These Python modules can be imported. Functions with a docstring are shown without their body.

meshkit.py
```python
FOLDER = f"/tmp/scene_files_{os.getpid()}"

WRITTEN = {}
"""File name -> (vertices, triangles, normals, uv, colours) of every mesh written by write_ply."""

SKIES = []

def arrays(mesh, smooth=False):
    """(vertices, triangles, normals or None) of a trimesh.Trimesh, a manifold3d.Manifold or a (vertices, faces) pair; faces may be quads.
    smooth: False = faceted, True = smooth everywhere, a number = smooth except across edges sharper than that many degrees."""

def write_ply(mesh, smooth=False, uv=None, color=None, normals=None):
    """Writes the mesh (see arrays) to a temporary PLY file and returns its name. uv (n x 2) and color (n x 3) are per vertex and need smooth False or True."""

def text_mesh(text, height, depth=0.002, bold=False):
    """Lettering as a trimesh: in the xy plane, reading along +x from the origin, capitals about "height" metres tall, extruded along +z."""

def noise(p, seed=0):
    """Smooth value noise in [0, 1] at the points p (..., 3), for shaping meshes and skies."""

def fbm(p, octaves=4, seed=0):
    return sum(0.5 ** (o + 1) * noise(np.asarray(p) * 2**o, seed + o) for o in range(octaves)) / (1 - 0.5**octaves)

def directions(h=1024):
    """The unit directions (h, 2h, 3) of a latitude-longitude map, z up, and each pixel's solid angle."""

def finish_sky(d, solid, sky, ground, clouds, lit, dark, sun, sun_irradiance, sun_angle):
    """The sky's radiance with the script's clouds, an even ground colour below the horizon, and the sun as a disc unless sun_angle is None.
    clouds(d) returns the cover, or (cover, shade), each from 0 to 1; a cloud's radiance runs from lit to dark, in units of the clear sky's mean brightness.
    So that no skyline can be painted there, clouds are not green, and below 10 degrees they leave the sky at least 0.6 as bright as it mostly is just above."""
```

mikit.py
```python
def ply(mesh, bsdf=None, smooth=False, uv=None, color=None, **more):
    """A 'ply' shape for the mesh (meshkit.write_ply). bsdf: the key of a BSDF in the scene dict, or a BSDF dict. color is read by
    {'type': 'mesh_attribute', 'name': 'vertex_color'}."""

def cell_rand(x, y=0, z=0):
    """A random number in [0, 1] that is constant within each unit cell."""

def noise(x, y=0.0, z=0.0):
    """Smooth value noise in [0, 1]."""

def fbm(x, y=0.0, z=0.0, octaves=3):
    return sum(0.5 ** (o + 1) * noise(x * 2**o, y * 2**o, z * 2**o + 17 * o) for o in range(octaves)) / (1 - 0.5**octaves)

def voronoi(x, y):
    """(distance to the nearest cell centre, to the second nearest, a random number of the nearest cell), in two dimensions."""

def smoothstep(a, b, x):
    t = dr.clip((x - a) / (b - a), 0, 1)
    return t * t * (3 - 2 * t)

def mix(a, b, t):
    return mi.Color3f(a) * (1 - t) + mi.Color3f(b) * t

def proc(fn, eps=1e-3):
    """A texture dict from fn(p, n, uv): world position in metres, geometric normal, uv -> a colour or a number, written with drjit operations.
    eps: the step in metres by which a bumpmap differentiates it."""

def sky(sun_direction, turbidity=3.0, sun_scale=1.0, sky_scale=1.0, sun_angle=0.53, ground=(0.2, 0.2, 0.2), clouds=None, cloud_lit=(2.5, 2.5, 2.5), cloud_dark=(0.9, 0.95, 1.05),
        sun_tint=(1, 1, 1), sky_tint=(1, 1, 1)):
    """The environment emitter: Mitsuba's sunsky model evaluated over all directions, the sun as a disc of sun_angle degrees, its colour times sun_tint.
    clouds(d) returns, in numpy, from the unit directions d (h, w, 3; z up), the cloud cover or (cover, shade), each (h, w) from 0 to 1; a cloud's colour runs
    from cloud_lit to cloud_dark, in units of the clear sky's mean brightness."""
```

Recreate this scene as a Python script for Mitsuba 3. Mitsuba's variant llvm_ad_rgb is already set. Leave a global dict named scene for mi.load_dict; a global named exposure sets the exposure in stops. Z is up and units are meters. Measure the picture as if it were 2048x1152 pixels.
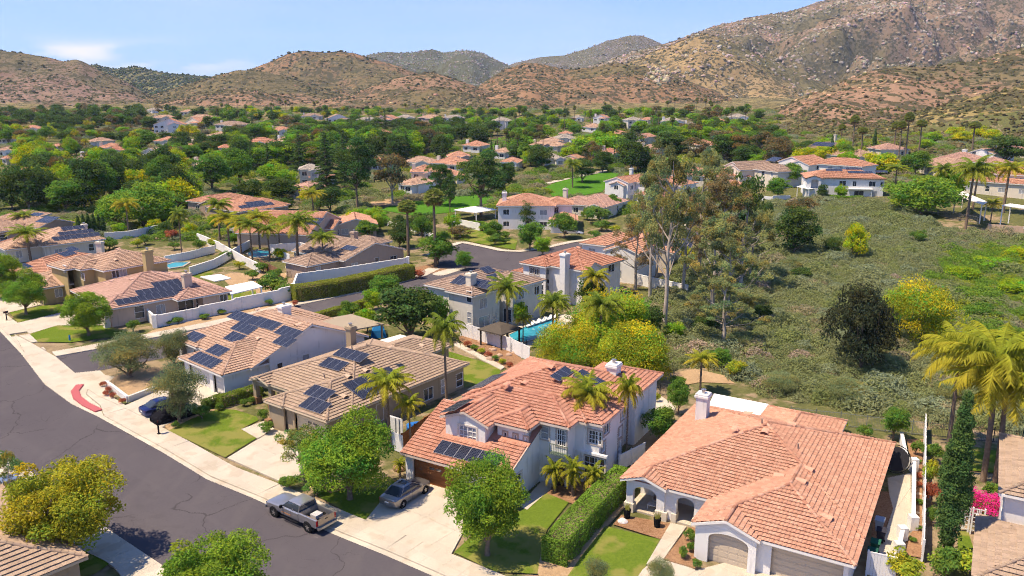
# Suburban hillside neighbourhood seen from a drone: metres, z up, x right, y away from the camera.
import math
import numpy as np
import trimesh
import drjit as dr
import mitsuba as mi
import mikit, meshkit
from shapely.geometry import Polygon, box as sbox, LineString
from shapely import affinity

T = mi.ScalarTransform4f
scene, labels = {"type": "scene"}, {}
rng = np.random.default_rng(7)

# ---------------------------------------------------------------- camera, sky, exposure
CAM_H, F_PX, HORIZON = 32.0, 1600.0, 195.0            # drone height in metres; focal length and horizon row for a 2048 px wide frame
TILT = math.atan((576 - HORIZON) / F_PX)
CT, ST = math.cos(TILT), math.sin(TILT)
scene["camera"] = {"type": "perspective", "fov": 2 * math.degrees(math.atan(1024 / F_PX)), "fov_axis": "x", "near_clip": 1.0, "far_clip": 20000.0,
                   "to_world": T().look_at(origin=[0, 0, CAM_H], target=[0, CT, CAM_H - ST], up=[0, 0, 1])}
SUN = np.array([-0.43, -0.10, 0.90])


def clouds(d):
    el = np.degrees(np.arcsin(np.clip(d[..., 2], -1, 1)))
    az = np.degrees(np.arctan2(d[..., 0], d[..., 1]))
    n = meshkit.fbm(np.stack([az * 0.22, el * 1.1, az * 0 + 3], -1), 5, 3)
    band = np.exp(-((el - 2.3) / 0.75) ** 2) * np.exp(-((az + 26.0) / 6.0) ** 2)
    puff = np.clip((n - 0.40) * 5.0, 0, 1) * np.clip(band * 1.9, 0, 1)
    wisp = np.clip((meshkit.fbm(np.stack([az * 0.05, el * 0.5, az * 0 + 9], -1), 4, 8) - 0.45) * 1.5, 0, 1) * np.clip(1 - el / 40, 0, 1) * 0.35
    return np.clip(puff + wisp, 0, 1), 0.05 + 0 * n


scene["sky"] = mikit.sky(SUN, turbidity=2.6, clouds=clouds, cloud_lit=(2.3, 2.35, 2.45), sky_scale=1.25, sky_tint=(0.57, 0.68, 0.98), sun_tint=(1.0, 0.98, 0.94), ground=(0.16, 0.15, 0.12))
exposure = 2.3
HAZE = 0.000042          # 1 / metres

# ---------------------------------------------------------------- small helpers


def noise2(x, y, s, seed=0, octaves=3):
    x, y = np.broadcast_arrays(np.asarray(x, float), np.asarray(y, float))
    return meshkit.fbm(np.stack([x / s, y / s, np.zeros_like(x) + 0.37 * seed], -1), octaves, seed)


def ss(a, b, x):
    t = np.clip((np.asarray(x, float) - a) / (b - a), 0, 1)
    return t * t * (3 - 2 * t)


def unique(name):
    if name not in labels and name not in scene:
        labels.setdefault(name, {})
        return name
    k = unique.n.get(name, 0)
    while True:
        k += 1
        key = f"{name}_{k:03d}"
        if key not in labels and key not in scene:
            unique.n[name] = k
            labels.setdefault(key, {})
            return key


unique.n = {}


def tag(key, label=None, cat=None, group=None, kind=None):
    e = labels.setdefault(key, {})
    for a, b in (("label", label), ("category", cat), ("group", group), ("kind", kind)):
        if b:
            e[a] = b
    return key


def thing(name, label, cat, group=None):
    return tag(unique(name), label, cat, group)


def part(parent, name, mesh, bsdf, smooth=False, color=None, kind=None, label=None, **kw):
    key = unique(f"{parent}__{name}")
    if color is not None and np.ndim(color) == 1:
        n = len(mesh[0]) if isinstance(mesh, tuple) else len(mesh.vertices)
        color = np.tile(np.asarray(color, float), (n, 1))
    if color is not None and smooth not in (True, False):          # creased smoothing splits vertices: one colour for all of them
        v, f, nr = meshkit.arrays(mesh, smooth)
        scene[key] = {"type": "ply", "filename": meshkit.write_ply((v, f), False, None, np.tile(color[0], (len(v), 1)), normals=nr), "face_normals": False, "bsdf": {"type": "ref", "id": bsdf}}
    else:
        scene[key] = mikit.ply(mesh, bsdf, smooth=smooth, color=color, **kw)
    tag(key, label, None, None, kind)
    if not labels[key]:
        del labels[key]
        part.used.add(key)
    return key


part.used = set()


def single(name, label, cat, mesh, bsdf, group=None, kind=None, **kw):
    key = unique(name)
    color = kw.pop("color", None)
    if color is not None and np.ndim(color) == 1:
        n = len(mesh[0]) if isinstance(mesh, tuple) else len(mesh.vertices)
        color = np.tile(np.asarray(color, float), (n, 1))
    scene[key] = mikit.ply(mesh, bsdf, color=color, **kw)
    return tag(key, label, cat, group, kind)


def cat(ms):
    V, F, o = [], [], 0
    for v, f in ms:
        V.append(v); F.append(np.asarray(f) + o); o += len(v)
    return np.vstack(V), np.vstack(F)


def tri(f):
    f = np.asarray(f)
    return np.vstack([f[:, [0, 1, 2]], f[:, [0, 2, 3]]]) if f.shape[1] == 4 else f


BOXF = tri(np.array([[0, 2, 3, 1], [4, 5, 7, 6], [0, 1, 5, 4], [2, 6, 7, 3], [0, 4, 6, 2], [1, 3, 7, 5]]))


def box(x0, y0, z0, x1, y1, z1):
    v = np.array([[x, y, z] for z in (z0, z1) for y in (y0, y1) for x in (x0, x1)], float)
    return v, BOXF.copy()


def place(m, O, yaw=0.0, z=0.0, s=1.0):
    c, n = math.cos(yaw), math.sin(yaw)
    v = np.asarray(m[0]) * s
    return np.stack([O[0] + c * v[:, 0] - n * v[:, 1], O[1] + n * v[:, 0] + c * v[:, 1], v[:, 2] + z], 1), m[1]


def tube(points, radii, sides=7, cap=True):
    p = np.asarray(points, float)
    t = np.gradient(p, axis=0)
    t /= np.linalg.norm(t, axis=1, keepdims=True) + 1e-12
    ref = np.array([0.31, 0.95, 0.05]) if abs(t[:, 2]).mean() > 0.7 else np.array([0, 0, 1.0])
    a = np.cross(t, ref); a /= np.linalg.norm(a, axis=1, keepdims=True) + 1e-12
    b = np.cross(t, a)
    ang = np.arange(sides) * 2 * np.pi / sides
    r = np.broadcast_to(np.asarray(radii, float), (len(p),))
    v = (p[:, None] + r[:, None, None] * (np.cos(ang)[None, :, None] * a[:, None] + np.sin(ang)[None, :, None] * b[:, None])).reshape(-1, 3)
    i, j = np.meshgrid(np.arange(len(p) - 1), np.arange(sides), indexing="ij")
    q = np.stack([i * sides + j, i * sides + (j + 1) % sides, (i + 1) * sides + (j + 1) % sides, (i + 1) * sides + j], -1).reshape(-1, 4)
    f = tri(q)
    if cap:
        v = np.vstack([v, p[:1], p[-1:]])
        n = len(v)
        k = np.arange(sides)
        e = (len(p) - 1) * sides
        f = np.vstack([f, np.stack([k, np.full(sides, n - 2), (k + 1) % sides], 1)[:, [0, 1, 2]], np.stack([e + k, e + (k + 1) % sides, np.full(sides, n - 1)], 1)])
    return v, f


def poly_sheet(poly, z, size=None, zfn=None):
    """Flat or draped sheet from a shapely polygon; its faces look up."""
    out = []
    for g in getattr(poly, "geoms", [poly]):
        if g.is_empty or g.area < 1e-4 or g.geom_type != "Polygon":
            continue
        v, f = trimesh.creation.triangulate_polygon(g, engine="earcut")
        v, f = np.asarray(v, float), np.asarray(f)
        if size:
            v3, f = trimesh.remesh.subdivide_to_size(np.column_stack([v, v[:, 0] * 0]), f, size, max_iter=14)
            v = v3[:, :2]
        a = v[f]
        cr = (a[:, 1, 0] - a[:, 0, 0]) * (a[:, 2, 1] - a[:, 0, 1]) - (a[:, 1, 1] - a[:, 0, 1]) * (a[:, 2, 0] - a[:, 0, 0])
        f = np.where(cr[:, None] < 0, f[:, ::-1], f)
        zz = (zfn(v[:, 0], v[:, 1]) if zfn else 0) + z
        out.append((np.column_stack([v, np.broadcast_to(zz, len(v))]), f))
    return cat(out)


def slab(poly, z0, z1):
    out = []
    for g in getattr(poly, "geoms", [poly]):
        m = trimesh.creation.extrude_polygon(g, z1 - z0, engine="earcut")
        v = np.array(m.vertices); v[:, 2] += z0
        out.append((v, np.array(m.faces)))
    return cat(out)


# ---------------------------------------------------------------- the lie of the land
_py = np.array([-200, 0, 180, 260, 330, 430, 600, 800, 1000, 1400, 2500, 9000], float)
_pz = np.array([0, 0, 0, 1.5, 4.0, 7, 13, 17, 20, 26, 40, 60], float)
_ty = np.arange(-200, 9000, 10.0)
_tz = np.convolve(np.pad(np.interp(_ty, _py, _pz), 6, mode="edge"), np.ones(13) / 13, "valid")

RIDGES = [  # name, distance, depth of the foot in front, tone, [(pixel column, pixel row) of its skyline, surveyed from the drone]
    ("left", 1500, 520, "mauve", [(-700, 60), (-350, 75), (-150, 92), (0, 100), (45, 104), (90, 112), (130, 121), (150, 117), (165, 121), (200, 140), (250, 160), (300, 190), (350, 222), (500, 260)]),
    ("orchard", 2500, 700, "orchard", [(100, 150), (190, 128), (230, 138), (270, 131), (300, 139), (340, 147), (410, 152), (470, 160), (560, 200), (700, 240)]),
    ("centre", 1750, 420, "brown", [(330, 215), (400, 185), (480, 145), (540, 120), (575, 102), (610, 96), (650, 101), (675, 98), (710, 102), (740, 113), (800, 130), (860, 155), (920, 175), (1000, 210)]),
    ("centre_low", 1350, 420, "redbrown", [(230, 220), (300, 190), (370, 168), (430, 148), (475, 136), (520, 139), (570, 152), (620, 165), (680, 185), (740, 215), (800, 240)]),
    ("hump", 1150, 320, "redbrown", [(560, 225), (640, 200), (720, 178), (790, 155), (868, 141), (900, 152), (940, 166), (1000, 190), (1060, 220)]),
    ("far_green", 3400, 900, "fargreen", [(640, 150), (740, 107), (770, 102), (795, 105), (830, 101), (866, 97), (885, 103), (905, 99), (935, 97), (970, 104), (1000, 120), (1030, 135), (1100, 170)]),
    ("far_peak", 3900, 1000, "farrock", [(960, 150), (1030, 124), (1080, 113), (1130, 108), (1170, 96), (1210, 81), (1250, 71), (1280, 69), (1300, 76), (1325, 88), (1380, 110), (1450, 150)]),
    ("mid", 1280, 380, "brown", [(880, 225), (930, 190), (965, 165), (1010, 135), (1050, 123), (1080, 126), (1130, 135), (1180, 132), (1230, 122), (1270, 128), (1330, 140), (1420, 175), (1500, 215)]),
    ("mid_high", 1650, 420, "ochre", [(1180, 160), (1250, 126), (1300, 104), (1350, 85), (1400, 65), (1440, 70), (1480, 88), (1540, 118), (1620, 150), (1700, 190)]),
    ("mountain", 2500, 1100, "rock", [(1180, 130), (1260, 105), (1325, 88), (1400, 62), (1450, 46), (1500, 33), (1540, 26), (1580, 20), (1620, 6), (1680, -14), (1760, -40), (1850, -70), (2000, -95), (2150, -110), (2500, -130), (3000, -100)]),
    ("right_front", 760, 360, "redbrown", [(1400, 290), (1480, 250), (1560, 212), (1640, 178), (1700, 152), (1760, 134), (1810, 127), (1860, 129), (1930, 120), (2000, 102), (2100, 78), (2400, 40), (3000, 20)]),
    ("right_near", 520, 190, "sage", [(1620, 300), (1700, 268), (1800, 232), (1900, 200), (1980, 182), (2048, 168), (2200, 140), (2500, 110), (3000, 100)]),
]
TONES = {"mauve": (0.155, 0.105, 0.082), "orchard": (0.13, 0.125, 0.055), "brown": (0.168, 0.104, 0.062), "redbrown": (0.172, 0.110, 0.073), "fargreen": (0.06, 0.07, 0.05), "farrock": (0.10, 0.088, 0.072),
         "ochre": (0.195, 0.142, 0.072), "rock": (0.150, 0.106, 0.072), "sage": (0.165, 0.13, 0.055)}


def ray(px, py):
    x, y = (px - 1024) / F_PX, (576 - py) / F_PX
    return np.array([x, CT + y * ST, -ST + y * CT])


def base_z(x, y):
    z = np.interp(y, _ty, _tz)
    right = ss(25, 120, x) * ss(95, 230, y)
    z = z + 4.2 * right
    return z + right * 1.6 * (noise2(x, y, 24, 3) - 0.5) + ss(240, 420, y) * 4 * (noise2(x, y, 70, 5) - 0.5)


def base_z_far(y):
    return np.interp(y, _ty, _tz)


def ridge_table():
    out = []
    for name, D, W, tone, pts in RIDGES:
        d = np.array([ray(*p) for p in pts])
        out.append((D, W, tone, d[:, 0] / d[:, 1], CAM_H + d[:, 2] / d[:, 1] * D))
    return out


_RT = ridge_table()


def height(x, y, which=False):
    x, y = np.asarray(x, float), np.asarray(y, float)
    z = base_z(x, y)
    if not which and np.max(y) < 300:
        return z
    best, idx = z.copy(), np.full(z.shape, -1)
    az = x / np.maximum(y, 1)
    gul = np.abs(noise2(x, y, 190, 11, 4) - 0.5) * 2
    for k, (D, W, tone, a, h) in enumerate(_RT):
        b = np.interp(D, _ty, _tz)
        H = np.interp(az, a, h, left=h[0], right=h[-1]) - b
        edge = np.clip(1 - np.maximum(a[0] - az, az - a[-1]) / 0.05, 0, 1)
        yy = y + D * 0.05 * (noise2(x, y, D * 0.2, 20 + k, 2) - 0.5)
        t = (yy - D) / np.where(yy < D, W, W * 1.3)
        prof = np.clip(1 - np.abs(t), 0, 1)
        prof = np.where(yy < D, prof ** 1.05, prof ** 1.3)
        hz = base_z_far(y) + H * prof * edge - 1.5
        hz = hz - np.clip(H, 0, None) * 0.42 * (1 - np.clip(gul * 2.2, 0, 1)) * np.clip((1 - prof) * 3, 0, 1) * np.clip(prof * 5, 0, 1)
        hz = hz + np.clip(H, 0, 60) * 0.10 * (noise2(x, y, 45, 31, 3) - 0.5) * np.clip(prof * 4, 0, 1)
        m = (hz > best) & (prof > 0) & (edge > 0)
        best, idx = np.where(m, hz, best), np.where(m, k, idx)
    return (best, idx) if which else best


def at(px, py, dz=0.0):
    """The point of the land (raised by dz) that the survey photograph shows at a pixel, by walking along the sight line."""
    d = ray(px, py)
    z = dz
    t = 0.0
    for _ in range(40):
        t = min((z - CAM_H) / min(d[2], -0.012), 1400 / d[1])
        zn = float(base_z(t * d[0], t * d[1])) + dz
        if abs(zn - z) < 0.005:
            break
        z = 0.5 * z + 0.5 * zn
    return np.array([t * d[0], t * d[1], CAM_H + t * d[2]])


def atp(pts, dz=0.0):
    return [tuple(at(x, y, dz)[:2]) for x, y in pts]


def hit(px, py, P0, N):
    """Where the sight line of a pixel meets the plane through P0 with normal N."""
    d = ray(px, py)
    o = np.array([0, 0, CAM_H])
    return o + d * (np.dot(P0 - o, N) / np.dot(d, N))
# ---------------------------------------------------------------- materials


def two(b):
    return {"type": "twosided", "bsdf": b}


def diff(c):
    return two({"type": "diffuse", "reflectance": c if isinstance(c, dict) else {"type": "rgb", "value": list(c)}})


def gloss(c, rough, **kw):
    return two({"type": "principled", "base_color": c if isinstance(c, dict) else {"type": "rgb", "value": list(c)}, "roughness": rough, **kw})


VC = {"type": "mesh_attribute", "name": "vertex_color"}
scene["m_paint"] = diff(VC)
scene["m_leaf"] = {"type": "principledthin", "base_color": VC, "roughness": 0.45, "diff_trans": 0.9, "spec_trans": 0.0, "eta": 1.4}
scene["m_glass"] = gloss((0.035, 0.045, 0.06), 0.06, specular=0.6)
scene["m_blind"] = gloss((0.30, 0.32, 0.34), 0.12, specular=0.6)      # panes with a pale blind drawn behind
scene["m_metal"] = gloss(VC, 0.35, metallic=0.8)
scene["m_carpaint"] = gloss(VC, 0.22, metallic=0.7, clearcoat=1.0, clearcoat_gloss=0.9)
scene["m_rubber"] = diff((0.02, 0.02, 0.022))
scene["m_water"] = gloss(mikit.proc(lambda p, n, uv: mikit.mix((0.015, 0.17, 0.27), (0.045, 0.33, 0.43), mikit.fbm(p.x * 0.5, p.y * 0.5))), 0.05, specular=0.5)


def stucco(c):
    lo, hi = tuple(float(x) * 0.90 for x in c), tuple(min(float(x) * 1.05, 0.9) for x in c)

    def fn(p, n, uv):
        g = mikit.fbm(p.x * 2.2, p.y * 2.2, p.z * 1.1, 3)
        s = mikit.noise(p.x * 30, p.y * 30, p.z * 30)
        run = mikit.smoothstep(0.60, 0.80, mikit.noise(p.x * 5.0, p.y * 5.0, p.z * 0.35)) * mikit.smoothstep(0.45, 0.6, mikit.fbm(p.x * 0.7, p.y * 0.7, p.z * 0.5))      # rain-washed dirt
        return mikit.mix(lo, hi, g * 0.7 + s * 0.3) * (1 - 0.16 * run)
    return diff(mikit.proc(fn))


STUCCO = {"white": (0.74, 0.73, 0.70), "cream": (0.66, 0.60, 0.49), "tan": (0.36, 0.29, 0.20), "pink": (0.56, 0.44, 0.34), "taupe": (0.40, 0.31, 0.245), "ochre": (0.46, 0.36, 0.18), "grey": (0.60, 0.58, 0.52)}
for k, c in STUCCO.items():
    scene["m_stucco_" + k] = stucco(c)


def asphalt(p, n, uv):
    x, y = p.x, p.y
    g = mikit.noise(x * 9, y * 9) * 0.5 + mikit.noise(x * 23, y * 23) * 0.5
    big = mikit.fbm(x * 0.16, y * 0.16, 0, 4)
    wx, wy = x + 2.2 * (mikit.fbm(x * 0.5, y * 0.5, 3) - 0.5), y + 2.2 * (mikit.fbm(x * 0.5, y * 0.5, 8) - 0.5)
    a, b, _ = mikit.voronoi(wx * 0.12 + 4, wy * 0.085)
    crack = mikit.smoothstep(0.016, 0.005, b - a) * mikit.smoothstep(0.30, 0.44, mikit.fbm(x * 0.21, y * 0.21, 5))
    across = x * 0.629 + y * 0.777                                    # metres across the street: the tyres have polished two bands a lane
    lane = mikit.smoothstep(0.55, 0.8, mikit.fbm(across * 1.1, (x * 0.777 - y * 0.629) * 0.02, 12))
    drip = mikit.smoothstep(0.74, 0.82, mikit.noise(x * 1.3, y * 1.3, 3)) * mikit.smoothstep(0.5, 0.7, mikit.fbm(across * 0.6, 0.3, 4))
    a2, b2, _ = mikit.voronoi(wx * 0.55, wy * 0.55)
    fine = mikit.smoothstep(0.02, 0.006, b2 - a2) * mikit.smoothstep(0.55, 0.68, mikit.fbm(x * 0.3, y * 0.3, 9))
    c = mikit.mix((0.080, 0.073, 0.082), (0.108, 0.099, 0.108), big * 0.6 + g * 0.4)
    c = mikit.mix(c, (0.15, 0.135, 0.125), 0.12 * mikit.smoothstep(0.56, 0.75, mikit.fbm(x * 0.7, y * 0.25, 2)))
    c = mikit.mix(c, (0.125, 0.117, 0.12), lane * 0.12)
    c = mikit.mix(c, (0.06, 0.056, 0.06), drip * 0.15)
    return mikit.mix(c, (0.034, 0.031, 0.033), dr.maximum(crack * 0.6, fine * 0.35))


def concrete(lo, hi, joint):
    def fn(p, n, uv):
        x, y = p.x, p.y
        big = mikit.fbm(x * 0.45, y * 0.45, 0, 4)
        g = mikit.noise(x * 14, y * 14)
        c = mikit.mix(lo, hi, big * 0.75 + g * 0.25)
        u, v = x * 0.777 - y * 0.629, x * 0.629 + y * 0.777       # the lots lie at 39 degrees to the view
        tone = mikit.cell_rand(dr.floor(u / joint), dr.floor(v / joint), 4)
        c = c * (0.93 + 0.10 * tone)
        st = mikit.smoothstep(0.60, 0.74, mikit.fbm(x * 0.8, y * 0.8, 6))
        return mikit.mix(c, (0.36, 0.29, 0.20), st * 0.35)
    return diff(mikit.proc(fn))


scene["m_asphalt"] = diff(mikit.proc(asphalt))
scene["m_concrete"] = concrete((0.43, 0.38, 0.30), (0.56, 0.51, 0.42), 1.8)


def lawn(p, n, uv):
    x, y = p.x, p.y
    g = mikit.noise(x * 7, y * 7) * 0.5 + mikit.noise(x * 19, y * 19) * 0.5
    big = mikit.fbm(x * 0.35, y * 0.35, 1, 4)
    c = mikit.mix((0.065, 0.115, 0.014), (0.15, 0.205, 0.026), g * 0.6 + big * 0.4)
    return mikit.mix(c, (0.24, 0.215, 0.065), mikit.smoothstep(0.46, 0.66, mikit.fbm(x * 0.55, y * 0.55, 7, 4)) * 0.7)


scene["m_lawn"] = diff(mikit.proc(lawn))
scene["m_fairway"] = diff(mikit.proc(lambda p, n, uv: mikit.mix((0.05, 0.14, 0.015), (0.085, 0.21, 0.022), mikit.fbm(p.x * 0.12, p.y * 0.12, 0, 4) * 0.7 + mikit.noise(p.x, p.y) * 0.3)))
scene["m_mulch"] = diff(mikit.proc(lambda p, n, uv: mikit.mix((0.16, 0.085, 0.045), (0.36, 0.22, 0.13), mikit.noise(p.x * 11, p.y * 11) * 0.6 + mikit.fbm(p.x * 1.2, p.y * 1.2) * 0.4)))
scene["m_soil"] = diff(mikit.proc(lambda p, n, uv: mikit.mix((0.30, 0.20, 0.11), (0.46, 0.33, 0.20), mikit.noise(p.x * 8, p.y * 8) * 0.4 + mikit.fbm(p.x * 0.8, p.y * 0.8) * 0.6)))


def land(p, n, uv):
    x, y = p.x, p.y
    m = mikit.fbm(x * 0.13, y * 0.13, 0, 5) * 0.6 + mikit.fbm(x * 0.9, y * 0.9, 4, 3) * 0.4
    g = mikit.noise(x * 2.3, y * 2.3) * 0.5 + mikit.noise(x * 5.1, y * 5.1) * 0.5
    dry = mikit.mix((0.19, 0.145, 0.085), (0.33, 0.255, 0.165), g)
    green = mikit.mix((0.075, 0.085, 0.030), (0.15, 0.15, 0.06), g)
    return mikit.mix(dry, green, mikit.smoothstep(0.42, 0.56, m + 0.14 * mikit.smoothstep(160.0, 230.0, y)))


scene["m_land"] = diff(mikit.proc(land))


def hill_weight(p, n, uv):
    a = mikit.fbm(p.x * 0.045, p.y * 0.045, p.z * 0.03, 4)
    b = mikit.noise(p.x * 0.22, p.y * 0.22, p.z * 0.2)
    return mikit.smoothstep(0.46, 0.56, a * 0.36 + b * 0.40 + mikit.noise(p.x * 0.5, p.y * 0.5, p.z * 0.5) * 0.24) * 0.9


scene["m_hill"] = {"type": "blendbsdf", "weight": mikit.proc(hill_weight), "bsdf_0": {"type": "diffuse", "reflectance": VC}, "bsdf_1": {"type": "diffuse", "reflectance": {"type": "rgb", "value": [0.066, 0.064, 0.038]}}}


def cells(p, n, uv):
    """photovoltaic cells: uv counts cells"""
    u, v = uv.x - dr.floor(uv.x), uv.y - dr.floor(uv.y)
    e = dr.minimum(dr.minimum(u, 1 - u), dr.minimum(v, 1 - v))
    line = mikit.smoothstep(0.07, 0.03, e)
    t = mikit.cell_rand(dr.floor(uv.x), dr.floor(uv.y), 2)
    return mikit.mix(mikit.mix((0.006, 0.007, 0.016), (0.010, 0.012, 0.026), t), (0.11, 0.12, 0.15), line)


scene["m_cells"] = gloss(mikit.proc(cells), 0.15, specular=0.3)
scene["m_wood"] = diff(mikit.proc(lambda p, n, uv: mikit.mix((0.20, 0.075, 0.03), (0.33, 0.14, 0.06), mikit.noise(p.x * 3 + p.y * 3, p.z * 26) * 0.6 + mikit.noise(p.x * 11, p.y * 11, p.z * 60) * 0.4)))
scene["m_bark"] = diff(mikit.proc(lambda p, n, uv: mikit.mix((0.13, 0.09, 0.065), (0.28, 0.21, 0.15), mikit.noise(p.x * 9, p.y * 9, p.z * 5) * 0.6 + mikit.noise(p.x * 3, p.y * 3, p.z * 22) * 0.4)))
scene["m_palebark"] = diff(mikit.proc(lambda p, n, uv: mikit.mix((0.22, 0.17, 0.13), (0.58, 0.52, 0.45), mikit.fbm(p.x * 3, p.y * 3, p.z * 1.1))))

# ---------------------------------------------------------------- the land, the hills
gx = np.concatenate([np.arange(-440, -150, 8.0), np.arange(-150, 170, 3.0), np.arange(170, 441, 8.0)])
gy = np.concatenate([np.arange(-120, 20, 10.0), np.arange(20, 300, 3.0), np.arange(300, 481, 5.0)])


def grid(X, Y, Z):
    n, m = X.shape
    i, j = np.meshgrid(np.arange(n - 1), np.arange(m - 1), indexing="ij")
    k = i * m + j
    return np.column_stack([X.ravel(), Y.ravel(), Z.ravel()]), tri(np.stack([k, k + m, k + m + 1, k + 1], -1).reshape(-1, 4)[:, ::-1])


X, Y = np.meshgrid(gx, gy, indexing="ij")
v, f = grid(X, Y, height(X.ravel(), Y.ravel(), True)[0].reshape(X.shape) - 0.02)
a = v[f]
if np.cross(a[:, 1] - a[:, 0], a[:, 2] - a[:, 0])[:, 2].mean() < 0:
    f = f[:, ::-1]
single("ground", "dry tan ground with patches of green growth under the whole neighbourhood", "ground", (v, f), "m_land", kind="structure", smooth=True)

az = np.linspace(-0.82, 0.82, 560)
rad = np.concatenate([np.linspace(476, 900, 90), np.geomspace(906, 6500, 250)])
A, R = np.meshgrid(az, rad, indexing="ij")
HX, HY = A * R, R
HZ, HI = height(HX.ravel(), HY.ravel(), True)
HZ[(HY.ravel() < 480)] -= 0.3
v, f = grid(HX, HY, HZ.reshape(A.shape))
a = v[f[:200]]
if np.cross(a[:, 1] - a[:, 0], a[:, 2] - a[:, 0])[:, 2].mean() < 0:
    f = f[:, ::-1]
tones = np.array([TONES[r[3]] for r in RIDGES] + [(0.15, 0.125, 0.06)])
col = tones[HI] * 1.45
nz = noise2(v[:, 0], v[:, 1], 22, 41, 4)
nz2 = noise2(v[:, 0], v[:, 1], 160, 43, 3)
col = col * (0.55 + 0.9 * nz)[:, None]
veg = (0.7 * ss(0.46, 0.60, nz2 * 0.7 + nz * 0.3) * np.isin(HI, [0, 2, 3, 4, 5, 6, 7, 8, 9, 10]))[:, None]      # chaparral stands
col = col * (1 - veg) + np.array([0.095, 0.100, 0.046]) * veg
single("hills", "brown chaparral hills and rocky mountain slopes rising behind the houses", "hills", (v, f), "m_hill", kind="structure", smooth=True, color=col)
# ---------------------------------------------------------------- streets, pavements, lots (outlines surveyed on the photograph, laid on the land in metres)
G39 = math.radians(-39)


def area(name, label, cat_, pts, z, bsdf, kind="structure", size=None, group=None):
    poly = Polygon(atp(pts)).buffer(0)
    big = poly.bounds[3] > 165 or poly.bounds[2] > 24
    return single(name, label, cat_, poly_sheet(poly, z, (size or 3.0) if big else None, base_z if big else None), bsdf, group=group, kind=kind)


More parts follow.
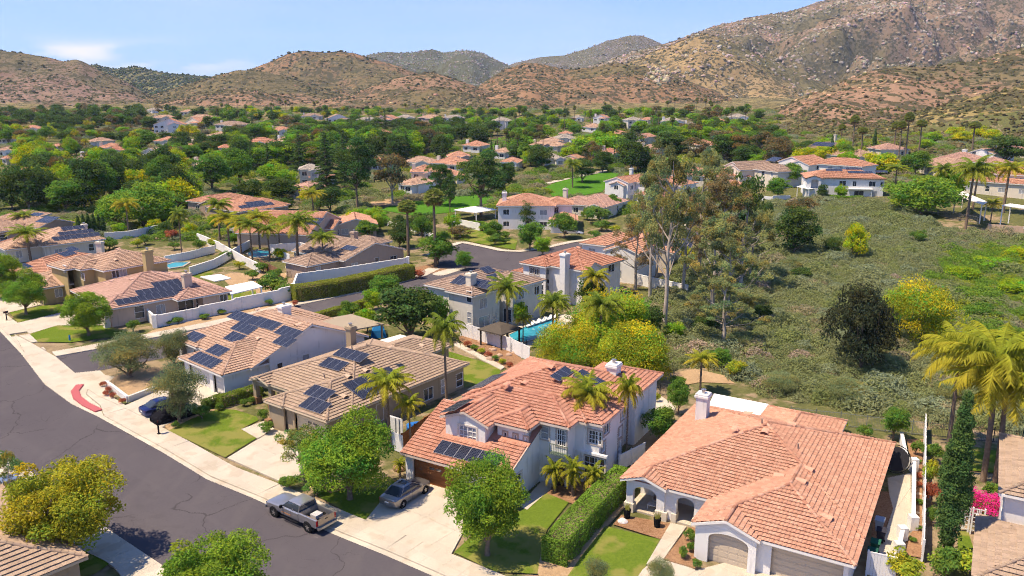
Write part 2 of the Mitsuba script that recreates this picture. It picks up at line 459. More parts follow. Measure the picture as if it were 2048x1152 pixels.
def slabs(key, poly, size, z0, z1, bsdf, yaw=G39, gap=0.014, size2=None, name="slab"):
    """One part per concrete slab: the outline cut by a grid of joints, with open joints between the slabs."""
    r = affinity.rotate(poly, -yaw, origin=(0, 0), use_radians=True)
    x0, y0, x1, y1 = r.bounds
    size2 = size2 or size
    for i in range(int((x1 - x0) / size) + 1):
        for j in range(int((y1 - y0) / size2) + 1):
            c = r.intersection(sbox(x0 + i * size + gap / 2, y0 + j * size2 + gap / 2, x0 + (i + 1) * size - gap / 2, y0 + (j + 1) * size2 - gap / 2))
            for g in getattr(c, "geoms", [c]):
                if g.geom_type == "Polygon" and g.area > 0.05:
                    g = affinity.rotate(g, yaw, origin=(0, 0), use_radians=True)
                    part(key, name, slab(g, z0, z1), bsdf)


near_curb = atp([(-330, 430), (-150, 545), (-60, 608), (0, 654), (50, 706), (98, 767), (152, 806), (207, 832), (267, 865), (333, 901), (423, 955), (512, 991), (600, 1030), (679, 1065), (779, 1105), (885, 1151), (1000, 1201), (1250, 1310)])
far_curb = atp([(-330, 640), (-150, 810), (-60, 868), (0, 906), (80, 957), (227, 1068), (333, 1139), (420, 1195), (600, 1330)])
s1 = Polygon(near_curb + far_curb[::-1]).buffer(0)
s2_up = atp([(112, 714), (195, 699), (265, 685), (425, 653), (500, 636), (587, 613), (740, 582), (850, 553), (885, 535)])
s2_low = atp([(150, 746), (200, 741), (350, 712), (520, 668), (640, 637), (745, 608), (850, 590), (900, 575)])
s2 = Polygon(s2_up + s2_low[::-1]).buffer(0)
s3_top = atp([(868, 512), (885, 500), (925, 487), (960, 494), (1000, 503), (1040, 505), (1090, 498), (1150, 485), (1240, 474), (1300, 462), (1400, 448)])
s3_bot = atp([(1400, 470), (1300, 480), (1230, 492), (1130, 512), (1060, 535), (1000, 552), (930, 566), (900, 575), (880, 545)])
s3 = Polygon(s3_top + s3_bot).buffer(0)
lower_drive = s1.union(s2.buffer(0.02)).union(s3.buffer(0.02))
single("street", "dark asphalt street with thin cracks running from lower centre to the left edge", "street", poly_sheet(s1, 0.012), "m_asphalt", kind="structure")
single("side_street", "grey asphalt side street climbing between the white wall and the clipped hedge", "street", poly_sheet(s2.union(s3.difference(s2.buffer(0.1)).buffer(0.11)), 0.012, 3.0, base_z), "m_asphalt", kind="structure")

# pavements: gutter, kerb and one slab after another
apron = Polygon(atp([(28, 668), (70, 690), (112, 714), (150, 746), (200, 741), (212, 752), (180, 770), (172, 790), (200, 812), (207, 832), (152, 806), (98, 767), (50, 706)])).buffer(0)
walk = LineString(near_curb).buffer(2.3, single_sided=True).difference(apron.buffer(0.05)).difference(s2.buffer(0.3))
gut = LineString(near_curb).buffer(-0.45, single_sided=True)
single("gutter", "pale concrete gutter strip along the kerb of the main street", "gutter", poly_sheet(gut, 0.020), "m_concrete", kind="structure")
single("gutter", "pale concrete apron where the side street meets the main street", "gutter", poly_sheet(apron, 0.022), "m_concrete", kind="structure")
sw = tag(unique("pavement"), "pale concrete pavement of square slabs beside the driveways", "pavement", None, "structure")
L = LineString(near_curb)
s = 0.0
while s < L.length - 1.6:
    p0, p1 = np.array(L.interpolate(s + 0.006).coords[0]), np.array(L.interpolate(s + 1.6 - 0.006).coords[0])
    s += 1.6
    t = p1 - p0; t /= np.linalg.norm(t); n = np.array([-t[1], t[0]])
    if p0[1] > 150:
        continue
    for a, b in ((0.0, 0.16), (0.172, 0.9), (0.912, 2.3)):
        q = Polygon([p0 + n * a, p1 + n * a, p1 + n * b, p0 + n * b]).difference(apron.buffer(0.05)).difference(s2.buffer(0.3))
        if q.area > 0.08 and q.geom_type == "Polygon":
            if a == 0.0 or p0[1] < 100:
                part(sw, "kerb" if a == 0 else "slab", slab(q, -0.05, 0.13), "m_concrete")
            elif a < 0.5:
                part(sw, "slab", slab(Polygon([p0 + n * a, p1 + n * a, p1 + n * 2.3, p0 + n * 2.3]).difference(apron.buffer(0.05)).difference(s2.buffer(0.3)), -0.05, 0.13), "m_concrete")
corner = Polygon(atp([(172, 790), (180, 770), (212, 752), (250, 760), (215, 790), (255, 815), (330, 855), (267, 865), (207, 832), (200, 812)])).buffer(0).difference(walk.buffer(0.05))
single("pavement", "pale concrete corner behind the red kerb", "pavement", slab(corner, -0.05, 0.125), "m_concrete", kind="structure")
red = LineString(atp([(160, 771), (150, 784), (155, 797), (172, 810), (198, 823)])).buffer(0.40, cap_style=2)
single("pavement", "red painted kerb curving round the street corner", "kerb", slab(red, 0.0, 0.155), "m_paint", kind="structure", color=(0.40, 0.115, 0.125))
fw = tag(unique("pavement"), "concrete pavement on the near side of the street under the yellowish tree", "pavement", None, "structure")
slabs(fw, LineString(far_curb).buffer(-2.2, single_sided=True).intersection(sbox(-60, 30, 0, 80)), 1.6, -0.05, 0.13, "m_concrete", yaw=math.radians(-40), size2=5)
up2 = tag(unique("pavement"), "long concrete pavement between the side street and the white garden wall", "pavement", None, "structure")
L2 = LineString(s2_up)
s = 0.0
while s < L2.length - 2:
    p0, p1 = np.array(L2.interpolate(s + 0.006).coords[0]), np.array(L2.interpolate(s + 2 - 0.006).coords[0])
    s += 2
    t = p1 - p0; t /= np.linalg.norm(t); n = np.array([-t[1], t[0]])
    part(up2, "slab", slab(Polygon([p0, p1, p1 + n * 2.4, p0 + n * 2.4]), -0.05, 0.13), "m_concrete")
single("pavement", "thin concrete pavement following the upper road past the green bank", "pavement", poly_sheet(LineString(s3_top).buffer(1.7, single_sided=True), 0.12, 2.0, base_z), "m_concrete", kind="structure")
single("pavement", "short concrete pavement on the corner below the upper road", "pavement", poly_sheet(LineString(atp([(880, 548), (905, 540), (935, 530), (950, 528)])).buffer(1.4), 0.10), "m_concrete", kind="structure")

# front gardens and drives
area("lawn", "striped lawn with a worn yellow patch in front of the tan house", "lawn", [(337, 863), (385, 838), (440, 819), (470, 821), (514, 835), (517, 842), (482, 860), (513, 878), (450, 917)], 0.10, "m_lawn")
area("lawn", "shaded lawn under the dense green street tree left of the sedan", "lawn", [(625, 988), (668, 968), (780, 955), (795, 972), (727, 1046)], 0.10, "m_lawn")
area("lawn", "lawn under the tree beside the clipped hedge", "lawn", [(908, 1107), (960, 1058), (1055, 1018), (1092, 988), (1138, 1006), (1095, 1060), (1085, 1085), (1075, 1150), (990, 1146)], 0.10, "m_lawn")
area("lawn", "sunny lawn right of the clipped hedge in front of the white porch", "lawn", [(1211, 1054), (1320, 1081), (1262, 1190), (1110, 1190), (1165, 1112)], 0.10, "m_lawn")
area("lawn", "small lawn with a round tree left of the pale driveway", "lawn", [(19, 626), (75, 614), (120, 609), (120, 626), (36, 646)], 0.10, "m_lawn")
area("lawn", "corner lawn under the round tree by the side street", "lawn", [(56, 670), (115, 652), (207, 652), (267, 667), (240, 673), (140, 686), (70, 685)], 0.10, "m_lawn")
area("lawn", "dark lawn beside the roof corner at the lower left", "lawn", [(60, 1090), (150, 1085), (222, 1128), (190, 1150), (120, 1165)], 0.10, "m_lawn")
area("lawn", "back lawn between the tan house and the rock garden", "lawn", [(855, 695), (905, 705), (1000, 735), (1000, 760), (930, 775), (880, 745)], 0.03, "m_lawn")
area("lawn", "bright green banked lawn above the upper road", "lawn", [(903, 449), (940, 443), (968, 455), (1035, 482), (1030, 500), (960, 488), (885, 470)], 0.10, "m_lawn")
area("lawn", "lawn behind the tall cypress at the right edge", "lawn", [(1915, 905), (1930, 892), (2000, 905), (2010, 950), (1920, 940)], 0.10, "m_lawn")
area("lawn", "narrow strip of lawn beside the white lattice gate", "lawn", [(1915, 1065), (1935, 1062), (1950, 1110), (1915, 1118)], 0.10, "m_lawn")
area("lawn", "green back garden below the tall eucalyptus", "lawn", [(1270, 600), (1330, 585), (1360, 595), (1330, 612), (1290, 622)], 0.03, "m_fairway")
area("lawn", "lawn behind the pink roofed corner house", "lawn", [(375, 550), (420, 540), (430, 546), (390, 560)], 0.06, "m_lawn")
area("lawn", "green garden under the white patio cover", "lawn", [(455, 590), (512, 580), (512, 600), (460, 615)], 0.06, "m_lawn")
area("fairway", "mown golf fairway curving behind the white houses", "fairway", [(1086, 376), (1130, 358), (1209, 342), (1240, 346), (1215, 372), (1204, 384), (1160, 392), (1106, 393)], 0.10, "m_fairway")
area("fairway", "golf green seen between the pine trees", "fairway", [(760, 420), (800, 405), (880, 398), (960, 385), (1000, 400), (905, 425), (830, 432)], 0.08, "m_fairway")
area("fairway", "distant mown fairway beside the fan palms", "fairway", [(972, 284), (1000, 276), (1018, 288), (1010, 302), (980, 300)], 0.4, "m_fairway")
area("fairway", "small far green right of the dark tree clump", "fairway", [(1316, 335), (1335, 316), (1370, 312), (1390, 320), (1352, 338)], 0.2, "m_fairway")
area("cart_path", "thin pale cart path along the upper edge of the fairway", "path", [(1086, 367), (1140, 354), (1215, 340), (1216, 343), (1140, 358), (1087, 371)], 0.14, "m_concrete")

for lab, pts, sz in [("wide concrete driveway in front of the tan house", [(455, 918), (517, 880), (549, 861), (668, 888), (577, 972)], 3.2),
                     ("concrete driveway with the grey sedan", [(727, 1048), (800, 958), (975, 985), (930, 1060), (903, 1110)], 3.2),
                     ("concrete driveway below the beige garage doors", [(1396, 1142), (1480, 1120), (1740, 1185), (1500, 1300), (1230, 1230), (1262, 1175), (1330, 1180)], 3.0),
                     ("short concrete driveway with two dark cars", [(250, 813), (322, 781), (388, 742), (445, 797), (345, 846), (325, 855)], 3.0),
                     ("pale driveway between the two corner lawns", [(36, 647), (120, 627), (210, 640), (207, 651), (115, 652), (56, 670)], 3.4),
                     ("driveway in tree shade at the lower left", [(130, 1085), (227, 1075), (318, 1138), (270, 1185), (222, 1130)], 3.0),
                     ("pale forecourt at the far left", [(-40, 620), (0, 598), (100, 606), (19, 626), (-20, 650)], 4.0)]:
    k = tag(unique("driveway"), lab, "driveway", None, "structure")
    slabs(k, Polygon(atp(pts)).buffer(0).difference(lower_drive.buffer(0.2)).difference(walk.buffer(0.02)), sz, -0.05, 0.118, "m_concrete")
for lab, pts, sz in [("concrete path from the drive to the porch of the tan house", [(483, 860), (530, 843), (549, 860), (515, 879)], 1.5),
                     ("concrete path along the side wall of the two-storey house", [(1040, 1012), (1087, 960), (1107, 975), (1054, 1022)], 1.4),
                     ("straight concrete path to the white porch", [(1341, 1048), (1373, 1055), (1326, 1122), (1395, 1142), (1330, 1180), (1262, 1175), (1290, 1135)], 1.5),
                     ("concrete side path with bins between roof and low white wall", [(1775, 958), (1821, 948), (1822, 1060), (1800, 1085), (1792, 1150), (1745, 1135), (1772, 1060), (1786, 1020), (1778, 990)], 2.0),
                     ("garden path beside the rock garden", [(905, 690), (915, 686), (1010, 735), (1002, 741)], 2.0)]:
    k = tag(unique("path"), lab, "path", None, "structure")
    slabs(k, Polygon(atp(pts)).buffer(0), sz, -0.05, 0.115, "m_concrete")
area("patio", "pink paver terrace below the white porch", "patio", [(1226, 1051), (1243, 1032), (1345, 1050), (1321, 1081)], 0.112, "m_mulch")
area("planting_bed", "bark mulch bed with young shrubs beside the beige garage door", "bed", [(1374, 1060), (1392, 1052), (1392, 1140), (1327, 1121)], 0.10, "m_mulch")
area("planting_bed", "dark mulch bed under the pygmy palms", "bed", [(1090, 987), (1108, 975), (1180, 960), (1215, 975), (1150, 1012)], 0.105, "m_mulch")
area("planting_bed", "long red bark bed between the low wall and the white fence", "bed", [(1812, 880), (1845, 880), (1843, 1118), (1796, 1110), (1826, 1062), (1828, 940)], 0.10, "m_mulch")
area("planting_bed", "bare soil bed beside the mailbox", "bed", [(326, 850), (388, 820), (436, 820), (340, 864)], 0.09, "m_soil")
area("planting_bed", "bare soil around the olive trees on the corner", "bed", [(215, 768), (256, 800), (312, 780), (345, 745), (290, 735), (235, 752)], 0.14, "m_soil")
area("planting_bed", "mulch under the foot of the clipped hedge", "bed", [(1075, 1150), (1085, 1085), (1140, 1090), (1240, 1000), (1255, 1010), (1165, 1112), (1110, 1190)], 0.095, "m_soil")
area("planting_bed", "rock garden soil under the white vinyl fence", "bed", [(915, 680), (930, 665), (1025, 705), (1050, 725), (1015, 740)], 0.10, "m_mulch")
area("planting_bed", "soil slope between the white wall and the pavement", "bed", [(305, 662), (420, 634), (590, 600), (600, 606), (430, 645), (280, 676)], 0.12, "m_soil")
area("planting_bed", "orange soil slope with shrubs below the palms", "bed", [(440, 552), (520, 528), (575, 545), (560, 580), (480, 592)], 0.05, "m_soil")
area("planting_bed", "dark red mulch under the two tall fan palms", "bed", [(815, 552), (830, 535), (900, 520), (905, 535), (860, 548)], 0.10, "m_mulch")
area("planting_bed", "cobble bed beside the bins", "bed", [(1745, 1130), (1770, 1062), (1786, 1020), (1778, 985), (1755, 985), (1735, 1120)], 0.09, "m_mulch")
area("bare_ground", "pale sandy clearing at the foot of the brush", "bare ground", [(1290, 770), (1330, 750), (1390, 738), (1450, 752), (1470, 768), (1400, 765), (1330, 778)], 0.05, "m_soil")
area("bare_ground", "sandy patch on the brush slope below the big dark oak", "bare ground", [(1690, 722), (1790, 700), (1800, 730), (1740, 745)], 0.10, "m_soil")
area("bare_ground", "light soil terrace under the blue pool behind the eucalyptus", "bare ground", [(1330, 612), (1380, 590), (1440, 575), (1440, 600), (1370, 625)], 0.10, "m_soil")
area("bare_ground", "brown clearing beneath the brown eucalyptus", "bare ground", [(740, 405), (790, 395), (830, 402), (800, 412), (745, 412)], 0.15, "m_soil")
area("bare_ground", "sandy yard behind the two-storey house", "bare ground", [(1262, 868), (1310, 850), (1325, 880), (1270, 930)], 0.05, "m_soil")
area("patio", "pinkish concrete terrace behind the two-storey house", "patio", [(1260, 806), (1320, 792), (1352, 815), (1335, 852), (1268, 868)], 0.10, "m_concrete")
area("patio", "concrete terrace around the turquoise pool", "patio", [(560, 535), (600, 520), (650, 525), (660, 540), (600, 552), (575, 552)], 0.05, "m_concrete")
area("patio", "concrete terrace around the long pool", "patio", [(985, 672), (1060, 638), (1145, 628), (1150, 652), (1090, 690), (1030, 702)], 0.10, "m_concrete")
area("patio", "pale terrace behind the corner house with a faint pool", "patio", [(315, 530), (400, 512), (430, 520), (390, 540), (330, 545)], 0.05, "m_concrete")


def pool(label, pts, z=0.0):
    t = thing("swimming_pool", label, "pool")
    poly = Polygon(atp(pts)).buffer(0.5).buffer(-0.5)
    zz = float(base_z(poly.centroid.x, poly.centroid.y)) + z
    part(t, "coping", slab(poly.buffer(0.35).difference(poly), zz, zz + 0.2), "m_concrete")
    part(t, "water", poly_sheet(poly.buffer(0.05), zz + 0.13), "m_water")


pool("long blue swimming pool behind the grey two-storey house", [(1018, 672), (1062, 650), (1100, 640), (1132, 648), (1085, 674), (1030, 692)])
pool("freeform turquoise swimming pool behind the long hedge", [(574, 535), (594, 530), (622, 530), (634, 537), (617, 545), (584, 547)])
pool("small blue swimming pool among the queen palms", [(495, 508), (515, 501), (540, 504), (535, 514), (505, 517)])
pool("blue swimming pool behind the tall eucalyptus", [(1381, 556), (1400, 550), (1426, 551), (1410, 566), (1384, 569)])
pool("pale kidney shaped pool behind the tan two-storey corner house", [(328, 533), (350, 526), (378, 526), (365, 534), (340, 538)])
# ---------------------------------------------------------------- houses: wings with walls, openings and tiled roofs
PAL = {"red": [(0.42, 0.20, 0.135), (0.47, 0.245, 0.17), (0.37, 0.165, 0.11), (0.50, 0.28, 0.20), (0.44, 0.22, 0.155)],
       "coral": [(0.45, 0.235, 0.155), (0.51, 0.295, 0.20), (0.40, 0.195, 0.13), (0.54, 0.33, 0.235), (0.47, 0.255, 0.175)],
       "tan": [(0.37, 0.275, 0.195), (0.40, 0.305, 0.22), (0.345, 0.25, 0.18), (0.385, 0.285, 0.215)],
       "pink": [(0.45, 0.285, 0.225), (0.49, 0.33, 0.265), (0.41, 0.25, 0.20), (0.47, 0.305, 0.245)],
       "sand": [(0.46, 0.32, 0.235), (0.50, 0.36, 0.27), (0.42, 0.28, 0.20), (0.38, 0.24, 0.17)],
       "brown": [(0.33, 0.24, 0.185), (0.36, 0.27, 0.21), (0.30, 0.21, 0.165), (0.39, 0.295, 0.235)],
       "grey": [(0.36, 0.32, 0.27), (0.40, 0.36, 0.31), (0.33, 0.29, 0.25)]}
SIDE = {"f": ((1, 0), (0, 1)), "r": ((0, 1), (-1, 0)), "b": ((-1, 0), (0, -1)), "l": ((0, -1), (1, 0))}   # direction of the eave seen from outside, inward direction


def tile_unit(kind, w, e):
    """One roof tile: across a, up the slope b, off the roof c."""
    if kind == "s":
        a = np.linspace(0, 1, 6)
        c = 0.055 * np.array([0.05, 0.75, 1.0, 0.62, 0.02, 0.05])
        lift = 0.085
    elif kind == "s3":
        a = np.linspace(0, 1, 4)
        c = 0.05 * np.array([0.0, 1.0, 0.75, 0.0])
        lift = 0.095
    else:
        a = np.array([0.012, 0.988]); c = np.array([0.0, 0.0]); lift = 0.095
    n = len(a)
    lip = np.column_stack([a * w, a * 0 + 0.075, c * 0 - 0.012])
    low = np.column_stack([a * w, a * 0 - 0.01, c + lift])
    top = np.column_stack([a * w, a * 0 + e * 1.03, c * 0.9 + 0.004])
    v = np.vstack([lip, low, top])
    i = np.arange(n - 1)
    q = np.vstack([np.stack([i + r * n, i + 1 + r * n, i + 1 + (r + 1) * n, i + (r + 1) * n], 1) for r in (0, 1)])
    return v, tri(q)


def clip(poly, fn):
    out = []
    for i in range(len(poly)):
        a, b = poly[i], poly[(i + 1) % len(poly)]
        fa, fb = fn(a), fn(b)
        if fa >= -1e-9:
            out.append(a)
        if (fa > 1e-9 and fb < -1e-9) or (fa < -1e-9 and fb > 1e-9):
            t = fa / (fa - fb)
            out.append((a[0] + t * (b[0] - a[0]), a[1] + t * (b[1] - a[1])))
    return out


def in_poly(poly, x, y, margin=0.0):
    inside = np.ones(np.shape(x), bool)
    n = len(poly)
    for i in range(n):
        (ax, ay), (bx, by) = poly[i], poly[(i + 1) % n]
        l = math.hypot(bx - ax, by - ay)
        if l > 1e-6:
            inside &= ((bx - ax) * (y - ay) - (by - ay) * (x - ax)) / l >= margin
    return inside


class House:
    def __init__(self, name, label, O, yaw, wings, stucco="cream", pal="red", tile=("s", 0.30, 0.36), trim=(0.72, 0.70, 0.66), z0=None, cat_="house", group=None, pieces=None, zdrop=0.4):
        self.key = thing(name, label, cat_, group)
        self.O, self.yaw = np.array(O[:2], float), yaw
        self.u, self.v = np.array([math.cos(yaw), math.sin(yaw)]), np.array([-math.sin(yaw), math.cos(yaw)])
        self.z0 = z0 if z0 is not None else float(base_z(*O[:2]))
        self.stucco, self.pal, self.tile, self.trim, self.pieces = "m_stucco_" + stucco, PAL[pal], tile, trim, pieces
        self.W, self.open, self.zdrop = [], {}, zdrop
        for k, w in enumerate(wings):
            w = dict(w)
            w.setdefault("sides", "lrfb"); w.setdefault("p", 0.36); w.setdefault("walls", "lrfb"); w.setdefault("zb", -zdrop)
            x0, y0, x1, y1 = w["r"]
            ins = {s: (w.get("over", 0.45) if s in w["sides"] else 0.22) + 0.004 * k for s in "lrfb"}
            w["wr"] = w.get("wr") or (x0 + ins["l"], y0 + ins["f"], x1 - ins["r"], y1 - ins["b"])
            self.W.append(w)

    def world(self, p):
        p = np.atleast_2d(np.asarray(p, float))
        xy = self.O + p[:, :1] * self.u + p[:, 1:2] * self.v
        return np.column_stack([xy, p[:, 2] + self.z0])

    def local(self, P):
        d = np.asarray(P[:2]) - self.O
        return np.array([d @ self.u, d @ self.v, P[2] - self.z0])

    def h(self, k, x, y):
        w = self.W[k]; x0, y0, x1, y1 = w["r"]
        d = {"l": x - x0, "r": x1 - x, "f": y - y0, "b": y1 - y}
        return w["ze"] + w["p"] * np.minimum.reduce([d[s] for s in w["sides"]])

    def covered(self, k, x, y, z):
        c = np.zeros(np.shape(x), bool)
        for j in range(len(self.W)):
            if j != k:
                x0, y0, x1, y1 = self.W[j]["r"]
                inside = (x > x0) & (x < x1) & (y > y0) & (y < y1)
                hj = self.h(j, x, y)
                c |= inside & ((hj > z + 0.02) | ((np.abs(hj - z) <= 0.02) & (j < k))) & (self.W[j].get("zb", 0) < z)
        return c

    def frame(self, k, side):
        """Origin, eave direction, slope direction, normal (house axes) of a roof face."""
        w = self.W[k]; x0, y0, x1, y1 = w["r"]
        c = {"f": (x0, y0), "r": (x1, y0), "b": (x1, y1), "l": (x0, y1)}[side]
        e, n = (np.array([*a, 0.0]) for a in SIDE[side])
        sl = n + np.array([0, 0, w["p"]]); sl /= np.linalg.norm(sl)
        nr = np.array([0, 0, 1.0]) - n * w["p"]; nr /= np.linalg.norm(nr)
        return np.array([*c, w["ze"]]), e, sl, nr

    def wframe(self, k, side):
        x0, y0, x1, y1 = self.W[k]["wr"]
        c = {"f": (x0, y0), "r": (x1, y0), "b": (x1, y1), "l": (x0, y1)}[side]
        e, n = (np.array([*a, 0.0]) for a in SIDE[side])
        L = (x1 - x0) if side in "fb" else (y1 - y0)
        return np.array([*c, 0.0]), e, -n, L

    def wdir(self, d):
        return np.array([*(d[0] * self.u + d[1] * self.v), d[2]])

    def roof(self):
        deck, caps, fas, V, C = [], [], [], [], []
        kind, tw, te = self.tile
        tv, tf = tile_unit(kind, tw, te)
        pal = np.array(self.pal)
        placed = []
        for k, w in enumerate(self.W):
            x0, y0, x1, y1 = w["r"]
            rect = [(x0, y0), (x1, y0), (x1, y1), (x0, y1)]
            D = {"l": lambda p: p[0] - x0, "r": lambda p: x1 - p[0], "f": lambda p: p[1] - y0, "b": lambda p: y1 - p[1]}
            edges = {}
            for s in w["sides"]:
                poly = rect
                for s2 in w["sides"]:
                    if s2 != s and len(poly) > 2:
                        poly = clip(poly, lambda p, a=s, b=s2: D[b](p) - D[a](p))
                if len(poly) < 3:
                    continue
                O, e, sl, nr = self.frame(k, s)
                P = np.array([[p[0], p[1], w["ze"] + w["p"] * D[s](p)] for p in poly])
                n = len(P)
                f = np.array([[0, i, i + 1] for i in range(1, n - 1)])
                deck.append((np.vstack([P - nr * (0.02 + 0.004 * k), P - nr * 0.15]), np.vstack([f, f[:, ::-1] + n])))
                for i in range(n):
                    a, b = P[i], P[(i + 1) % n]
                    m = tuple(np.round((a + b) / 2, 2))
                    edges.setdefault(m, []).append((a, b))
                slope = math.sqrt(1 + w["p"] ** 2)
                L = abs((x1 - x0) if s in "fb" else (y1 - y0))
                dep = max(D[s](p) for p in poly)
                ns, nt = int(L / tw) + 1, int(dep * slope / te) + 1
                jj, ii = np.meshgrid(np.arange(ns), np.arange(nt))
                off = (ii % 2) * 0.5 if kind == "flat" else 0 * ii
                ss_, tt = (jj - off).ravel() * tw, ii.ravel() * te
                cx = O[0] + e[0] * (ss_ + tw / 2) + sl[0] * (tt + te / 2)
                cy = O[1] + e[1] * (ss_ + tw / 2) + sl[1] * (tt + te / 2)
                cz = O[2] + sl[2] * (tt + te / 2)
                ok = in_poly(poly, cx, cy, 0.02) & ~self.covered(k, cx, cy, cz) & (ss_ > -tw * 0.3) & (ss_ < L - tw * 0.5)
                ss_, tt = ss_[ok], tt[ok]
                if not len(ss_):
                    continue
                streak = noise2(ss_ * 1.7 + 31 * k, tt * 0.22, 1.0, 61 + k)
                jit = rng.normal(0, 0.004, len(ss_))
                org = O + e * ss_[:, None] + sl * tt[:, None] + nr * jit[:, None]
                col = (0.45 * pal[rng.integers(0, len(pal), len(ss_))] + 0.55 * pal.mean(0)) * rng.uniform(0.90, 1.07, (len(ss_), 1)) * (0.88 + 0.22 * streak)[:, None]
                placed.append((k, s, org, col, e, sl, nr))
            for m, es in edges.items():
                if len(es) >= 2:
                    a, b = es[0]
                    if a[2] > b[2]:
                        a, b = b, a
                    n = max(2, int(np.linalg.norm(b - a) / 0.42))
                    for q in range(n):
                        p0, p1 = a + (b - a) * q / n, a + (b - a) * (q + 1.08) / n
                        mid = (p0 + p1) / 2
                        if not self.covered(k, np.array([mid[0]]), np.array([mid[1]]), np.array([mid[2]]))[0]:
                            d = (p1 - p0) / np.linalg.norm(p1 - p0)
                            sd = np.cross(d, [0, 0, 1.0]); sd /= np.linalg.norm(sd)
                            up = np.cross(sd, d)
                            ang = np.linspace(-0.25, np.pi + 0.25, 6)
                            r0, r1 = 0.135, 0.115
                            ring = lambda c, r, l: c + sd * (np.cos(ang) * r)[:, None] + up * (np.sin(ang) * r + l)[:, None]
                            vv = np.vstack([ring(p0, r0, 0.03), ring(p1, r1, 0.015)])
                            i = np.arange(5)
                            caps.append((vv, np.vstack([tri(np.stack([i, i + 1, i + 7, i + 6], 1)), [[0, 5, 2], [2, 5, 3], [0, 2, 1], [3, 5, 4]]])))
            for s in "frbl":
                a, b = {"f": (rect[0], rect[1]), "r": (rect[1], rect[2]), "b": (rect[2], rect[3]), "l": (rect[3], rect[0])}[s]
                m = 2 if s in w["sides"] else 21
                pts = [np.array([a[0] + (b[0] - a[0]) * i / (m - 1), a[1] + (b[1] - a[1]) * i / (m - 1)]) for i in range(m)]
                zz = [float(self.h(k, *p)) for p in pts]
                o = -np.array(SIDE[s][1], float)
                for i in range(m - 1):
                    mid = (pts[i] + pts[i + 1]) / 2 - o * 0.02
                    if self.covered(k, np.array([mid[0]]), np.array([mid[1]]), np.array([(zz[i] + zz[i + 1]) / 2 - 0.1]))[0] and m > 2:
                        continue
                    A, B = pts[i] + o * 0.003 * (k + 1), pts[i + 1] + o * 0.003 * (k + 1)
                    A2, B2 = A - o * 0.05, B - o * 0.05
                    v = np.array([[*A, zz[i] - 0.20], [*B, zz[i + 1] - 0.20], [*B, zz[i + 1] - 0.005], [*A, zz[i] - 0.005], [*A2, zz[i] - 0.20], [*B2, zz[i + 1] - 0.20], [*B2, zz[i + 1] - 0.005], [*A2, zz[i] - 0.005]])
                    fas.append((v, tri(np.array([[0, 1, 2, 3], [4, 7, 6, 5], [0, 4, 5, 1], [3, 2, 6, 7]]))))
        K = self.key
        v, f = cat(deck)
        roof = part(K, "roof", (self.world(v), f), "m_paint", color=np.mean(pal, 0))
        if fas:
            v, f = cat(fas)
            part(roof, "fascia", (self.world(v), f), "m_paint", color=self.trim)
        if caps:
            v, f = cat(caps)
            col = np.repeat(pal[rng.integers(0, len(pal), len(caps))] * rng.uniform(0.8, 1.0, (len(caps), 1)), 12, axis=0)
            part(roof, "ridge_cap", (self.world(v), f), "m_paint", color=col, smooth=False, kind="stuff")
        # the tiles: those that show largest one by one, the rest as one part
        skip = {}
        if self.pieces:
            k0, s0, count = self.pieces
            variants = [mikit.ply((tv, tf), "m_paint", color=np.tile((0.45 * pal[i % len(pal)] + 0.55 * pal.mean(0)) * (0.95 + 0.06 * (i // len(pal))), (len(tv), 1))) for i in range(2 * len(pal))]
            cam = np.array([0, 0, CAM_H])
            cand = []
            for q, (k, s, org, col, e, sl, nr) in enumerate(placed):
                if (k, s) in ((k0, s0),) or s0 == "*":
                    Wd = self.world(org)
                    for i in range(len(org)):
                        cand.append((np.linalg.norm(Wd[i] - cam), q, i))
            cand.sort()
            for d, q, i in cand[:count]:
                k, s, org, col, e, sl, nr = placed[q]
                skip.setdefault(q, set()).add(i)
                M = np.eye(4)
                M[:3, 0], M[:3, 1], M[:3, 2], M[:3, 3] = self.wdir(e), self.wdir(sl), self.wdir(nr), self.world(org[i])[0]
                key = unique(f"{roof}__tile"); del labels[key]; part.used.add(key)
                scene[key] = {**variants[int(rng.integers(0, len(variants)))], "to_world": T(M)}
        for q, (k, s, org, col, e, sl, nr) in enumerate(placed):
            keep = np.array([i for i in range(len(org)) if i not in skip.get(q, ())], int)
            org, col = org[keep], col[keep]
            B = tv[:, :1] * e + tv[:, 1:2] * sl + tv[:, 2:3] * nr
            V.append((org[:, None] + B[None]).reshape(-1, 3)); C.append(np.repeat(col, len(tv), axis=0))
        if V:
            v = np.vstack(V); c = np.vstack(C)
            n = len(v) // len(tv)
            f = (tf[None] + (np.arange(n) * len(tv))[:, None, None]).reshape(-1, 3)
            part(roof, "tile_field", (self.world(v), f), "m_paint", color=c, kind="stuff")
        self.roofkey = roof
        return self

    def on_wall(self, k, side, s, z, n=0.0):
        O, e, o, L = self.wframe(k, side)
        return self.world(O + e * s + np.array([0, 0, z]) + o * n)[0]

    def wall_px(self, k, side, px, py):
        O, e, o, L = self.wframe(k, side)
        P = hit(px, py, self.world(O)[0], self.wdir(o))
        l = self.local(P)
        return float((l - O) @ e), float(l[2])

    def boxes_on_wall(self, k, side, bs):
        """boxes (s0, z0, n0, s1, z1, n1) on a wall as one mesh"""
        O, e, o, L = self.wframe(k, side)
        ms = []
        for s0, z0, n0, s1, z1, n1 in bs:
            v, f = box(s0, -n1, z0, s1, -n0, z1)
            ms.append((O + v[:, :1] * e - v[:, 1:2] * o + v[:, 2:3] * np.array([0, 0, 1.0]), f))
        v, f = cat(ms)
        return self.world(v), f

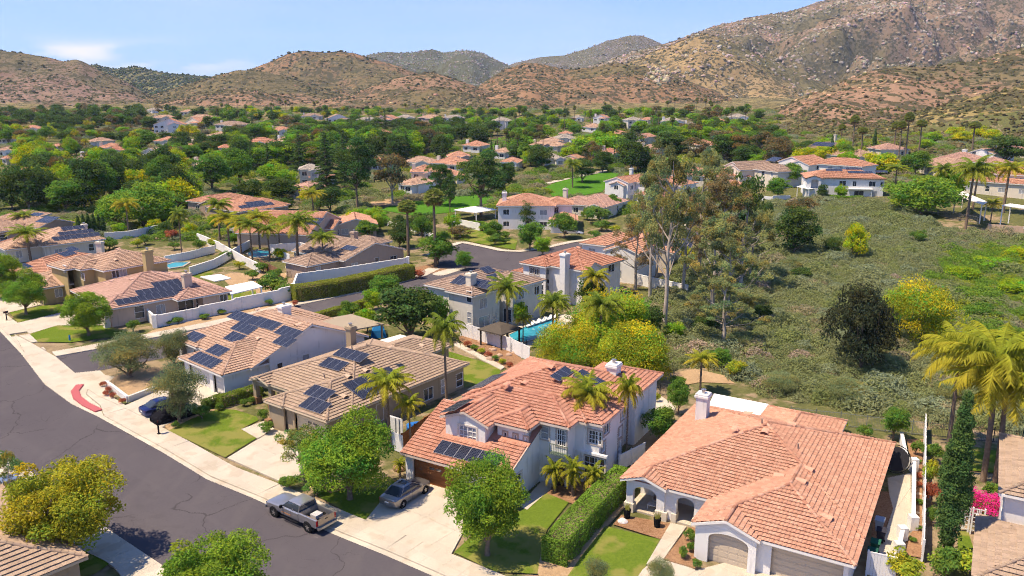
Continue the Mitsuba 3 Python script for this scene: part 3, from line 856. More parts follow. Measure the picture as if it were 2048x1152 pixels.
    def window(self, k, side, s, z, w, h, style="slider", color=(0.74, 0.73, 0.70), label=None, surround=None):
        """centre s, sill height z"""
        self.open.setdefault((k, side), []).append(sbox(s - w / 2, z, s + w / 2, z + h))
        a, b, t = s - w / 2, s + w / 2, 0.055
        bs = [(a, z, -0.10, a + t, z + h, 0.02), (b - t, z, -0.10, b, z + h, 0.02), (a + t, z, -0.10, b - t, z + t, 0.02), (a + t, z + h - t, -0.10, b - t, z + h, 0.02)]
        if style == "slider" or style == "grid":
            bs.append((s - 0.03, z + t, -0.09, s + 0.03, z + h - t, 0.0))
        if style == "grid":
            for q in (0.25, 0.75):
                bs.append((a + w * q - 0.018, z + t, -0.085, a + w * q + 0.018, z + h - t, -0.01))
            for q in (0.33, 0.66):
                bs.append((a + t, z + h * q - 0.018, -0.085, s - 0.03, z + h * q + 0.018, -0.012))
                bs.append((s + 0.03, z + h * q - 0.018, -0.085, b - t, z + h * q + 0.018, -0.012))
        if style == "sash":
            bs.append((a + t, z + h * 0.5 - 0.03, -0.09, b - t, z + h * 0.5 + 0.03, 0.0))
        key = part(self.key, "window", self.boxes_on_wall(k, side, bs), "m_paint", color=color, label=label)
        part(key, "pane", self.boxes_on_wall(k, side, [(a + t * 0.5, z + t * 0.5, -0.09, b - t * 0.5, z + h - t * 0.5, -0.07)]), "m_blind" if int(s * 37 + z * 91 + k * 7 + len(self.open)) % 5 < 2 else "m_glass")
        if surround:
            g = 0.14
            part(key, "surround", self.boxes_on_wall(k, side, [(a - g, z - g, 0.0, b + g, z, 0.05), (a - g, z + h, 0.0, b + g, z + h + g, 0.05), (a - g, z, 0.0, a, z + h, 0.05), (b, z, 0.0, b + g, z + h, 0.05)]), "m_paint", color=surround)
        return self

    def window_px(self, k, side, px, py, w, h, style="slider", **kw):
        s, z = self.wall_px(k, side, px, py)
        L = self.wframe(k, side)[3]
        return self.window(k, side, float(np.clip(s, w / 2 + 0.15, max(w / 2 + 0.16, L - w / 2 - 0.15))), max(z - h / 2, 0.3), w, h, style, **kw)

    def garage(self, k, side, s0, s1, h=2.25, color=(0.52, 0.46, 0.38), bsdf="m_paint", arch=0.0, lights=False, label=None):
        pts = [(s0, -0.05), (s1, -0.05), (s1, h)]
        if arch:
            pts += [(s0 + (s1 - s0) * (0.5 + 0.5 * math.cos(a)), h + arch * math.sin(a)) for a in np.linspace(0.0, math.pi, 9)[1:-1]]
        pts.append((s0, h))
        self.open.setdefault((k, side), []).append(Polygon(pts))
        bs = [(s0 - 0.05, -0.05, -0.42, s1 + 0.05, h + arch, -0.36)]
        rows, cols = 5, max(2, int(round((s1 - s0) / 0.75)))
        rh = (h + arch) / rows
        for i in range(rows):
            bs.append((s0, i * rh + 0.012, -0.36, s1, (i + 1) * rh - 0.012, -0.345))
            for j in range(cols):
                cw = (s1 - s0) / cols
                bs.append((s0 + j * cw + 0.06, i * rh + 0.08, -0.345, s0 + (j + 1) * cw - 0.06, (i + 1) * rh - 0.08, -0.33))
        key = part(self.key, "garage_door", self.boxes_on_wall(k, side, bs), bsdf, label=label, **({"color": color} if bsdf == "m_paint" else {}))
        if lights:
            cw = (s1 - s0) / cols
            for j in (cols // 2 - 1, cols // 2):
                part(key, "pane", self.boxes_on_wall(k, side, [(s0 + j * cw + 0.10, 3.08 * rh + 0.1, -0.33, s0 + (j + 1) * cw - 0.10, 3.92 * rh - 0.06, -0.322)]), "m_glass")
        return self

    def door(self, k, side, s, w=1.0, h=2.1, z=0.0, color=(0.10, 0.08, 0.07)):
        self.open.setdefault((k, side), []).append(sbox(s - w / 2, z - 0.02, s + w / 2, z + h))
        key = part(self.key, "door", self.boxes_on_wall(k, side, [(s - w / 2, z, -0.12, s + w / 2, z + h, -0.07), (s - w / 2 + 0.12, z + 0.2, -0.07, s + w / 2 - 0.12, z + 0.95, -0.055), (s - w / 2 + 0.12, z + 1.1, -0.07, s + w / 2 - 0.12, z + h - 0.15, -0.055)]), "m_paint", color=color)
        part(key, "handle", self.boxes_on_wall(k, side, [(s + w / 2 - 0.14, z + 0.98, -0.07, s + w / 2 - 0.09, z + 1.12, -0.02)]), "m_metal", color=(0.5, 0.45, 0.35))
        return self

    def opening(self, k, side, poly):
        self.open.setdefault((k, side), []).append(poly)
        return self

    def walls(self):
        ms = []
        for k, w in enumerate(self.W):
            for side in w["walls"]:
                O, e, o, L = self.wframe(k, side)
                s = np.unique(np.concatenate([np.linspace(0, L, 9), [L / 2]]))
                x, y = O[0] + e[0] * s, O[1] + e[1] * s
                top = self.h(k, x, y) - 0.16
                pts = [(0, w["zb"]), (L, w["zb"])] + [(a, t) for a, t in zip(s[::-1], top[::-1])]
                poly = Polygon(pts)
                for g in self.open.get((k, side), []):
                    poly = poly.difference(g)
                for g in getattr(poly, "geoms", [poly]):
                    if g.geom_type != "Polygon" or g.area < 0.01:
                        continue
                    m = trimesh.creation.extrude_polygon(g, 0.16, engine="earcut")
                    v, f = np.array(m.vertices), np.array(m.faces)
                    ms.append((O + v[:, :1] * e + v[:, 1:2] * np.array([0, 0, 1.0]) - v[:, 2:3] * o, f[:, ::-1]))
        v, f = cat(ms)
        part(self.key, "wall", (self.world(v), f), self.stucco)
        return self

    def chimney(self, px, py, ztop, w=0.9, d=1.1, zb=0.0, stucco=None, dx=0, dy=0):
        """px, py: the middle of the chimney's top"""
        P = np.array([0, 0, CAM_H]) + ray(px, py) * (ztop + self.z0 - CAM_H) / ray(px, py)[2]
        x, y = self.local(P)[:2] + np.array([dx, dy])
        m = cat([box(x - w / 2, y - d / 2, zb - self.zdrop * (zb == 0), x + w / 2, y + d / 2, ztop - 0.45), box(x - w / 2 - 0.05, y - d / 2 - 0.05, ztop - 0.45, x + w / 2 + 0.05, y + d / 2 + 0.05, ztop - 0.33)])
        key = part(self.key, "chimney", (self.world(m[0]), m[1]), stucco or self.stucco)
        m = cat([box(x - w / 2 - 0.13, y - d / 2 - 0.13, ztop - 0.33, x + w / 2 + 0.13, y + d / 2 + 0.13, ztop - 0.15), box(x - w / 2 - 0.07, y - d / 2 - 0.07, ztop - 0.15, x + w / 2 + 0.07, y + d / 2 + 0.07, ztop)])
        part(key, "cap", (self.world(m[0]), m[1]), stucco or self.stucco)
        v, f = tube([(x, y, ztop), (x, y, ztop + 0.28), (x, y, ztop + 0.29), (x, y, ztop + 0.36), (x, y, ztop + 0.42)], [0.16, 0.16, 0.25, 0.25, 0.05], 10)
        part(key, "flue", (self.world(v), f), "m_metal", color=(0.45, 0.45, 0.45))
        return self

    def face_px(self, k, side, px, py):
        O, e, sl, nr = self.frame(k, side)
        l = self.local(hit(px, py, self.world(O)[0], self.wdir(nr))) - O
        return float(l @ e), float(l @ sl)

    def panels(self, k, side, px, py, nx, ny, pw=1.02, ph=1.62, ds=0.0, dt=0.0, lift=0.14, tilt=0.0):
        """a block of solar panels whose lower left corner is seen at px, py"""
        O, e, sl, nr = self.frame(k, side)
        s0, t0 = self.face_px(k, side, px, py)
        ck = (round(pw, 2), round(ph, 2))
        if ck not in PANEL:
            b, g = box(0, 0, 0, pw, ph, 0.045), None
            gv = np.array([[0.02, 0.02, 0.049], [pw - 0.02, 0.02, 0.049], [pw - 0.02, ph - 0.02, 0.049], [0.02, ph - 0.02, 0.049]])
            cx, cy = max(2, round(pw / 0.16)), max(2, round(ph / 0.16))
            PANEL[ck] = (mikit.ply(b, "m_metal", color=np.tile((0.42, 0.43, 0.45), (8, 1))), mikit.ply((gv, np.array([[0, 1, 2], [0, 2, 3]])), "m_cells", uv=np.array([[0, 0], [cx, 0], [cx, cy], [0, cy]], float)))
        M = np.eye(4)
        M[:3, 0], M[:3, 1], M[:3, 2] = self.wdir(e), self.wdir(sl), self.wdir(nr)
        for i in range(nx):
            for j in range(ny):
                M[:3, 3] = self.world(O + e * (s0 + ds + i * (pw + 0.025)) + sl * (t0 + dt + j * (ph + 0.025)) + nr * lift)[0]
                key = unique(f"{self.key}__solar_panel"); del labels[key]; part.used.add(key)
                scene[key] = {**PANEL[ck][0], "to_world": T(M)}
                scene[key + "__cells"] = {**PANEL[ck][1], "to_world": T(M)}
        return self

    def vent(self, k, side, px, py, kind="eyebrow"):
        O, e, sl, nr = self.frame(k, side)
        s, t = self.face_px(k, side, px, py)
        if kind == "eyebrow":
            a = np.linspace(0, np.pi, 7)
            fr = np.column_stack([np.cos(a) * 0.34, a * 0, np.sin(a) * 0.26 + 0.03])
            bk = np.column_stack([np.cos(a) * 0.26, a * 0 + 0.75, np.sin(a) * 0.03 + 0.03])
            v = np.vstack([fr, bk])
            i = np.arange(6)
            f = tri(np.stack([i, i + 1, i + 8, i + 7], 1))
            col = np.mean(self.pal, 0) * 1.25
        else:
            v, f = tube([(0, 0, 0), (0, 0.05, 0.35), (0, 0.06, 0.45)], [0.06, 0.06, 0.07], 8)
            col = (0.25, 0.2, 0.17)
        P = self.world(O + e * (s + v[:, :1]) + sl * (t + v[:, 1:2]) + nr * (v[:, 2:3] + 0.05))
        part(self.roofkey, "vent" if kind == "eyebrow" else "pipe", (P, f), "m_paint", color=np.minimum(col, 0.75))
        return self

    def cover(self, pts, z, name="patio_cover", color=(0.78, 0.77, 0.74), th=0.15, posts=True, slats=False, rise=0.0):
        """a flat patio roof on posts, seen at the pixel outline pts"""
        w = [self.local(np.array([0, 0, CAM_H]) + ray(*p) * (z + self.z0 - CAM_H) / ray(*p)[2])[:2] for p in pts]
        key = part(self.key, name, (lambda m: (self.world(m[0]), m[1]))(slab(Polygon(w).buffer(0), z - th, z)), "m_paint", color=color)
        if posts:
            for x, y in w:
                c = np.mean(w, 0) * 0.08 + np.array([x, y]) * 0.92
                m = box(c[0] - 0.1, c[1] - 0.1, -self.zdrop, c[0] + 0.1, c[1] + 0.1, z - th)
                part(key, "post", (self.world(m[0]), m[1]), "m_paint", color=color)
        return self


PANEL = {}


def W(x0, y0, x1, y1, ze=2.8, sides="lrfb", p=0.36, **kw):
    return dict(r=(x0, y0, x1, y1), ze=ze, sides=sides, p=p, **kw)


def arch(s0, s1, h, a, z=-0.05):
    return Polygon([(s0, z), (s1, z), (s1, h)] + [(s0 + (s1 - s0) * (0.5 + 0.5 * math.cos(t)), h + a * math.sin(t)) for t in np.linspace(0, math.pi, 11)[1:-1]] + [(s0, h)])


R = math.radians
# ---------------------------------------------------------------- the near houses
# white house with coral tiles, lower right
hA = House("tiled_house", "white single-storey house with coral tile roof and arched porch at the lower right", (12.6, 51.0), R(-31),
           [W(-7.0, 4.0, 10.8, 22.2, wr=(-6.6, 7.2, 10.35, 21.8)), W(0, 0.3, 10.8, 12, sides="lrf", walls="lfr"), W(0.0, 0.08, 4.8, 5, sides="lr", walls="f", over=0.25), W(-7.0, 3.7, -3.2, 8.2, sides="lr", walls="", p=0.34),
            W(-0.6, 14.5, 6.5, 24.5, ze=3.1)], stucco="white", pal="coral", tile=("s", 0.285, 0.34), pieces=(1, "f", 300))
hA.garage(2, "f", 0.95, 3.75, 1.95, color=(0.50, 0.42, 0.32), arch=0.55, label="arched single garage door in beige")
hA.garage(1, "f", 5.0, 9.6, 2.3, color=(0.50, 0.42, 0.32), label="wide double garage door in beige")
hA.door(0, "f", 5.35, 1.05, 2.2, color=(0.14, 0.13, 0.12))
hA.window(0, "f", 1.9, 0.7, 1.7, 1.4, "slider")
hA.window(0, "l", 4.0, 0.9, 1.2, 1.2).window(0, "l", 9.0, 0.9, 1.6, 1.2)
hA.roof().walls()
fr = [(-6.62, 4.15, -3.45, 4.5, arch(-6.05, -4.1, 1.75, 0.6), 0.34), (-3.45, 4.35, -0.62, 4.7, arch(-2.55, -1.15, 1.75, 0.5), 0.0)]
for i, (x0, y0, x1, y1, op, gp) in enumerate(fr):
    top = [(x1, 2.62), ((x0 + x1) / 2, 2.62 + gp * (x1 - x0) / 2), (x0, 2.62)]
    g = Polygon([(x0, -0.3), (x1, -0.3)] + top).difference(op)
    m = trimesh.creation.extrude_polygon(g, 0.36, engine="earcut")
    v = np.array(m.vertices)
    part(hA.key, "porch_arch", (hA.world(np.column_stack([v[:, 0], y0 + 0.36 - v[:, 2], v[:, 1]])), np.array(m.faces)), hA.stucco)
m = box(-0.64, 4.35, -0.3, -0.30, 7.4, 2.75)
part(hA.key, "porch_wall", (hA.world(m[0]), m[1]), hA.stucco)
for b in (box(-6.75, 4.02, -0.3, -5.95, 4.62, 0.72), box(-4.15, 4.02, -0.3, -3.2, 4.62, 0.72), box(-2.9, 4.22, -0.3, -2.5, 4.82, 0.72), box(-1.25, 4.22, -0.3, -0.5, 4.82, 0.72)):
    part(hA.key, "pier_base", (hA.world(b[0]), b[1]), "m_stucco_cream")
m = box(-6.6, 4.3, -0.2, -0.6, 7.3, 0.13)
part(hA.key, "porch_floor", (hA.world(m[0]), m[1]), "m_concrete")
hA.chimney(1407, 786, 6.1, 1.0, 1.0, zb=3.3)
for px, py in [(1590, 853), (1624, 944), (1610, 968), (1662, 1041)]:
    hA.vent(0, "r", px, py)
for px, py in [(1566, 930), (1550, 954)]:
    hA.vent(1, "l", px, py)
hA.vent(0, "f", 1468, 865).vent(0, "f", 1528, 870)
hA.vent(0, "f", 1596, 898, "pipe").vent(0, "f", 1524, 848, "pipe").vent(0, "l", 1490, 830)
hA.cover([(1428, 787), (1537, 808), (1530, 835), (1415, 815)], 3.0)

# white two-storey house with red tiles, solar panels over the garage
hB = House("two_storey_house", "white two-storey house with red tile roof and solar panels above its wooden garage door", (-9.5, 62.7), R(-30),
           [W(1.6, 7.2, 14.0, 20.0, ze=5.7, p=0.34), W(0, 0, 10.4, 6.6, ze=2.75, sides="f", p=0.40, walls="lfr"), W(2.2, 2.8, 7.1, 10, ze=5.5, sides="lr", p=0.36, walls="lrf"), W(6.7, 3.7, 10.4, 9.5, ze=5.6, sides="lrf", p=0.34, walls="rf"),
            W(10.6, 7.4, 15.3, 13.0, ze=5.7, sides="lrf", p=0.34, walls="rfb"), W(8.5, 16.5, 15.0, 23.0, ze=5.4, p=0.34), W(2.0, 5.6, 13.2, 12, ze=5.7, p=0.34)], stucco="white", pal="red", tile=("s", 0.31, 0.37), trim=(0.62, 0.52, 0.44))
hB.garage(1, "f", 0.75, 5.7, 2.25, bsdf="m_wood", lights=True, label="varnished brown wooden garage door")
hB.window(2, "f", 2.25, 3.7, 1.75, 1.35, "grid", surround=(0.62, 0.57, 0.50))
for s in (0.75, 1.75, 2.75):
    hB.window(3, "f", s, 4.15, 0.32, 0.62, "plain", surround=(0.45, 0.36, 0.29))
hB.window(6, "f", 8.15, 4.0, 0.8, 1.15, "sash", surround=(0.45, 0.40, 0.36))
hB.window(6, "f", 9.75, 3.7, 0.85, 1.5, "grid", surround=(0.45, 0.40, 0.36))
hB.window(3, "r", 1.0, 4.1, 0.8, 1.0, "sash", surround=(0.45, 0.40, 0.36))
hB.door(6, "f", 9.7, 1.1, 2.2, color=(0.09, 0.07, 0.06))
hB.window(1, "r", 2.0, 0.9, 0.9, 1.4, "sash", surround=(0.55, 0.5, 0.45))
hB.window(4, "f", 1.3, 0.8, 0.8, 1.7, "sash", surround=(0.45, 0.40, 0.36)).window(4, "f", 3.4, 0.7, 1.9, 1.8, "grid", surround=(0.45, 0.40, 0.36)).window(4, "f", 3.4, 3.7, 1.2, 1.2, "grid", surround=(0.45, 0.40, 0.36))
for s in (0.9, 4.6):
    hB.window(4, "r", s, 0.6, 0.8, 1.8, "sash", surround=(0.40, 0.34, 0.30)).window(4, "r", s, 2.7, 0.8, 0.9, "plain", surround=(0.40, 0.34, 0.30)).window(4, "r", s + 0.6, 4.15, 1.1, 1.0, "slider", surround=(0.40, 0.34, 0.30))
hB.roof().walls()
hB.panels(1, "f", 867, 907, 6, 1, 0.99, 1.5)
z2 = lambda x, y: (800 + x / 3.4917, 720 + y / 3.4917)
hB.panels(0, "r", *z2(1110, 160), 3, 1, 1.0, 1.05).panels(0, "r", *z2(1300, 175), 2, 1, 1.05, 1.55).panels(0, "r", *z2(1395, 205), 2, 1, 0.8, 1.1)
hB.panels(0, "l", *z2(650, 118), 4, 1, 1.1, 1.7)
hB.panels(6, "l", *z2(420, 300), 3, 1, 1.0, 1.6)
hB.chimney(1228, 726, 7.4, 0.95, 1.25)
hB.vent(0, "f", 1046, 772).vent(3, "f", 1010, 775).vent(0, "r", 1106, 738).vent(0, "l", 1065, 727)
bal = [(8.9, 3.05, 0.0, 10.6, 3.12, 0.55), (8.9, 3.95, 0.50, 10.6, 4.0, 0.55), (8.9, 3.12, 0.5, 8.94, 3.95, 0.55), (10.56, 3.12, 0.5, 10.6, 3.95, 0.55)] + [(8.9 + 0.17 * i, 3.12, 0.51, 8.93 + 0.17 * i, 3.95, 0.54) for i in range(1, 10)]
part(hB.key, "balcony", hB.boxes_on_wall(6, "f", bal), "m_paint", color=(0.12, 0.16, 0.13))
part(hB.key, "ledge", hB.boxes_on_wall(4, "f", [(0.2, 2.75, 0.0, 4.6, 2.95, 0.28)]), hB.stucco)

# tan house in the middle of the street
hC = House("tan_house", "tan single-storey house with flat tile roof and three blocks of solar panels", (-24.7, 74.5), R(-36.5),
           [W(-6.4, 3.3, 9.2, 21.0, wr=(-5.9, 6.0, 8.75, 20.5), p=0.34), W(0, 0.25, 9.2, 12, sides="lrf", walls="lfr", p=0.34), W(-6.4, 3.0, -3.2, 7.5, sides="lr", walls="", p=0.34), W(-3.4, 15, 3.5, 25.0, ze=2.9, p=0.3), W(0, 0.05, 3.0, 3, sides="lrf", walls="f", over=0.35)],
           stucco="tan", pal="tan", tile=("flat", 0.34, 0.40), trim=(0.60, 0.50, 0.36))
hC.garage(1, "f", 0.75, 2.35, 2.2, color=(0.62, 0.53, 0.37), label="narrow cream garage door").garage(1, "f", 3.4, 8.0, 2.2, color=(0.62, 0.53, 0.37), lights=True)
hC.window_px(0, "r", 857, 791, 1.5, 1.4).window_px(0, "r", 888, 780, 1.0, 1.7, "sash").window_px(0, "r", 938, 758, 1.2, 1.6, "sash")
hC.window_px(0, "r", 760, 835, 1.0, 1.9, "plain").door(0, "f", 4.9, 1.1, 2.1, color=(0.12, 0.09, 0.07)).window(0, "f", 1.6, 0.6, 1.4, 1.4)
hC.roof().walls()
for x in (-6.1, -3.5, -0.95):
    m = cat([box(x - 0.25, 3.4, 0, x + 0.25, 3.9, 2.6)])
    part(hC.key, "porch_column", (hC.world(m[0]), m[1]), hC.stucco)
    m = box(x - 0.36, 3.29, -0.3, x + 0.36, 4.01, 0.75)
    part(hC.key, "stone_base", (hC.world(m[0]), m[1]), "m_mulch")
m = cat([box(-6.35, 3.42, 2.15, -0.7, 3.88, 2.66), (np.array([[-6.2, 3.45, 2.6], [-3.4, 3.45, 2.6], [-4.8, 3.45, 3.1], [-6.2, 3.8, 2.6], [-3.4, 3.8, 2.6], [-4.8, 3.8, 3.1]]), np.array([[0, 1, 2], [3, 5, 4], [0, 2, 5], [0, 5, 3], [1, 4, 5], [1, 5, 2]]))])
part(hC.key, "porch_beam", (hC.world(m[0]), m[1]), hC.stucco)
m = box(0.15, -0.1, -0.3, 0.75, 0.62, 0.9)
part(hC.key, "stone_base", (hC.world(m[0]), m[1]), "m_mulch")
hC.panels(0, "f", 637, 733, 3, 1, 1.05, 1.6).panels(0, "f", 668, 713, 4, 1, 1.05, 1.6, ds=-0.2)
hC.panels(1, "f", 597, 815, 3, 1, 1.05, 1.6).panels(1, "f", 607, 790, 3, 1, 1.05, 1.6)
z3 = lambda x, y: (340 + x / 3.032, 580 + y / 3.032)
hC.panels(0, "r", *z3(1165, 670), 5, 2, 1.28, 1.48)
hC.vent(0, "f", 776, 700).vent(0, "r", 700, 757).vent(0, "r", 735, 745).vent(1, "r", 692, 797).vent(0, "r", 848, 695)
hC.vent(0, "f", 650, 757, "pipe").vent(0, "f", 705, 700, "pipe").vent(0, "f", 735, 695, "pipe").vent(0, "f", 690, 743, "pipe")
hC.chimney(701, 652, 5.6, 0.85, 0.85, zb=0)
hC.cover([(760, 680), (800, 669), (855, 682), (815, 697)], 2.9, "patio_cover", (0.80, 0.76, 0.68))

# house with the gable wall, solar on a mottled roof
hD = House("gabled_house", "pale house with mottled pink tile roof, white gable end and scattered solar panels", (-38.6, 87.9), R(-41),
           [W(-7.9, 3.5, 9.9, 20.0, sides="fbl", p=0.40, wr=(-7.4, 6.0, 9.6, 19.5)), W(0, 0.1, 9.6, 12, sides="lrf", walls="lfr", p=0.36), W(-7.9, 3.3, -1.8, 9, sides="lrf", walls="lf", p=0.36), W(-9.5, 12, 0, 22, p=0.36)],
           stucco="white", pal="sand", tile=("s3", 0.33, 0.40))
hD.garage(1, "f", 0.9, 5.6, 2.2, color=(0.62, 0.60, 0.56)).garage(1, "f", 6.3, 8.6, 2.2, color=(0.62, 0.60, 0.56)).door(2, "f", 4.4, 1.0, 2.1)
hD.opening(2, "f", arch(0.8, 2.2, 1.6, 0.5))
hD.window_px(0, "r", 560, 733, 0.8, 0.9, "plain").window_px(0, "r", 612, 715, 1.0, 0.8, "plain")
hD.roof().walls()
z3 = lambda x, y: (340 + x / 3.032, 580 + y / 3.032)
for (a, b), n, q in [((80, 295), 3, 1), ((112, 425), 5, 1), ((215, 378), 3, 1), ((322, 300), 3, 1), ((365, 240), 4, 1), ((345, 170), 5, 1), ((480, 210), 3, 1), ((565, 235), 2, 1), ((630, 265), 4, 1), ((620, 325), 3, 1)]:
    k = 2 if a < 100 else 1 if a < 330 and b > 370 else 0
    hD.panels(k, "f", *z3(a, b), n, q, 1.0, 1.6)
hD.vent(1, "r", *z3(545, 305)).vent(0, "f", *z3(765, 225)).vent(0, "f", *z3(520, 130))
hD.chimney(568, 610, 6.4, 1.0, 1.3, zb=3.0, stucco="m_stucco_white")
hD.cover([z3(880, 185), z3(1100, 145), z3(1300, 205), z3(1060, 250)], 2.9, "patio_cover", (0.33, 0.28, 0.21), rise=0)

# pink roofed corner house
hE = House("corner_house", "low house with smooth pink roof and long rows of solar panels at the street corner", (-68.4, 121.5), R(-45),
           [W(0, -0.6, 16.4, 17, p=0.34), W(7, 8.5, 18.4, 17.0, p=0.30, ze=2.8, wr=(7.5, 12.5, 17.9, 16.5)), W(10.0, -1.2, 16.5, 6, sides="lrf", p=0.34, walls="")], stucco="pink", pal="pink", tile=("flat", 0.4, 0.42))
hE.window_px(0, "r", 279, 624, 1.4, 1.9, "sash").window_px(0, "r", 322, 620, 1.3, 1.7).window_px(0, "r", 372, 612, 2.4, 1.9).window_px(0, "r", 400, 606, 1.2, 1.7, "sash").window_px(1, "r", 448, 598, 1.2, 1.5)
hE.garage(0, "f", 1.0, 5.8, 2.2).door(0, "f", 13.2, 1.1, 2.2).window(0, "f", 8, 0.8, 1.6, 1.3)
hE.roof().walls()
q1 = lambda x, y: (x / 4, 480 + y / 4)
hE.panels(0, "r", *q1(945, 530), 12, 1, 1.02, 1.62).panels(0, "r", *q1(1110, 455), 8, 1, 1.02, 1.62).panels(0, "r", *q1(1240, 390), 4, 1, 1.02, 1.62)
hE.chimney(372, 546, 5.9, 1.0, 1.2, zb=2.5).vent(0, "f", *q1(880, 340)).vent(0, "f", *q1(1040, 325)).vent(0, "f", *q1(1345, 275))
for i, (x, y) in enumerate([(10.5, -0.8), (15.9, -0.8)]):
    m = cat([box(x - 0.3, y - 0.3, 0.9, x + 0.3, y + 0.3, 2.7), box(x - 0.4, y - 0.4, -0.3, x + 0.4, y + 0.4, 0.9)])
    part(hE.key, "porch_column", (hE.world(m[0]), m[1]), "m_stucco_cream")
hE.cover([(450, 573), (505, 562), (525, 573), (462, 588)], 2.7)
hE.cover([(400, 553), (440, 548), (462, 556), (430, 562)], 2.7, posts=False)

# tan two-storey house behind it
hF = House("ochre_house", "ochre two-storey house with wavy tan tile roof behind the pink roofed corner house", (-75.4, 127.0), R(-38),
           [W(1.0, 3.3, 12.1, 14.5, ze=5.6, p=0.36), W(0, 0, 6.4, 8, ze=5.6, sides="lrf", walls="lf"), W(4.0, 1.5, 8.4, 8, ze=5.6, sides="lrf", walls="lrf"), W(-5.6, -3.2, 4.4, 2.0, ze=2.8, sides="rlf", p=0.34, walls="lfr")], stucco="ochre", pal="sand", tile=("s3", 0.34, 0.42))
hF.window_px(0, "r", 232, 548, 1.3, 1.2).window_px(0, "r", 246, 546, 1.3, 1.2).window_px(1, "f", 151, 544, 1.0, 1.2).window(2, "f", 3.4, 3.8, 1.0, 1.2).window(3, "r", 2.4, 0.9, 1.2, 1.4).door(3, "f", 8.2, 1.1).garage(3, "f", 1.0, 5.6)
hF.roof().walls()
hF.chimney(294, 500, 8.3, 1.0, 1.3, zb=0).vent(0, "f", *q1(700, 130)).vent(0, "f", *q1(930, 82)).vent(0, "r", *q1(935, 170))

# grey-beige two-storey house by the long pool
hG = House("grey_house", "grey-beige two-storey house with brown flat tiles and a tall chimney above the long pool", (-12.8, 112.7), R(-40),
           [W(0, 0, 8.2, 13.5, ze=5.7, p=0.36), W(5.0, -0.8, 10.4, 5.5, ze=5.7, sides="lrf", walls="lrfb"), W(3.5, 6.3, 11.6, 14, ze=5.65, p=0.34), W(-3, 7, 3, 16, ze=3.2, p=0.3)], stucco="grey", pal="brown", tile=("flat", 0.4, 0.42))
q2 = lambda x, y: (512 + x / 4, 480 + y / 4)
hG.window_px(0, "f", *q2(1562, 455), 0.9, 1.0, surround=(0.7, 0.68, 0.62)).window_px(0, "f", *q2(1562, 530), 0.9, 0.8, surround=(0.7, 0.68, 0.62)).window_px(0, "f", *q2(1562, 600), 0.9, 1.3, surround=(0.7, 0.68, 0.62))
hG.window_px(1, "f", *q2(1775, 470), 1.0, 1.6, "sash").window_px(1, "f", *q2(1780, 640), 0.9, 1.7, "sash")
hG.window(1, "r", 2.2, 3.4, 1.6, 1.5).window(1, "r", 2.4, 0.3, 2.4, 2.0).window(1, "r", 4.6, 0.4, 0.9, 1.9, "sash").window(2, "f", 6.2, 3.5, 1.2, 1.4).window(2, "f", 6.2, 0.4, 1.5, 2.0).window(2, "r", 2.0, 3.6, 1.4, 1.3).window(2, "r", 2.4, 0.4, 2.4, 2.0).window(2, "r", 5.6, 3.6, 1.2, 1.3)
hG.roof().walls()
hG.chimney(942, 546, 8.2, 0.95, 1.2, zb=0, stucco="m_stucco_cream")
hG.panels(0, "r", *q2(1900, 335), 2, 1, 1.05, 1.7).panels(0, "r", *q2(1845, 275), 2, 1, 1.05, 1.7).panels(0, "r", *q2(1960, 310), 2, 1, 1.05, 1.5)
hG.panels(0, "f", *q2(1552, 350), 3, 1, 1.0, 2.2).panels(0, "f", *q2(1700, 372), 4, 1, 1.0, 2.0)

# white two-storey house with a big chimney
hH = House("chimney_house", "white two-storey house with red tile roof and a tall white chimney beyond the grey house", (1.2, 128.0), R(-40),
           [W(0, 1.1, 12.0, 12.8, ze=5.8, p=0.36), W(6.5, 1.25, 12.2, 6.4, ze=5.7, sides="fb", walls="rf", p=0.42), W(-5, 4, 1, 12, ze=3.0, p=0.3), W(0, 0, 5.5, 8, ze=5.75, sides="lrf", walls="lf")], stucco="white", pal="red", tile=("s3", 0.36, 0.42))
q3 = lambda x, y: (1024 + x / 4, 480 + y / 4)
hH.window_px(3, "f", *q3(160, 245), 0.9, 1.1, surround=(0.4, 0.33, 0.28)).window_px(3, "f", *q3(198, 255), 0.9, 1.1, surround=(0.4, 0.33, 0.28)).window_px(3, "f", *q3(235, 330), 0.9, 0.8).window_px(3, "f", *q3(235, 400), 0.9, 1.8, "sash")
hH.window_px(0, "f", *q3(285, 255), 0.7, 0.9, "plain").window_px(0, "f", *q3(285, 330), 0.7, 0.8, "plain").window_px(0, "f", *q3(285, 400), 0.7, 1.6, "sash")
hH.opening(1, "r", arch(1.6, 3.4, 4.9, 0.4, z=3.0)).window_px(1, "f", *q3(485, 275), 0.9, 1.4, "sash").window_px(1, "f", *q3(482, 430), 0.9, 1.7, "sash").window(1, "r", 0.8, 0.6, 0.8, 1.7, "sash").window_px(0, "r", *q3(795, 222), 1.9, 1.5)
hH.roof().walls()
hH.chimney(1133, 506, 8.3, 1.0, 1.3, zb=0, dy=-0.4).vent(0, "f", *q3(315, 138)).vent(0, "r", *q3(545, 72))
m = cat([box(11.7, 2.4, 2.7, 13.2, 5.6, 2.85), box(13.1, 2.4, 2.85, 13.2, 5.6, 3.7), box(11.75, 2.4, 2.85, 13.1, 2.5, 3.7), box(11.75, 5.5, 2.85, 13.1, 5.6, 3.7)])
part(hH.key, "balcony", (hH.world(m[0]), m[1]), hH.stucco)

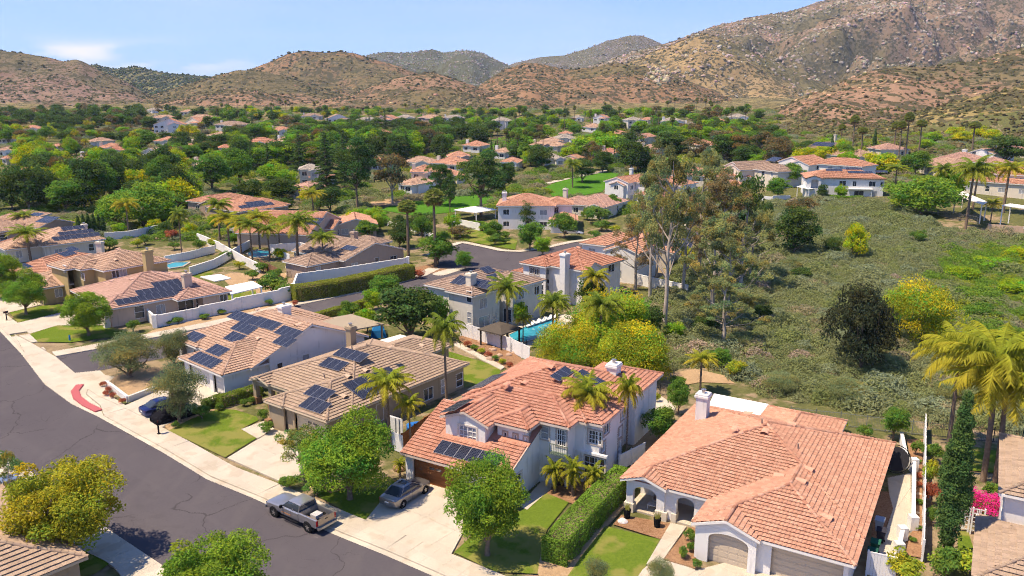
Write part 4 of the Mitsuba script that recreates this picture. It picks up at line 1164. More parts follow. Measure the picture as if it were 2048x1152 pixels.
# roof corner at the lower left, white neighbour at the right edge
hI = House("cottage", "tan flat-tiled roof corner cut off at the lower left edge", (-37.6, 47.8), R(-40),
           [W(-8, -10, 8.2, 5.6, p=0.36)], stucco="tan", pal="tan", tile=("flat", 0.36, 0.40), trim=(0.5, 0.42, 0.3))
hI.window(0, "b", 4, 0.8, 1.4, 1.3).roof().walls()
hJ = House("villa", "white house with grey-tan roof cut off by the right edge behind the cypress", (33.2, 52.1), R(-31),
           [W(0.1, -9.0, 10, 0.3, ze=2.8, p=0.34), W(1.2, -0.9, 14, 10.8, ze=5.3, p=0.34)], stucco="white", pal="tan", tile=("flat", 0.36, 0.42), trim=(0.78, 0.77, 0.74))
hJ.window(1, "l", 7.2, 3.5, 0.9, 1.3, surround=(0.75, 0.74, 0.7)).window(1, "l", 9.6, 3.3, 1.0, 1.4, surround=(0.75, 0.74, 0.7)).window(0, "l", 5, 0.9, 1.4, 1.3).window(1, "l", 3, 0.9, 1.2, 1.4).roof().walls()
# ---------------------------------------------------------------- houses of the middle distance and the far rows


def mid_house(name, label, A, B, depth, ze=2.8, extra=(), zg=None, sides="lrfb", p=0.36, wins="auto", **kw):
    """A, B: the two ends of the eave that faces the drone, left and right, as pixels; extra: further wings in metres from A."""
    z0 = 0.0
    for _ in range(4):
        a, b = (np.array([0, 0, CAM_H]) + ray(*q) * (z0 + ze - CAM_H) / ray(*q)[2] for q in (A, B))
        z0 = float(base_z((a[0] + b[0]) / 2, (a[1] + b[1]) / 2 + depth / 2)) if zg is None else zg
    L = float(np.hypot(*(b - a)[:2]))
    yaw = math.atan2(b[1] - a[1], b[0] - a[0])
    kw.setdefault("tile", ("s3", 0.50, 0.50))
    ex = [W(*(L * v if isinstance(v, complex) else v for v in e[0]), **e[1]) for e in extra]
    H = House(name, label, a[:2], yaw, [W(0, 0, L, depth, ze, sides, p)] + ex, z0=z0, zdrop=1.5, **kw)
    H.L, H.depth = L, depth
    if wins == "auto":
        for k in range(len(H.W)):
            w = H.W[k]
            for side in "fr" if k == 0 else "f":
                if side not in w["walls"]:
                    continue
                ln = H.wframe(k, side)[3]
                n = max(1, int(ln / 4.2))
                for i in range(n):
                    s = ln * (i + 0.5) / n + (0.35 if i % 2 else -0.3)
                    for zz in ([0.8] if w["ze"] < 4 else [0.6, 3.5]):
                        if 0.9 < s < ln - 0.9:
                            H.window(k, side, s, zz, (1.5, 1.1, 1.8)[(i + k) % 3], (1.3, 1.5, 1.25)[(i + k) % 3], ("slider", "sash", "slider")[i % 3])
    return H.roof().walls()


MH = mid_house
z_u1 = lambda x, y: (x / 4, 220 + y / 4)
z_u2 = lambda x, y: (512 + x / 4, 220 + y / 4)
z_u3 = lambda x, y: (1024 + x / 4, 220 + y / 4)
z_u4 = lambda x, y: (1536 + x / 4, 220 + y / 4)
q1 = lambda x, y: (x / 4, 480 + y / 4)

# along the side street and its turning circle
h = MH("bungalow", "taupe gabled bungalow with two blocks of solar panels behind the long hedge", (688, 522), (812, 498), 16, 2.9, [((-7, 1.5, 4, 9), {}), ((14, 9, 20, 17), {})], sides="lr", p=0.30, stucco="taupe", pal="brown", tile=("flat", 0.45, 0.45))
h.panels(0, "l", 688, 500, 3, 1, 1.1, 1.7, ds=-1).chimney(708, 463, 5.4, 1.1, 1.1, zb=2.5)
h = MH("bungalow", "pinkish gabled bungalow with solar panels left of the two tall fan palms", (618, 470), (690, 440), 17, 2.9, [((9, -2, 17, 8), {"sides": "lr"})], sides="lr", p=0.32, stucco="pink", pal="coral")
h.panels(0, "l", 600, 450, 4, 2, 1.1, 1.7)
h = MH("bungalow", "pink gabled bungalow with a small window behind the pinkish solar bungalow", (668, 452), (756, 449), 12, 2.9, sides="lr", p=0.3, stucco="pink", pal="coral")
h = MH("bungalow", "low pinkish bungalow with wide dark solar rows above the queen palms", (478, 424), (575, 412), 15, 2.9, [((8, 3, 18, 14), {})], stucco="taupe", pal="coral")
h.panels(0, "f", 482, 418, 9, 1, 1.1, 1.6).panels(0, "f", 495, 411, 5, 1, 1.1, 1.6).chimney(546, 420, 5.0)
h = MH("bungalow", "small grey roofed bungalow with a white chimney between the solar bungalows", (540, 462), (590, 446), 10, 2.8, stucco="cream", pal="grey")
h.chimney(544, 420, 5.0).panels(0, "f", 543, 450, 5, 1, 1.1, 1.6)
h = MH("bungalow", "taupe house with a pink gable roof and twin gables right of the big pepper tree", (370, 402), (416, 406), 16, 3.2, [((6, -1, 13, 6), {"sides": "lr"}), ((12, 3, 24, 12), {})], stucco="taupe", pal="coral", p=0.3)
h = MH("bungalow", "taupe gabled house with solar rows at the far left beyond the palm", (76, 456), (150, 444), 16, 3.0, [((-14, 4, 3, 14), {})], sides="lr", p=0.3, stucco="taupe", pal="sand")
h.panels(0, "l", 70, 445, 4, 2, 1.1, 1.6).panels(0, "l", 58, 432, 3, 1, 1.1, 1.6)
h = MH("bungalow", "cream house with stepped rows of solar panels left of the dark cypresses", (84, 493), (212, 478), 15, 3.0, [((-6, 2, 4, 10), {})], stucco="cream", pal="sand")
h.panels(0, "f", 108, 483, 8, 1, 1.1, 1.6).panels(0, "f", 120, 473, 6, 1, 1.1, 1.6).panels(0, "f", 126, 463, 4, 1, 1.1, 1.6).chimney(168, 448, 5.4)
h = MH("bungalow", "cream bungalow with a pink roof at the left edge", (-20, 492), (34, 492), 14, 2.8, stucco="cream", pal="coral")
h = MH("bungalow", "cream bungalow with a pale tiled roof at the left edge above the palm", (-40, 447), (40, 446), 16, 3.0, stucco="cream", pal="sand")
h = MH("bungalow", "red-roofed house with three small solar blocks behind the ochre house", (100, 547), (212, 512), 9, 3.0, stucco="cream", pal="coral", wins=None)
h.panels(0, "f", 130, 515, 3, 1, 1.1, 1.6).panels(0, "f", 145, 505, 2, 1, 1.1, 1.6).panels(0, "f", 48, 540, 2, 1, 1.1, 1.6).chimney(199, 483, 5.8)

# around the upper road and the fairway
h = MH("terrace_house", "white two-storey house with coral roof and tall chimney below the fairway", (992, 412), (1112, 413), 13, 5.7, [((11, 4, 19, 13), {"ze": 5.6, "sides": "lrfb"}), ((13, -4.5, 20, 5), {"ze": 2.9})], stucco="white", pal="coral")
h.chimney(1009, 384, 8.6, 1.0, 1.2, zb=0)
h = MH("bungalow", "broad pink roofed bungalow right of the white two-storey house by the fairway", (1130, 408), (1215, 414), 16, 2.9, [((7, -2, 12, 6), {"sides": "lr"}), ((-4, 4, 6, 12), {})], stucco="cream", pal="pink")
h.chimney(1131, 377, 6.2, 1.1, 1.1, zb=2)
h = MH("terrace_house", "white two-storey house with double gable behind the tallest eucalyptus", (1207, 362), (1258, 366), 15, 5.7, [((6.0, 4, 24, 15), {"ze": 5.6}), ((13, -3, 23, 5), {"ze": 3.0}), ((2.5, -0.8, 8, 6), {"ze": 4.9, "sides": "lr"})], sides="lr", stucco="white", pal="coral", p=0.33)
h.chimney(1263, 336, 8.2).chimney(1309, 332, 8.0)
h = MH("terrace_house", "cream house with coral hip roof right of the tallest eucalyptus", (1318, 346), (1416, 350), 14, 5.2, [((18, -4, 26, 6), {"ze": 2.9}), ((15, -2, 20, 4), {"ze": 4.8, "sides": "lr"})], stucco="cream", pal="coral")
h = MH("bungalow", "long coral roofed bungalow behind the brown eucalyptus trees", (1415, 350), (1505, 352), 14, 3.0, stucco="cream", pal="coral")
h = MH("terrace_house", "tan two-storey house with double gable and solar at the foot of the brown hill", (1448, 318), (1482, 322), 14, 5.4, [((4, -2, 12, 6), {"ze": 4.9, "sides": "lr"}), ((8, 3, 24, 13), {"ze": 5.2})], sides="lr", stucco="cream", pal="brown")
h.panels(2, "f", 1530, 322, 4, 2, 1.2, 1.7)
h = MH("terrace_house", "white gabled two-storey house with pink roof left of the cypress on the hill", (1556, 300), (1612, 303), 15, 5.6, [((5, -2, 13, 6), {"ze": 5.1, "sides": "lr"}), ((10, 3, 28, 14), {"ze": 5.4})], sides="lr", stucco="white", pal="coral")
h.panels(2, "f", 1622, 292, 6, 2, 1.2, 1.7)
h = MH("bungalow", "low pale roofed house in front of the white gabled house on the hill", (1545, 326), (1635, 328), 12, 3.0, stucco="cream", pal="sand")
hN = House("hill_house", "white two-storey house with arched loggia, solar and pergola at the top of the brush slope", at(1609, 396)[:2], R(-12), [W(0, 0, 21.5, 12.5, ze=5.9, p=0.30), W(-0.4, -1.6, 4.4, 5, ze=5.8, sides="lr", walls="lrf", p=0.36)], stucco="white", pal="coral", tile=("s3", 0.45, 0.48), trim=(0.22, 0.14, 0.1), zdrop=1.5)
hN.opening(1, "f", arch(1.2, 3.2, 5.0, 0.5, z=3.0)).window(0, "f", 9.6, 3.6, 1.8, 1.5).window(0, "f", 12.8, 3.6, 1.0, 1.5).window(0, "f", 17.5, 3.6, 1.8, 1.5).window(0, "f", 20.2, 3.6, 1.1, 1.4).window(0, "f", 9.6, 0.4, 2.4, 2.0).window(0, "f", 14.2, 0.4, 2.6, 2.0).window(0, "f", 18.2, 0.4, 1.8, 2.0)
hN.roof().walls()
hN.panels(0, "f", *z_u4(465, 490), 4, 1, 1.1, 1.6).panels(0, "f", *z_u4(640, 508), 6, 1, 1.1, 1.6).panels(0, "f", *z_u4(625, 480), 4, 1, 1.1, 1.6).panels(0, "f", *z_u4(860, 503), 3, 1, 1.1, 1.6)
hN.cover([z_u4(230, 610), z_u4(290, 600), z_u4(415, 620), z_u4(330, 632)], 3.0).cover([z_u4(640, 630), z_u4(640, 610), z_u4(820, 612), z_u4(840, 634)], 3.0, "pergola")
h = MH("bungalow", "coral roofed house with a white chimney in front of the right fan palm", (1860, 313), (1962, 318), 15, 3.0, [((14, 2, 24, 12), {})], stucco="white", pal="pink")
h.chimney(1930, 299, 6.0, 1.4, 1.4, zb=0)
h = MH("bungalow", "white gabled house with blue solar panels right of the lone fan palm", (1935, 300), (1990, 303), 15, 4.2, sides="lr", stucco="white", pal="sand")
h.panels(0, "r", 1975, 303, 5, 1, 1.2, 1.7).chimney(1992, 282, 7.0)
h = MH("bungalow", "pink roofed house above the sandy roofs at the right edge", (1985, 286), (2080, 290), 14, 3.0, stucco="cream", pal="pink")
h = MH("bungalow", "pale tan roofed house half hidden by the bright green hill trees", (1830, 325), (1895, 335), 14, 3.0, stucco="cream", pal="sand")
h = MH("bungalow", "tan roofed house left of the tall fan palm cluster", (1695, 302), (1762, 300), 14, 3.0, [((4, -2, 14, 8), {})], stucco="cream", pal="sand")
h = MH("bungalow", "pink roofed house behind the fan palm cluster", (1762, 290), (1822, 290), 13, 3.0, stucco="cream", pal="pink")
h = MH("bungalow", "brown roofed house with a white chimney left of the fan palms", (1655, 284), (1710, 280), 13, 3.2, stucco="cream", pal="brown")
h.chimney(1670, 269, 7.5, 1.3, 1.3, zb=0)
h = MH("patio_house", "cream house with white columned patio among the queen palms at the right", (1920, 360), (2100, 372), 14, 3.4, [((2, 3, 26, 13), {"ze": 5.6})], stucco="cream", pal="coral")
h.cover([z_u4(1490, 680), z_u4(1560, 650), z_u4(1760, 735), z_u4(1720, 755)], 3.0, "patio_cover", (0.70, 0.66, 0.58)).cover([z_u4(1870, 760), z_u4(1940, 748), z_u4(2100, 770), z_u4(2080, 790)], 3.0)
h = MH("terrace_house", "white house with a small gable behind the red chimney house", (1158, 486), (1212, 492), 13, 5.6, [((6.5, -3, 13.5, 6), {"ze": 5.4, "sides": "lr"})], stucco="white", pal="coral")
h = MH("bungalow", "red roofed house with a dark solar roof behind the eucalyptus trunks", (1240, 492), (1362, 500), 14, 3.2, [((4, -2.5, 11, 6), {"sides": "lr"})], stucco="cream", pal="coral")
h.panels(0, "f", 1310, 492, 6, 3, 1.15, 1.7)

# the far valley rows: each one a house of its own, set down by its roof's middle and width in the picture
far = [  # x, y of the eave's middle, width, storeys, palette, wall, label
    (455, 250, 62, 2, "brown", "grey", "white-grey two-storey house with a wide balcony near the upper left hills"),
    (338, 250, 60, 2, "coral", "white", "white gabled house with orange tiles in the upper left trees"),
    (385, 246, 50, 1, "coral", "cream", "orange roofed house right of the upper left white gable"),
    (325, 236, 45, 1, "sand", "cream", "pale roofed house topmost in the upper left trees"),
    (405, 235, 45, 1, "sand", "cream", "pale roofed house in front of the left hill foot"),
    (328, 283, 48, 1, "coral", "cream", "coral roofed low house in the left valley trees"),
    (385, 291, 25, 1, "coral", "cream", "small coral roof peeking from the left valley trees"),
    (110, 296, 38, 1, "coral", "cream", "coral roof between the yellow tree and the light green tree"),
    (182, 283, 34, 1, "sand", "white", "white house with a dark solar roof in the left valley"),
    (215, 297, 50, 1, "coral", "cream", "coral roofed house in the middle of the left valley row"),
    (238, 300, 40, 1, "red", "white", "white walled house with a red roof in the left valley row"),
    (300, 308, 56, 1, "sand", "white", "white gabled house with blue solar in the left valley row"),
    (160, 318, 34, 1, "brown", "white", "white house half hidden under the brown tree at left"),
    (12, 302, 40, 1, "sand", "white", "white house with solar roof at the far left edge"),
    (14, 316, 30, 1, "coral", "cream", "flat coral roof at the far left edge"),
    (6, 277, 20, 1, "coral", "cream", "tiny coral roof uppermost at the left edge"),
    (455, 297, 30, 1, "red", "cream", "red roof in front of the tall conifers at left"),
    (514, 286, 55, 2, "red", "white", "white two-storey house with red roof left of the conifers"),
    (562, 282, 40, 1, "sand", "white", "white house with a pale roof beside the conifers"),
    (620, 340, 34, 2, "grey", "grey", "grey two-storey house beside the tall conifers"),
    (595, 378, 60, 1, "pink", "cream", "pink roofed house behind the left conifer"),
    (640, 356, 30, 1, "coral", "cream", "coral roof glimpsed between the two biggest conifers"),
    (765, 327, 50, 1, "coral", "cream", "coral roof left of the brown eucalyptus"),
    (835, 326, 66, 1, "sand", "cream", "sand roofed house right of the brown eucalyptus"),
    (895, 328, 74, 1, "coral", "cream", "broad coral roofed house in the middle of the valley"),
    (922, 314, 50, 1, "coral", "taupe", "coral hip roof behind the broad coral roof"),
    (815, 368, 55, 1, "sand", "white", "pale roofed house above the brown clearing"),
    (850, 345, 60, 2, "coral", "cream", "cream house behind the umbrella pine"),
    (910, 350, 40, 1, "coral", "cream", "coral roof between the two dark pines"),
    (1020, 325, 40, 1, "coral", "white", "white house with a coral roof right of the big dark pine"),
    (1000, 304, 30, 1, "sand", "white", "white house beside the distant fairway"),
    (1110, 318, 44, 1, "grey", "white", "white arched house with a grey roof above the fairway"),
    (1140, 318, 28, 1, "coral", "cream", "cream gabled house above the fairway"),
    (1226, 306, 26, 2, "red", "cream", "cream house with a red roof behind the big dark tree"),
    (1138, 277, 40, 1, "grey", "white", "grey roofed white house among bright green trees"),
    (1130, 268, 24, 1, "coral", "cream", "coral roof topmost beside the bright green trees"),
    (1090, 292, 70, 1, "sand", "cream", "long sand roofed house left of the bright green trees"),
    (1110, 284, 40, 1, "sand", "cream", "sand roof above the long sand roofed house"),
    (1282, 275, 26, 2, "coral", "cream", "cream gabled house in the distant trees right of centre"),
    (622, 232, 40, 1, "brown", "grey", "grey house at the left end of the ridge row"),
    (678, 238, 46, 2, "brown", "white", "white gabled house second in the ridge row"),
    (730, 240, 42, 1, "grey", "grey", "grey hip roofed house third in the ridge row"),
    (770, 238, 40, 2, "coral", "taupe", "brown gabled house with coral tiles fourth in the ridge row"),
    (812, 236, 38, 2, "grey", "white", "white house with blue-grey roof fifth in the ridge row"),
    (855, 236, 48, 2, "sand", "taupe", "taupe house with chimney sixth in the ridge row"),
    (908, 236, 44, 1, "grey", "white", "white house with grey roof at the right end of the ridge row"),
    (1010, 242, 36, 2, "grey", "white", "white balconied house alone right of the ridge row"),
    (1154, 236, 26, 1, "grey", "white", "pale house left of the white hill-foot house"),
    (1200, 236, 30, 2, "coral", "white", "white gabled house below the middle hill"),
    (1272, 241, 34, 2, "grey", "grey", "grey two-storey house below the pale rock outcrop"),
    (1290, 240, 18, 1, "coral", "cream", "small coral roof beside the grey hill-foot house"),
    (1348, 243, 44, 2, "grey", "white", "white house with chimney and grey roof below the pale rocks"),
    (1443, 242, 24, 1, "coral", "cream", "small coral roofed house near the right hill foot"),
    (1478, 235, 38, 1, "grey", "white", "white house with wide grey roof beside the right hill"),
    (1380, 250, 24, 1, "grey", "white", "little white house behind the trees near the right hill"),
    (60, 258, 40, 1, "coral", "cream", "lone coral roof in the woods at the far left"),
    (430, 272, 48, 1, "sand", "cream", "sand roofed house above the first tall conifers"),
    (560, 262, 46, 1, "coral", "white", "white house with coral roof in the gap above the conifers"),
    (770, 268, 44, 1, "coral", "cream", "coral roofed house on the dry bank below the ridge row"),
    (700, 300, 50, 1, "pink", "cream", "pink roofed house behind the tips of the two big conifers"),
    (945, 292, 46, 1, "coral", "white", "white house with a coral roof left of the distant fan palms"),
    (1240, 268, 44, 1, "coral", "cream", "coral roofed house beyond the bright lime trees"),
    (1180, 255, 40, 1, "sand", "white", "white house with sand roof left of the distant grey house"),
    (1310, 300, 52, 1, "pink", "cream", "pink roofed house behind the big dark tree right of centre"),
    (1420, 290, 48, 1, "coral", "cream", "coral roofed house before the dark brown trees"),
    (55, 342, 52, 1, "coral", "cream", "coral roofed house behind the dense dark tree at far left"),
    (395, 330, 54, 1, "pink", "cream", "pink roofed house in the trees above the twin gables"),
    (375, 224, 30, 1, "sand", "cream", "beige house at the foot of the left hill"),
    (300, 218, 30, 1, "grey", "white", "pale house furthest at the foot of the left hill"),
]
for i, (x, y, w, st, pal, wall, lab) in enumerate(far):
    ze = 3.0 if st == 1 else 5.6
    a = at(x, y, ze)
    D = a[1]
    L = min(max(w / F_PX * D, 8.0), 22)
    yaw = R((-18, 12, -30, 5, 22, -8)[i % 6])
    dep = 11.0
    O = np.array([a[0], a[1]]) - np.array([math.cos(yaw), math.sin(yaw)]) * L / 2
    gable = ("gabl" in lab)
    H = House("far_house", lab, O, yaw, [W(0, 0, L, dep, ze, "lr" if gable else "lrfb", 0.38), W(L * 0.45, -2.5, L * 0.92, 6, max(ze - 0.4, 2.8), "lr" if i % 2 else "lrf", 0.36)], stucco=wall, pal=pal, tile=("s3", 0.9, 0.8), z0=float(base_z(a[0], a[1] + 5)), zdrop=2.0)
    for s in np.arange(1.6, L * 0.45 - 1, 3.4):
        for zz in ([0.8] if st == 1 else [0.7, 3.5]):
            H.window(0, "f", float(s), zz, 1.7, 1.4)
    ln = H.wframe(1, "f")[3]
    for zz in ([0.8] if st == 1 else [0.7, 3.4]):
        if ln > 2.6:
            H.window(1, "f", ln / 2, zz, min(2.0, ln - 1), 1.4)
    H.roof().walls()
    if "chimney" in lab or i % 3 == 0:
        c = H.world([[L * 0.12, dep * 0.4, 0]])[0]
        v, f = box(-0.6, -0.6, 0, 0.6, 0.6, ze + 2.6)
        part(H.key, "chimney", place((v, f), c[:2], yaw, H.z0), H.stucco)
# ---------------------------------------------------------------- vegetation
LEAF = 2.2      # a thin leaf sends about as much light through as it throws back: its base colour is the sum of both


def leafmesh(C, N, size, col, aspect=0.55, seed=0, bend=0.18):
    """one folded leaf (two triangles) at each centre C with normal N; size and colour per leaf"""
    r = np.random.default_rng(seed)
    n = len(C)
    N = N / (np.linalg.norm(N, axis=1, keepdims=True) + 1e-9)
    a = np.cross(N, r.normal(size=(n, 3))); a /= np.linalg.norm(a, axis=1, keepdims=True) + 1e-9
    b = np.cross(N, a)
    s = np.broadcast_to(size, (n,))[:, None]
    v = np.stack([C - a * s * 0.5, C + b * s * aspect * 0.5 - N * s * bend, C + a * s * 0.5, C - b * s * aspect * 0.5 - N * s * bend], 1).reshape(-1, 3)
    k = np.arange(n) * 4
    f = np.vstack([np.stack([k, k + 1, k + 2], 1), np.stack([k, k + 2, k + 3], 1)])
    return (v, f), np.repeat(np.clip(np.asarray(col) * LEAF, 0.005, 0.9), 4, axis=0)


def clump_leaves(cent, rad, n, size, base, seed, tone=0.25, hue=0.10, flat=0.8, out=0.75, aspect=0.55):
    """n leaves over blobs (centre, radius): leaves sit near each blob's skin and face outwards"""
    r = np.random.default_rng(seed)
    cent, rad = np.asarray(cent, float), np.asarray(rad, float)
    p = rad ** 2 / (rad ** 2).sum()
    which = r.choice(len(cent), n, p=p)
    d = r.normal(size=(n, 3)); d /= np.linalg.norm(d, axis=1, keepdims=True)
    d[:, 2] = np.where(d[:, 2] < -0.3, -d[:, 2] * 0.5, d[:, 2])
    q = rad[which, None] * (r.uniform(0.45, 1.08, (n, 1)) ** 0.6)
    C = cent[which] + d * q * np.array([1, 1, flat])
    N = d * out + r.normal(size=(n, 3)) * 0.55 + np.array([0, 0, 0.25])
    t = 1 + tone * r.normal(size=len(cent))[which] * 0.6 + tone * 0.6 * r.normal(size=n)
    col = np.asarray(base, float)[None] * np.clip(t, 0.45, 1.8)[:, None]
    hh = hue * (r.normal(size=len(cent))[which] * 0.7 + r.normal(size=n) * 0.6)
    col = col * np.stack([1 + hh * 1.8, 1 + hh * 0.3, 1 - hh], 1)
    return leafmesh(C, N, size * r.uniform(0.7, 1.25, n), col, aspect, seed + 1)


def limbs(trunk_h, trunk_r, tips, seed, lean=0.0, base_r=1.35, sides=6):
    r = np.random.default_rng(seed)
    top = np.array([lean, lean * 0.4, trunk_h])
    ms = [tube([(0, 0, -0.35), (0, 0, 0.05), tuple(top * 0.5 + [0.05, -0.04, 0]), tuple(top)], [trunk_r * base_r * 1.2, trunk_r * base_r, trunk_r, trunk_r * 0.85], 8)]
    for t in tips:
        t = np.asarray(t, float)
        mid = top * 0.45 + t * 0.55 + r.normal(size=3) * 0.12 * np.linalg.norm(t - top) + np.array([0, 0, 0.10 * np.linalg.norm(t - top)])
        ms.append(tube([tuple(top - [0, 0, 0.1]), tuple(mid), tuple(t)], [trunk_r * 0.6, trunk_r * 0.36, trunk_r * 0.12], sides, cap=False))
    return cat(ms)


def blobs(n, h0, h1, R, seed, rmin, rmax, shape="round", hollow=0.35):
    r = np.random.default_rng(seed)
    out, rad = [], []
    while len(out) < n:
        d = r.uniform(-1, 1, 3)
        m = np.linalg.norm(d)
        if not hollow < m < 1:
            continue
        z = (d[2] + 1) / 2
        k = 1.0
        if shape == "cone":
            k = 1.05 - 0.95 * z
        elif shape == "dome":
            if z < 0.25:
                continue
            z = (z - 0.25) / 0.75
        elif shape == "umbrella":
            k = 0.55 + 0.6 * z
        elif shape == "column":
            k = (1 - abs(2 * z - 0.8) ** 2.2 * 0.35)
        b = r.uniform(rmin, rmax)
        out.append((d[0] * (R - b * 0.6) * k, d[1] * (R - b * 0.6) * k, h0 + b * 0.5 + z * (h1 - h0 - b)))
        rad.append(b)
    return np.array(out), np.array(rad)


SPEC = {}


def species(name, h, w, variants, make):
    ids = []
    for i in range(variants):
        g = f"plantgroup_{name}_{i}"
        scene[g] = {"type": "shapegroup", **make(i)}
        ids.append(g)
    SPEC[name] = (h, w, ids)


def broad(base, n, size, nb=26, rmin=0.7, rmax=1.15, trunk=1.7, R=3.0, h=6.2, shape="round", bark="m_bark", tone=0.25, hue=0.12, flat=0.85, hollow=0.35, tr=0.17, ntips=8, out=0.75, aspect=0.55):
    def make(i):
        c, rad = blobs(nb, trunk * 0.75, h, R, 100 + i * 7 + nb, rmin * 0.8, rmax * 1.12, shape, hollow)
        ax = np.array([0, 0, (trunk * 0.75 + h) * 0.45])
        dd = (c - ax) / (np.linalg.norm(c - ax, axis=1, keepdims=True) + 1e-6)
        c = ax + (c - ax) * (1 + 0.5 * (meshkit.noise(dd * 2.1 + i * 3.3 + nb, 5) - 0.5))[:, None]      # uneven outline
        (m, col) = clump_leaves(c, rad, n, size, base, 11 + i, tone, hue, flat, out, aspect)
        wood = limbs(trunk, tr, c[np.random.default_rng(i).permutation(len(c))[:ntips]], 3 + i, lean=0.12 * (i - 1))
        return {"crown": mikit.ply(m, "m_leaf", color=col), "trunk": mikit.ply(wood, bark, smooth=True)}
    return make


species("street", 6.2, 6.0, 3, broad((0.098, 0.158, 0.018), 26000, 0.18, nb=66, rmin=0.65, rmax=1.15, trunk=1.1, hollow=0.15, ntips=16))
species("streetyellow", 6.2, 6.0, 1, broad((0.17, 0.18, 0.018), 26000, 0.18, nb=66, rmin=0.65, rmax=1.1, trunk=1.1, hue=0.13, ntips=16, hollow=0.2))
species("sparse", 6.0, 5.0, 2, broad((0.145, 0.155, 0.035), 5200, 0.20, nb=26, rmin=0.5, rmax=0.85, R=2.5, hue=0.2, ntips=14, bark="m_palebark", tr=0.11))
species("olive", 4.6, 5.4, 2, broad((0.125, 0.14, 0.058), 15000, 0.17, nb=44, rmin=0.7, rmax=1.1, R=2.7, h=4.6, trunk=0.45, hollow=0.2, aspect=0.3, tone=0.2, ntips=10))
species("round", 6.5, 6.0, 3, broad((0.075, 0.135, 0.020), 5200, 0.36, nb=40, trunk=1.1, hollow=0.2, rmin=0.8, rmax=1.3))
species("dark", 8.0, 7.0, 3, broad((0.042, 0.072, 0.018), 3800, 0.48, nb=36, R=3.5, h=8.0, rmin=1.0, rmax=1.7, trunk=0.9, hollow=0.2))
species("bright", 7.0, 7.0, 2, broad((0.125, 0.20, 0.016), 3800, 0.44, nb=34, R=3.5, h=7.0, rmin=0.9, rmax=1.6, trunk=0.9, hollow=0.2, hue=0.15))
species("yellow", 6.0, 7.0, 2, broad((0.215, 0.235, 0.012), 3600, 0.42, nb=36, R=3.5, h=6.0, rmin=0.9, rmax=1.6, trunk=0.7, shape="dome", hue=0.18))
species("brown", 8.0, 7.0, 2, broad((0.105, 0.082, 0.035), 2600, 0.42, nb=26, R=3.5, h=8.0, rmin=0.8, rmax=1.4, trunk=2.2, bark="m_palebark", hue=0.2, ntips=12))
species("oak", 7.0, 9.0, 2, broad((0.034, 0.040, 0.020), 12000, 0.32, nb=54, R=4.5, h=7.0, rmin=0.9, rmax=1.7, trunk=0.5, tone=0.35, ntips=12))
species("palo", 6.0, 8.0, 2, broad((0.20, 0.215, 0.018), 15000, 0.26, nb=60, R=4.0, h=6.0, rmin=0.9, rmax=1.6, trunk=0.2, shape="dome", aspect=0.35, hue=0.2, tone=0.3))
species("pepper", 7.0, 8.0, 2, broad((0.10, 0.165, 0.022), 7000, 0.40, nb=48, R=4.0, h=7.0, rmin=1.0, rmax=1.8, trunk=0.7, shape="dome", hue=0.15))
species("bush", 1.3, 1.6, 3, broad((0.075, 0.125, 0.022), 1500, 0.14, nb=14, R=0.8, h=1.3, rmin=0.28, rmax=0.42, trunk=0.3, tr=0.05, ntips=4, hollow=0.2))
species("bushyellow", 1.3, 1.6, 2, broad((0.19, 0.205, 0.02), 1400, 0.14, nb=14, R=0.8, h=1.3, rmin=0.28, rmax=0.42, trunk=0.3, tr=0.05, ntips=4, hollow=0.2))
species("redbush", 1.0, 1.4, 1, broad((0.20, 0.065, 0.035), 1200, 0.13, nb=12, R=0.7, h=1.0, rmin=0.25, rmax=0.4, trunk=0.2, tr=0.05, ntips=4, hollow=0.2))
species("box", 1.0, 1.1, 1, broad((0.075, 0.125, 0.02), 2600, 0.075, nb=30, R=0.55, h=1.0, rmin=0.2, rmax=0.28, trunk=0.15, tr=0.04, ntips=3, hollow=0.5))


def euc(base, n, size):
    def make(i):
        r = np.random.default_rng(50 + i)
        h, ms, cent, rad = 16.0, [], [], []
        tr = [(0, 0, -0.5), (0.15, 0, 3), (0.1, 0.2, 7), (0.5 - 0.4 * i, -0.2, 11), (0.3, 0.3, 15)]
        ms.append(tube(tr, [0.36, 0.28, 0.22, 0.13, 0.05], 8))
        for k in range(15):
            z0 = r.uniform(4.0, 13.0)
            p0 = np.array([np.interp(z0, [0, 3, 7, 11, 15], [q[0] for q in tr]), np.interp(z0, [0, 3, 7, 11, 15], [q[1] for q in tr]), z0])
            a = k * 2.4 + r.uniform(-0.4, 0.4); L = (16.5 - z0) * 0.34 * r.uniform(0.75, 1.2) + 0.6
            p2 = p0 + np.array([math.cos(a) * L, math.sin(a) * L, L * r.uniform(0.75, 1.35)])
            p1 = (p0 + p2) / 2 + np.array([math.cos(a), math.sin(a), -0.4]) * L * 0.14
            ms.append(tube([p0, p1, p2], [0.10, 0.065, 0.025], 5, cap=False))
            for q in range(4):
                c = p1 + (p2 - p1) * r.uniform(0.3, 1.15) + r.normal(size=3) * 0.6
                cent.append(c); rad.append(r.uniform(0.5, 0.95))
        for q in range(5):
            cent.append(np.array([0.3, 0.3, 14.3]) + r.normal(size=3) * 0.8); rad.append(0.8)
        m, col = clump_leaves(cent, rad, n, size, base, 60 + i, 0.3, 0.13, 1.2, 0.3, 0.32)
        return {"crown": mikit.ply(m, "m_leaf", color=col), "trunk": mikit.ply(cat(ms), "m_palebark", smooth=True)}
    return make


species("eucalyptus", 16.0, 8.0, 3, euc((0.135, 0.145, 0.055), 10500, 0.34))
species("eucalyptusbrown", 16.0, 8.0, 2, euc((0.15, 0.115, 0.052), 8000, 0.33))


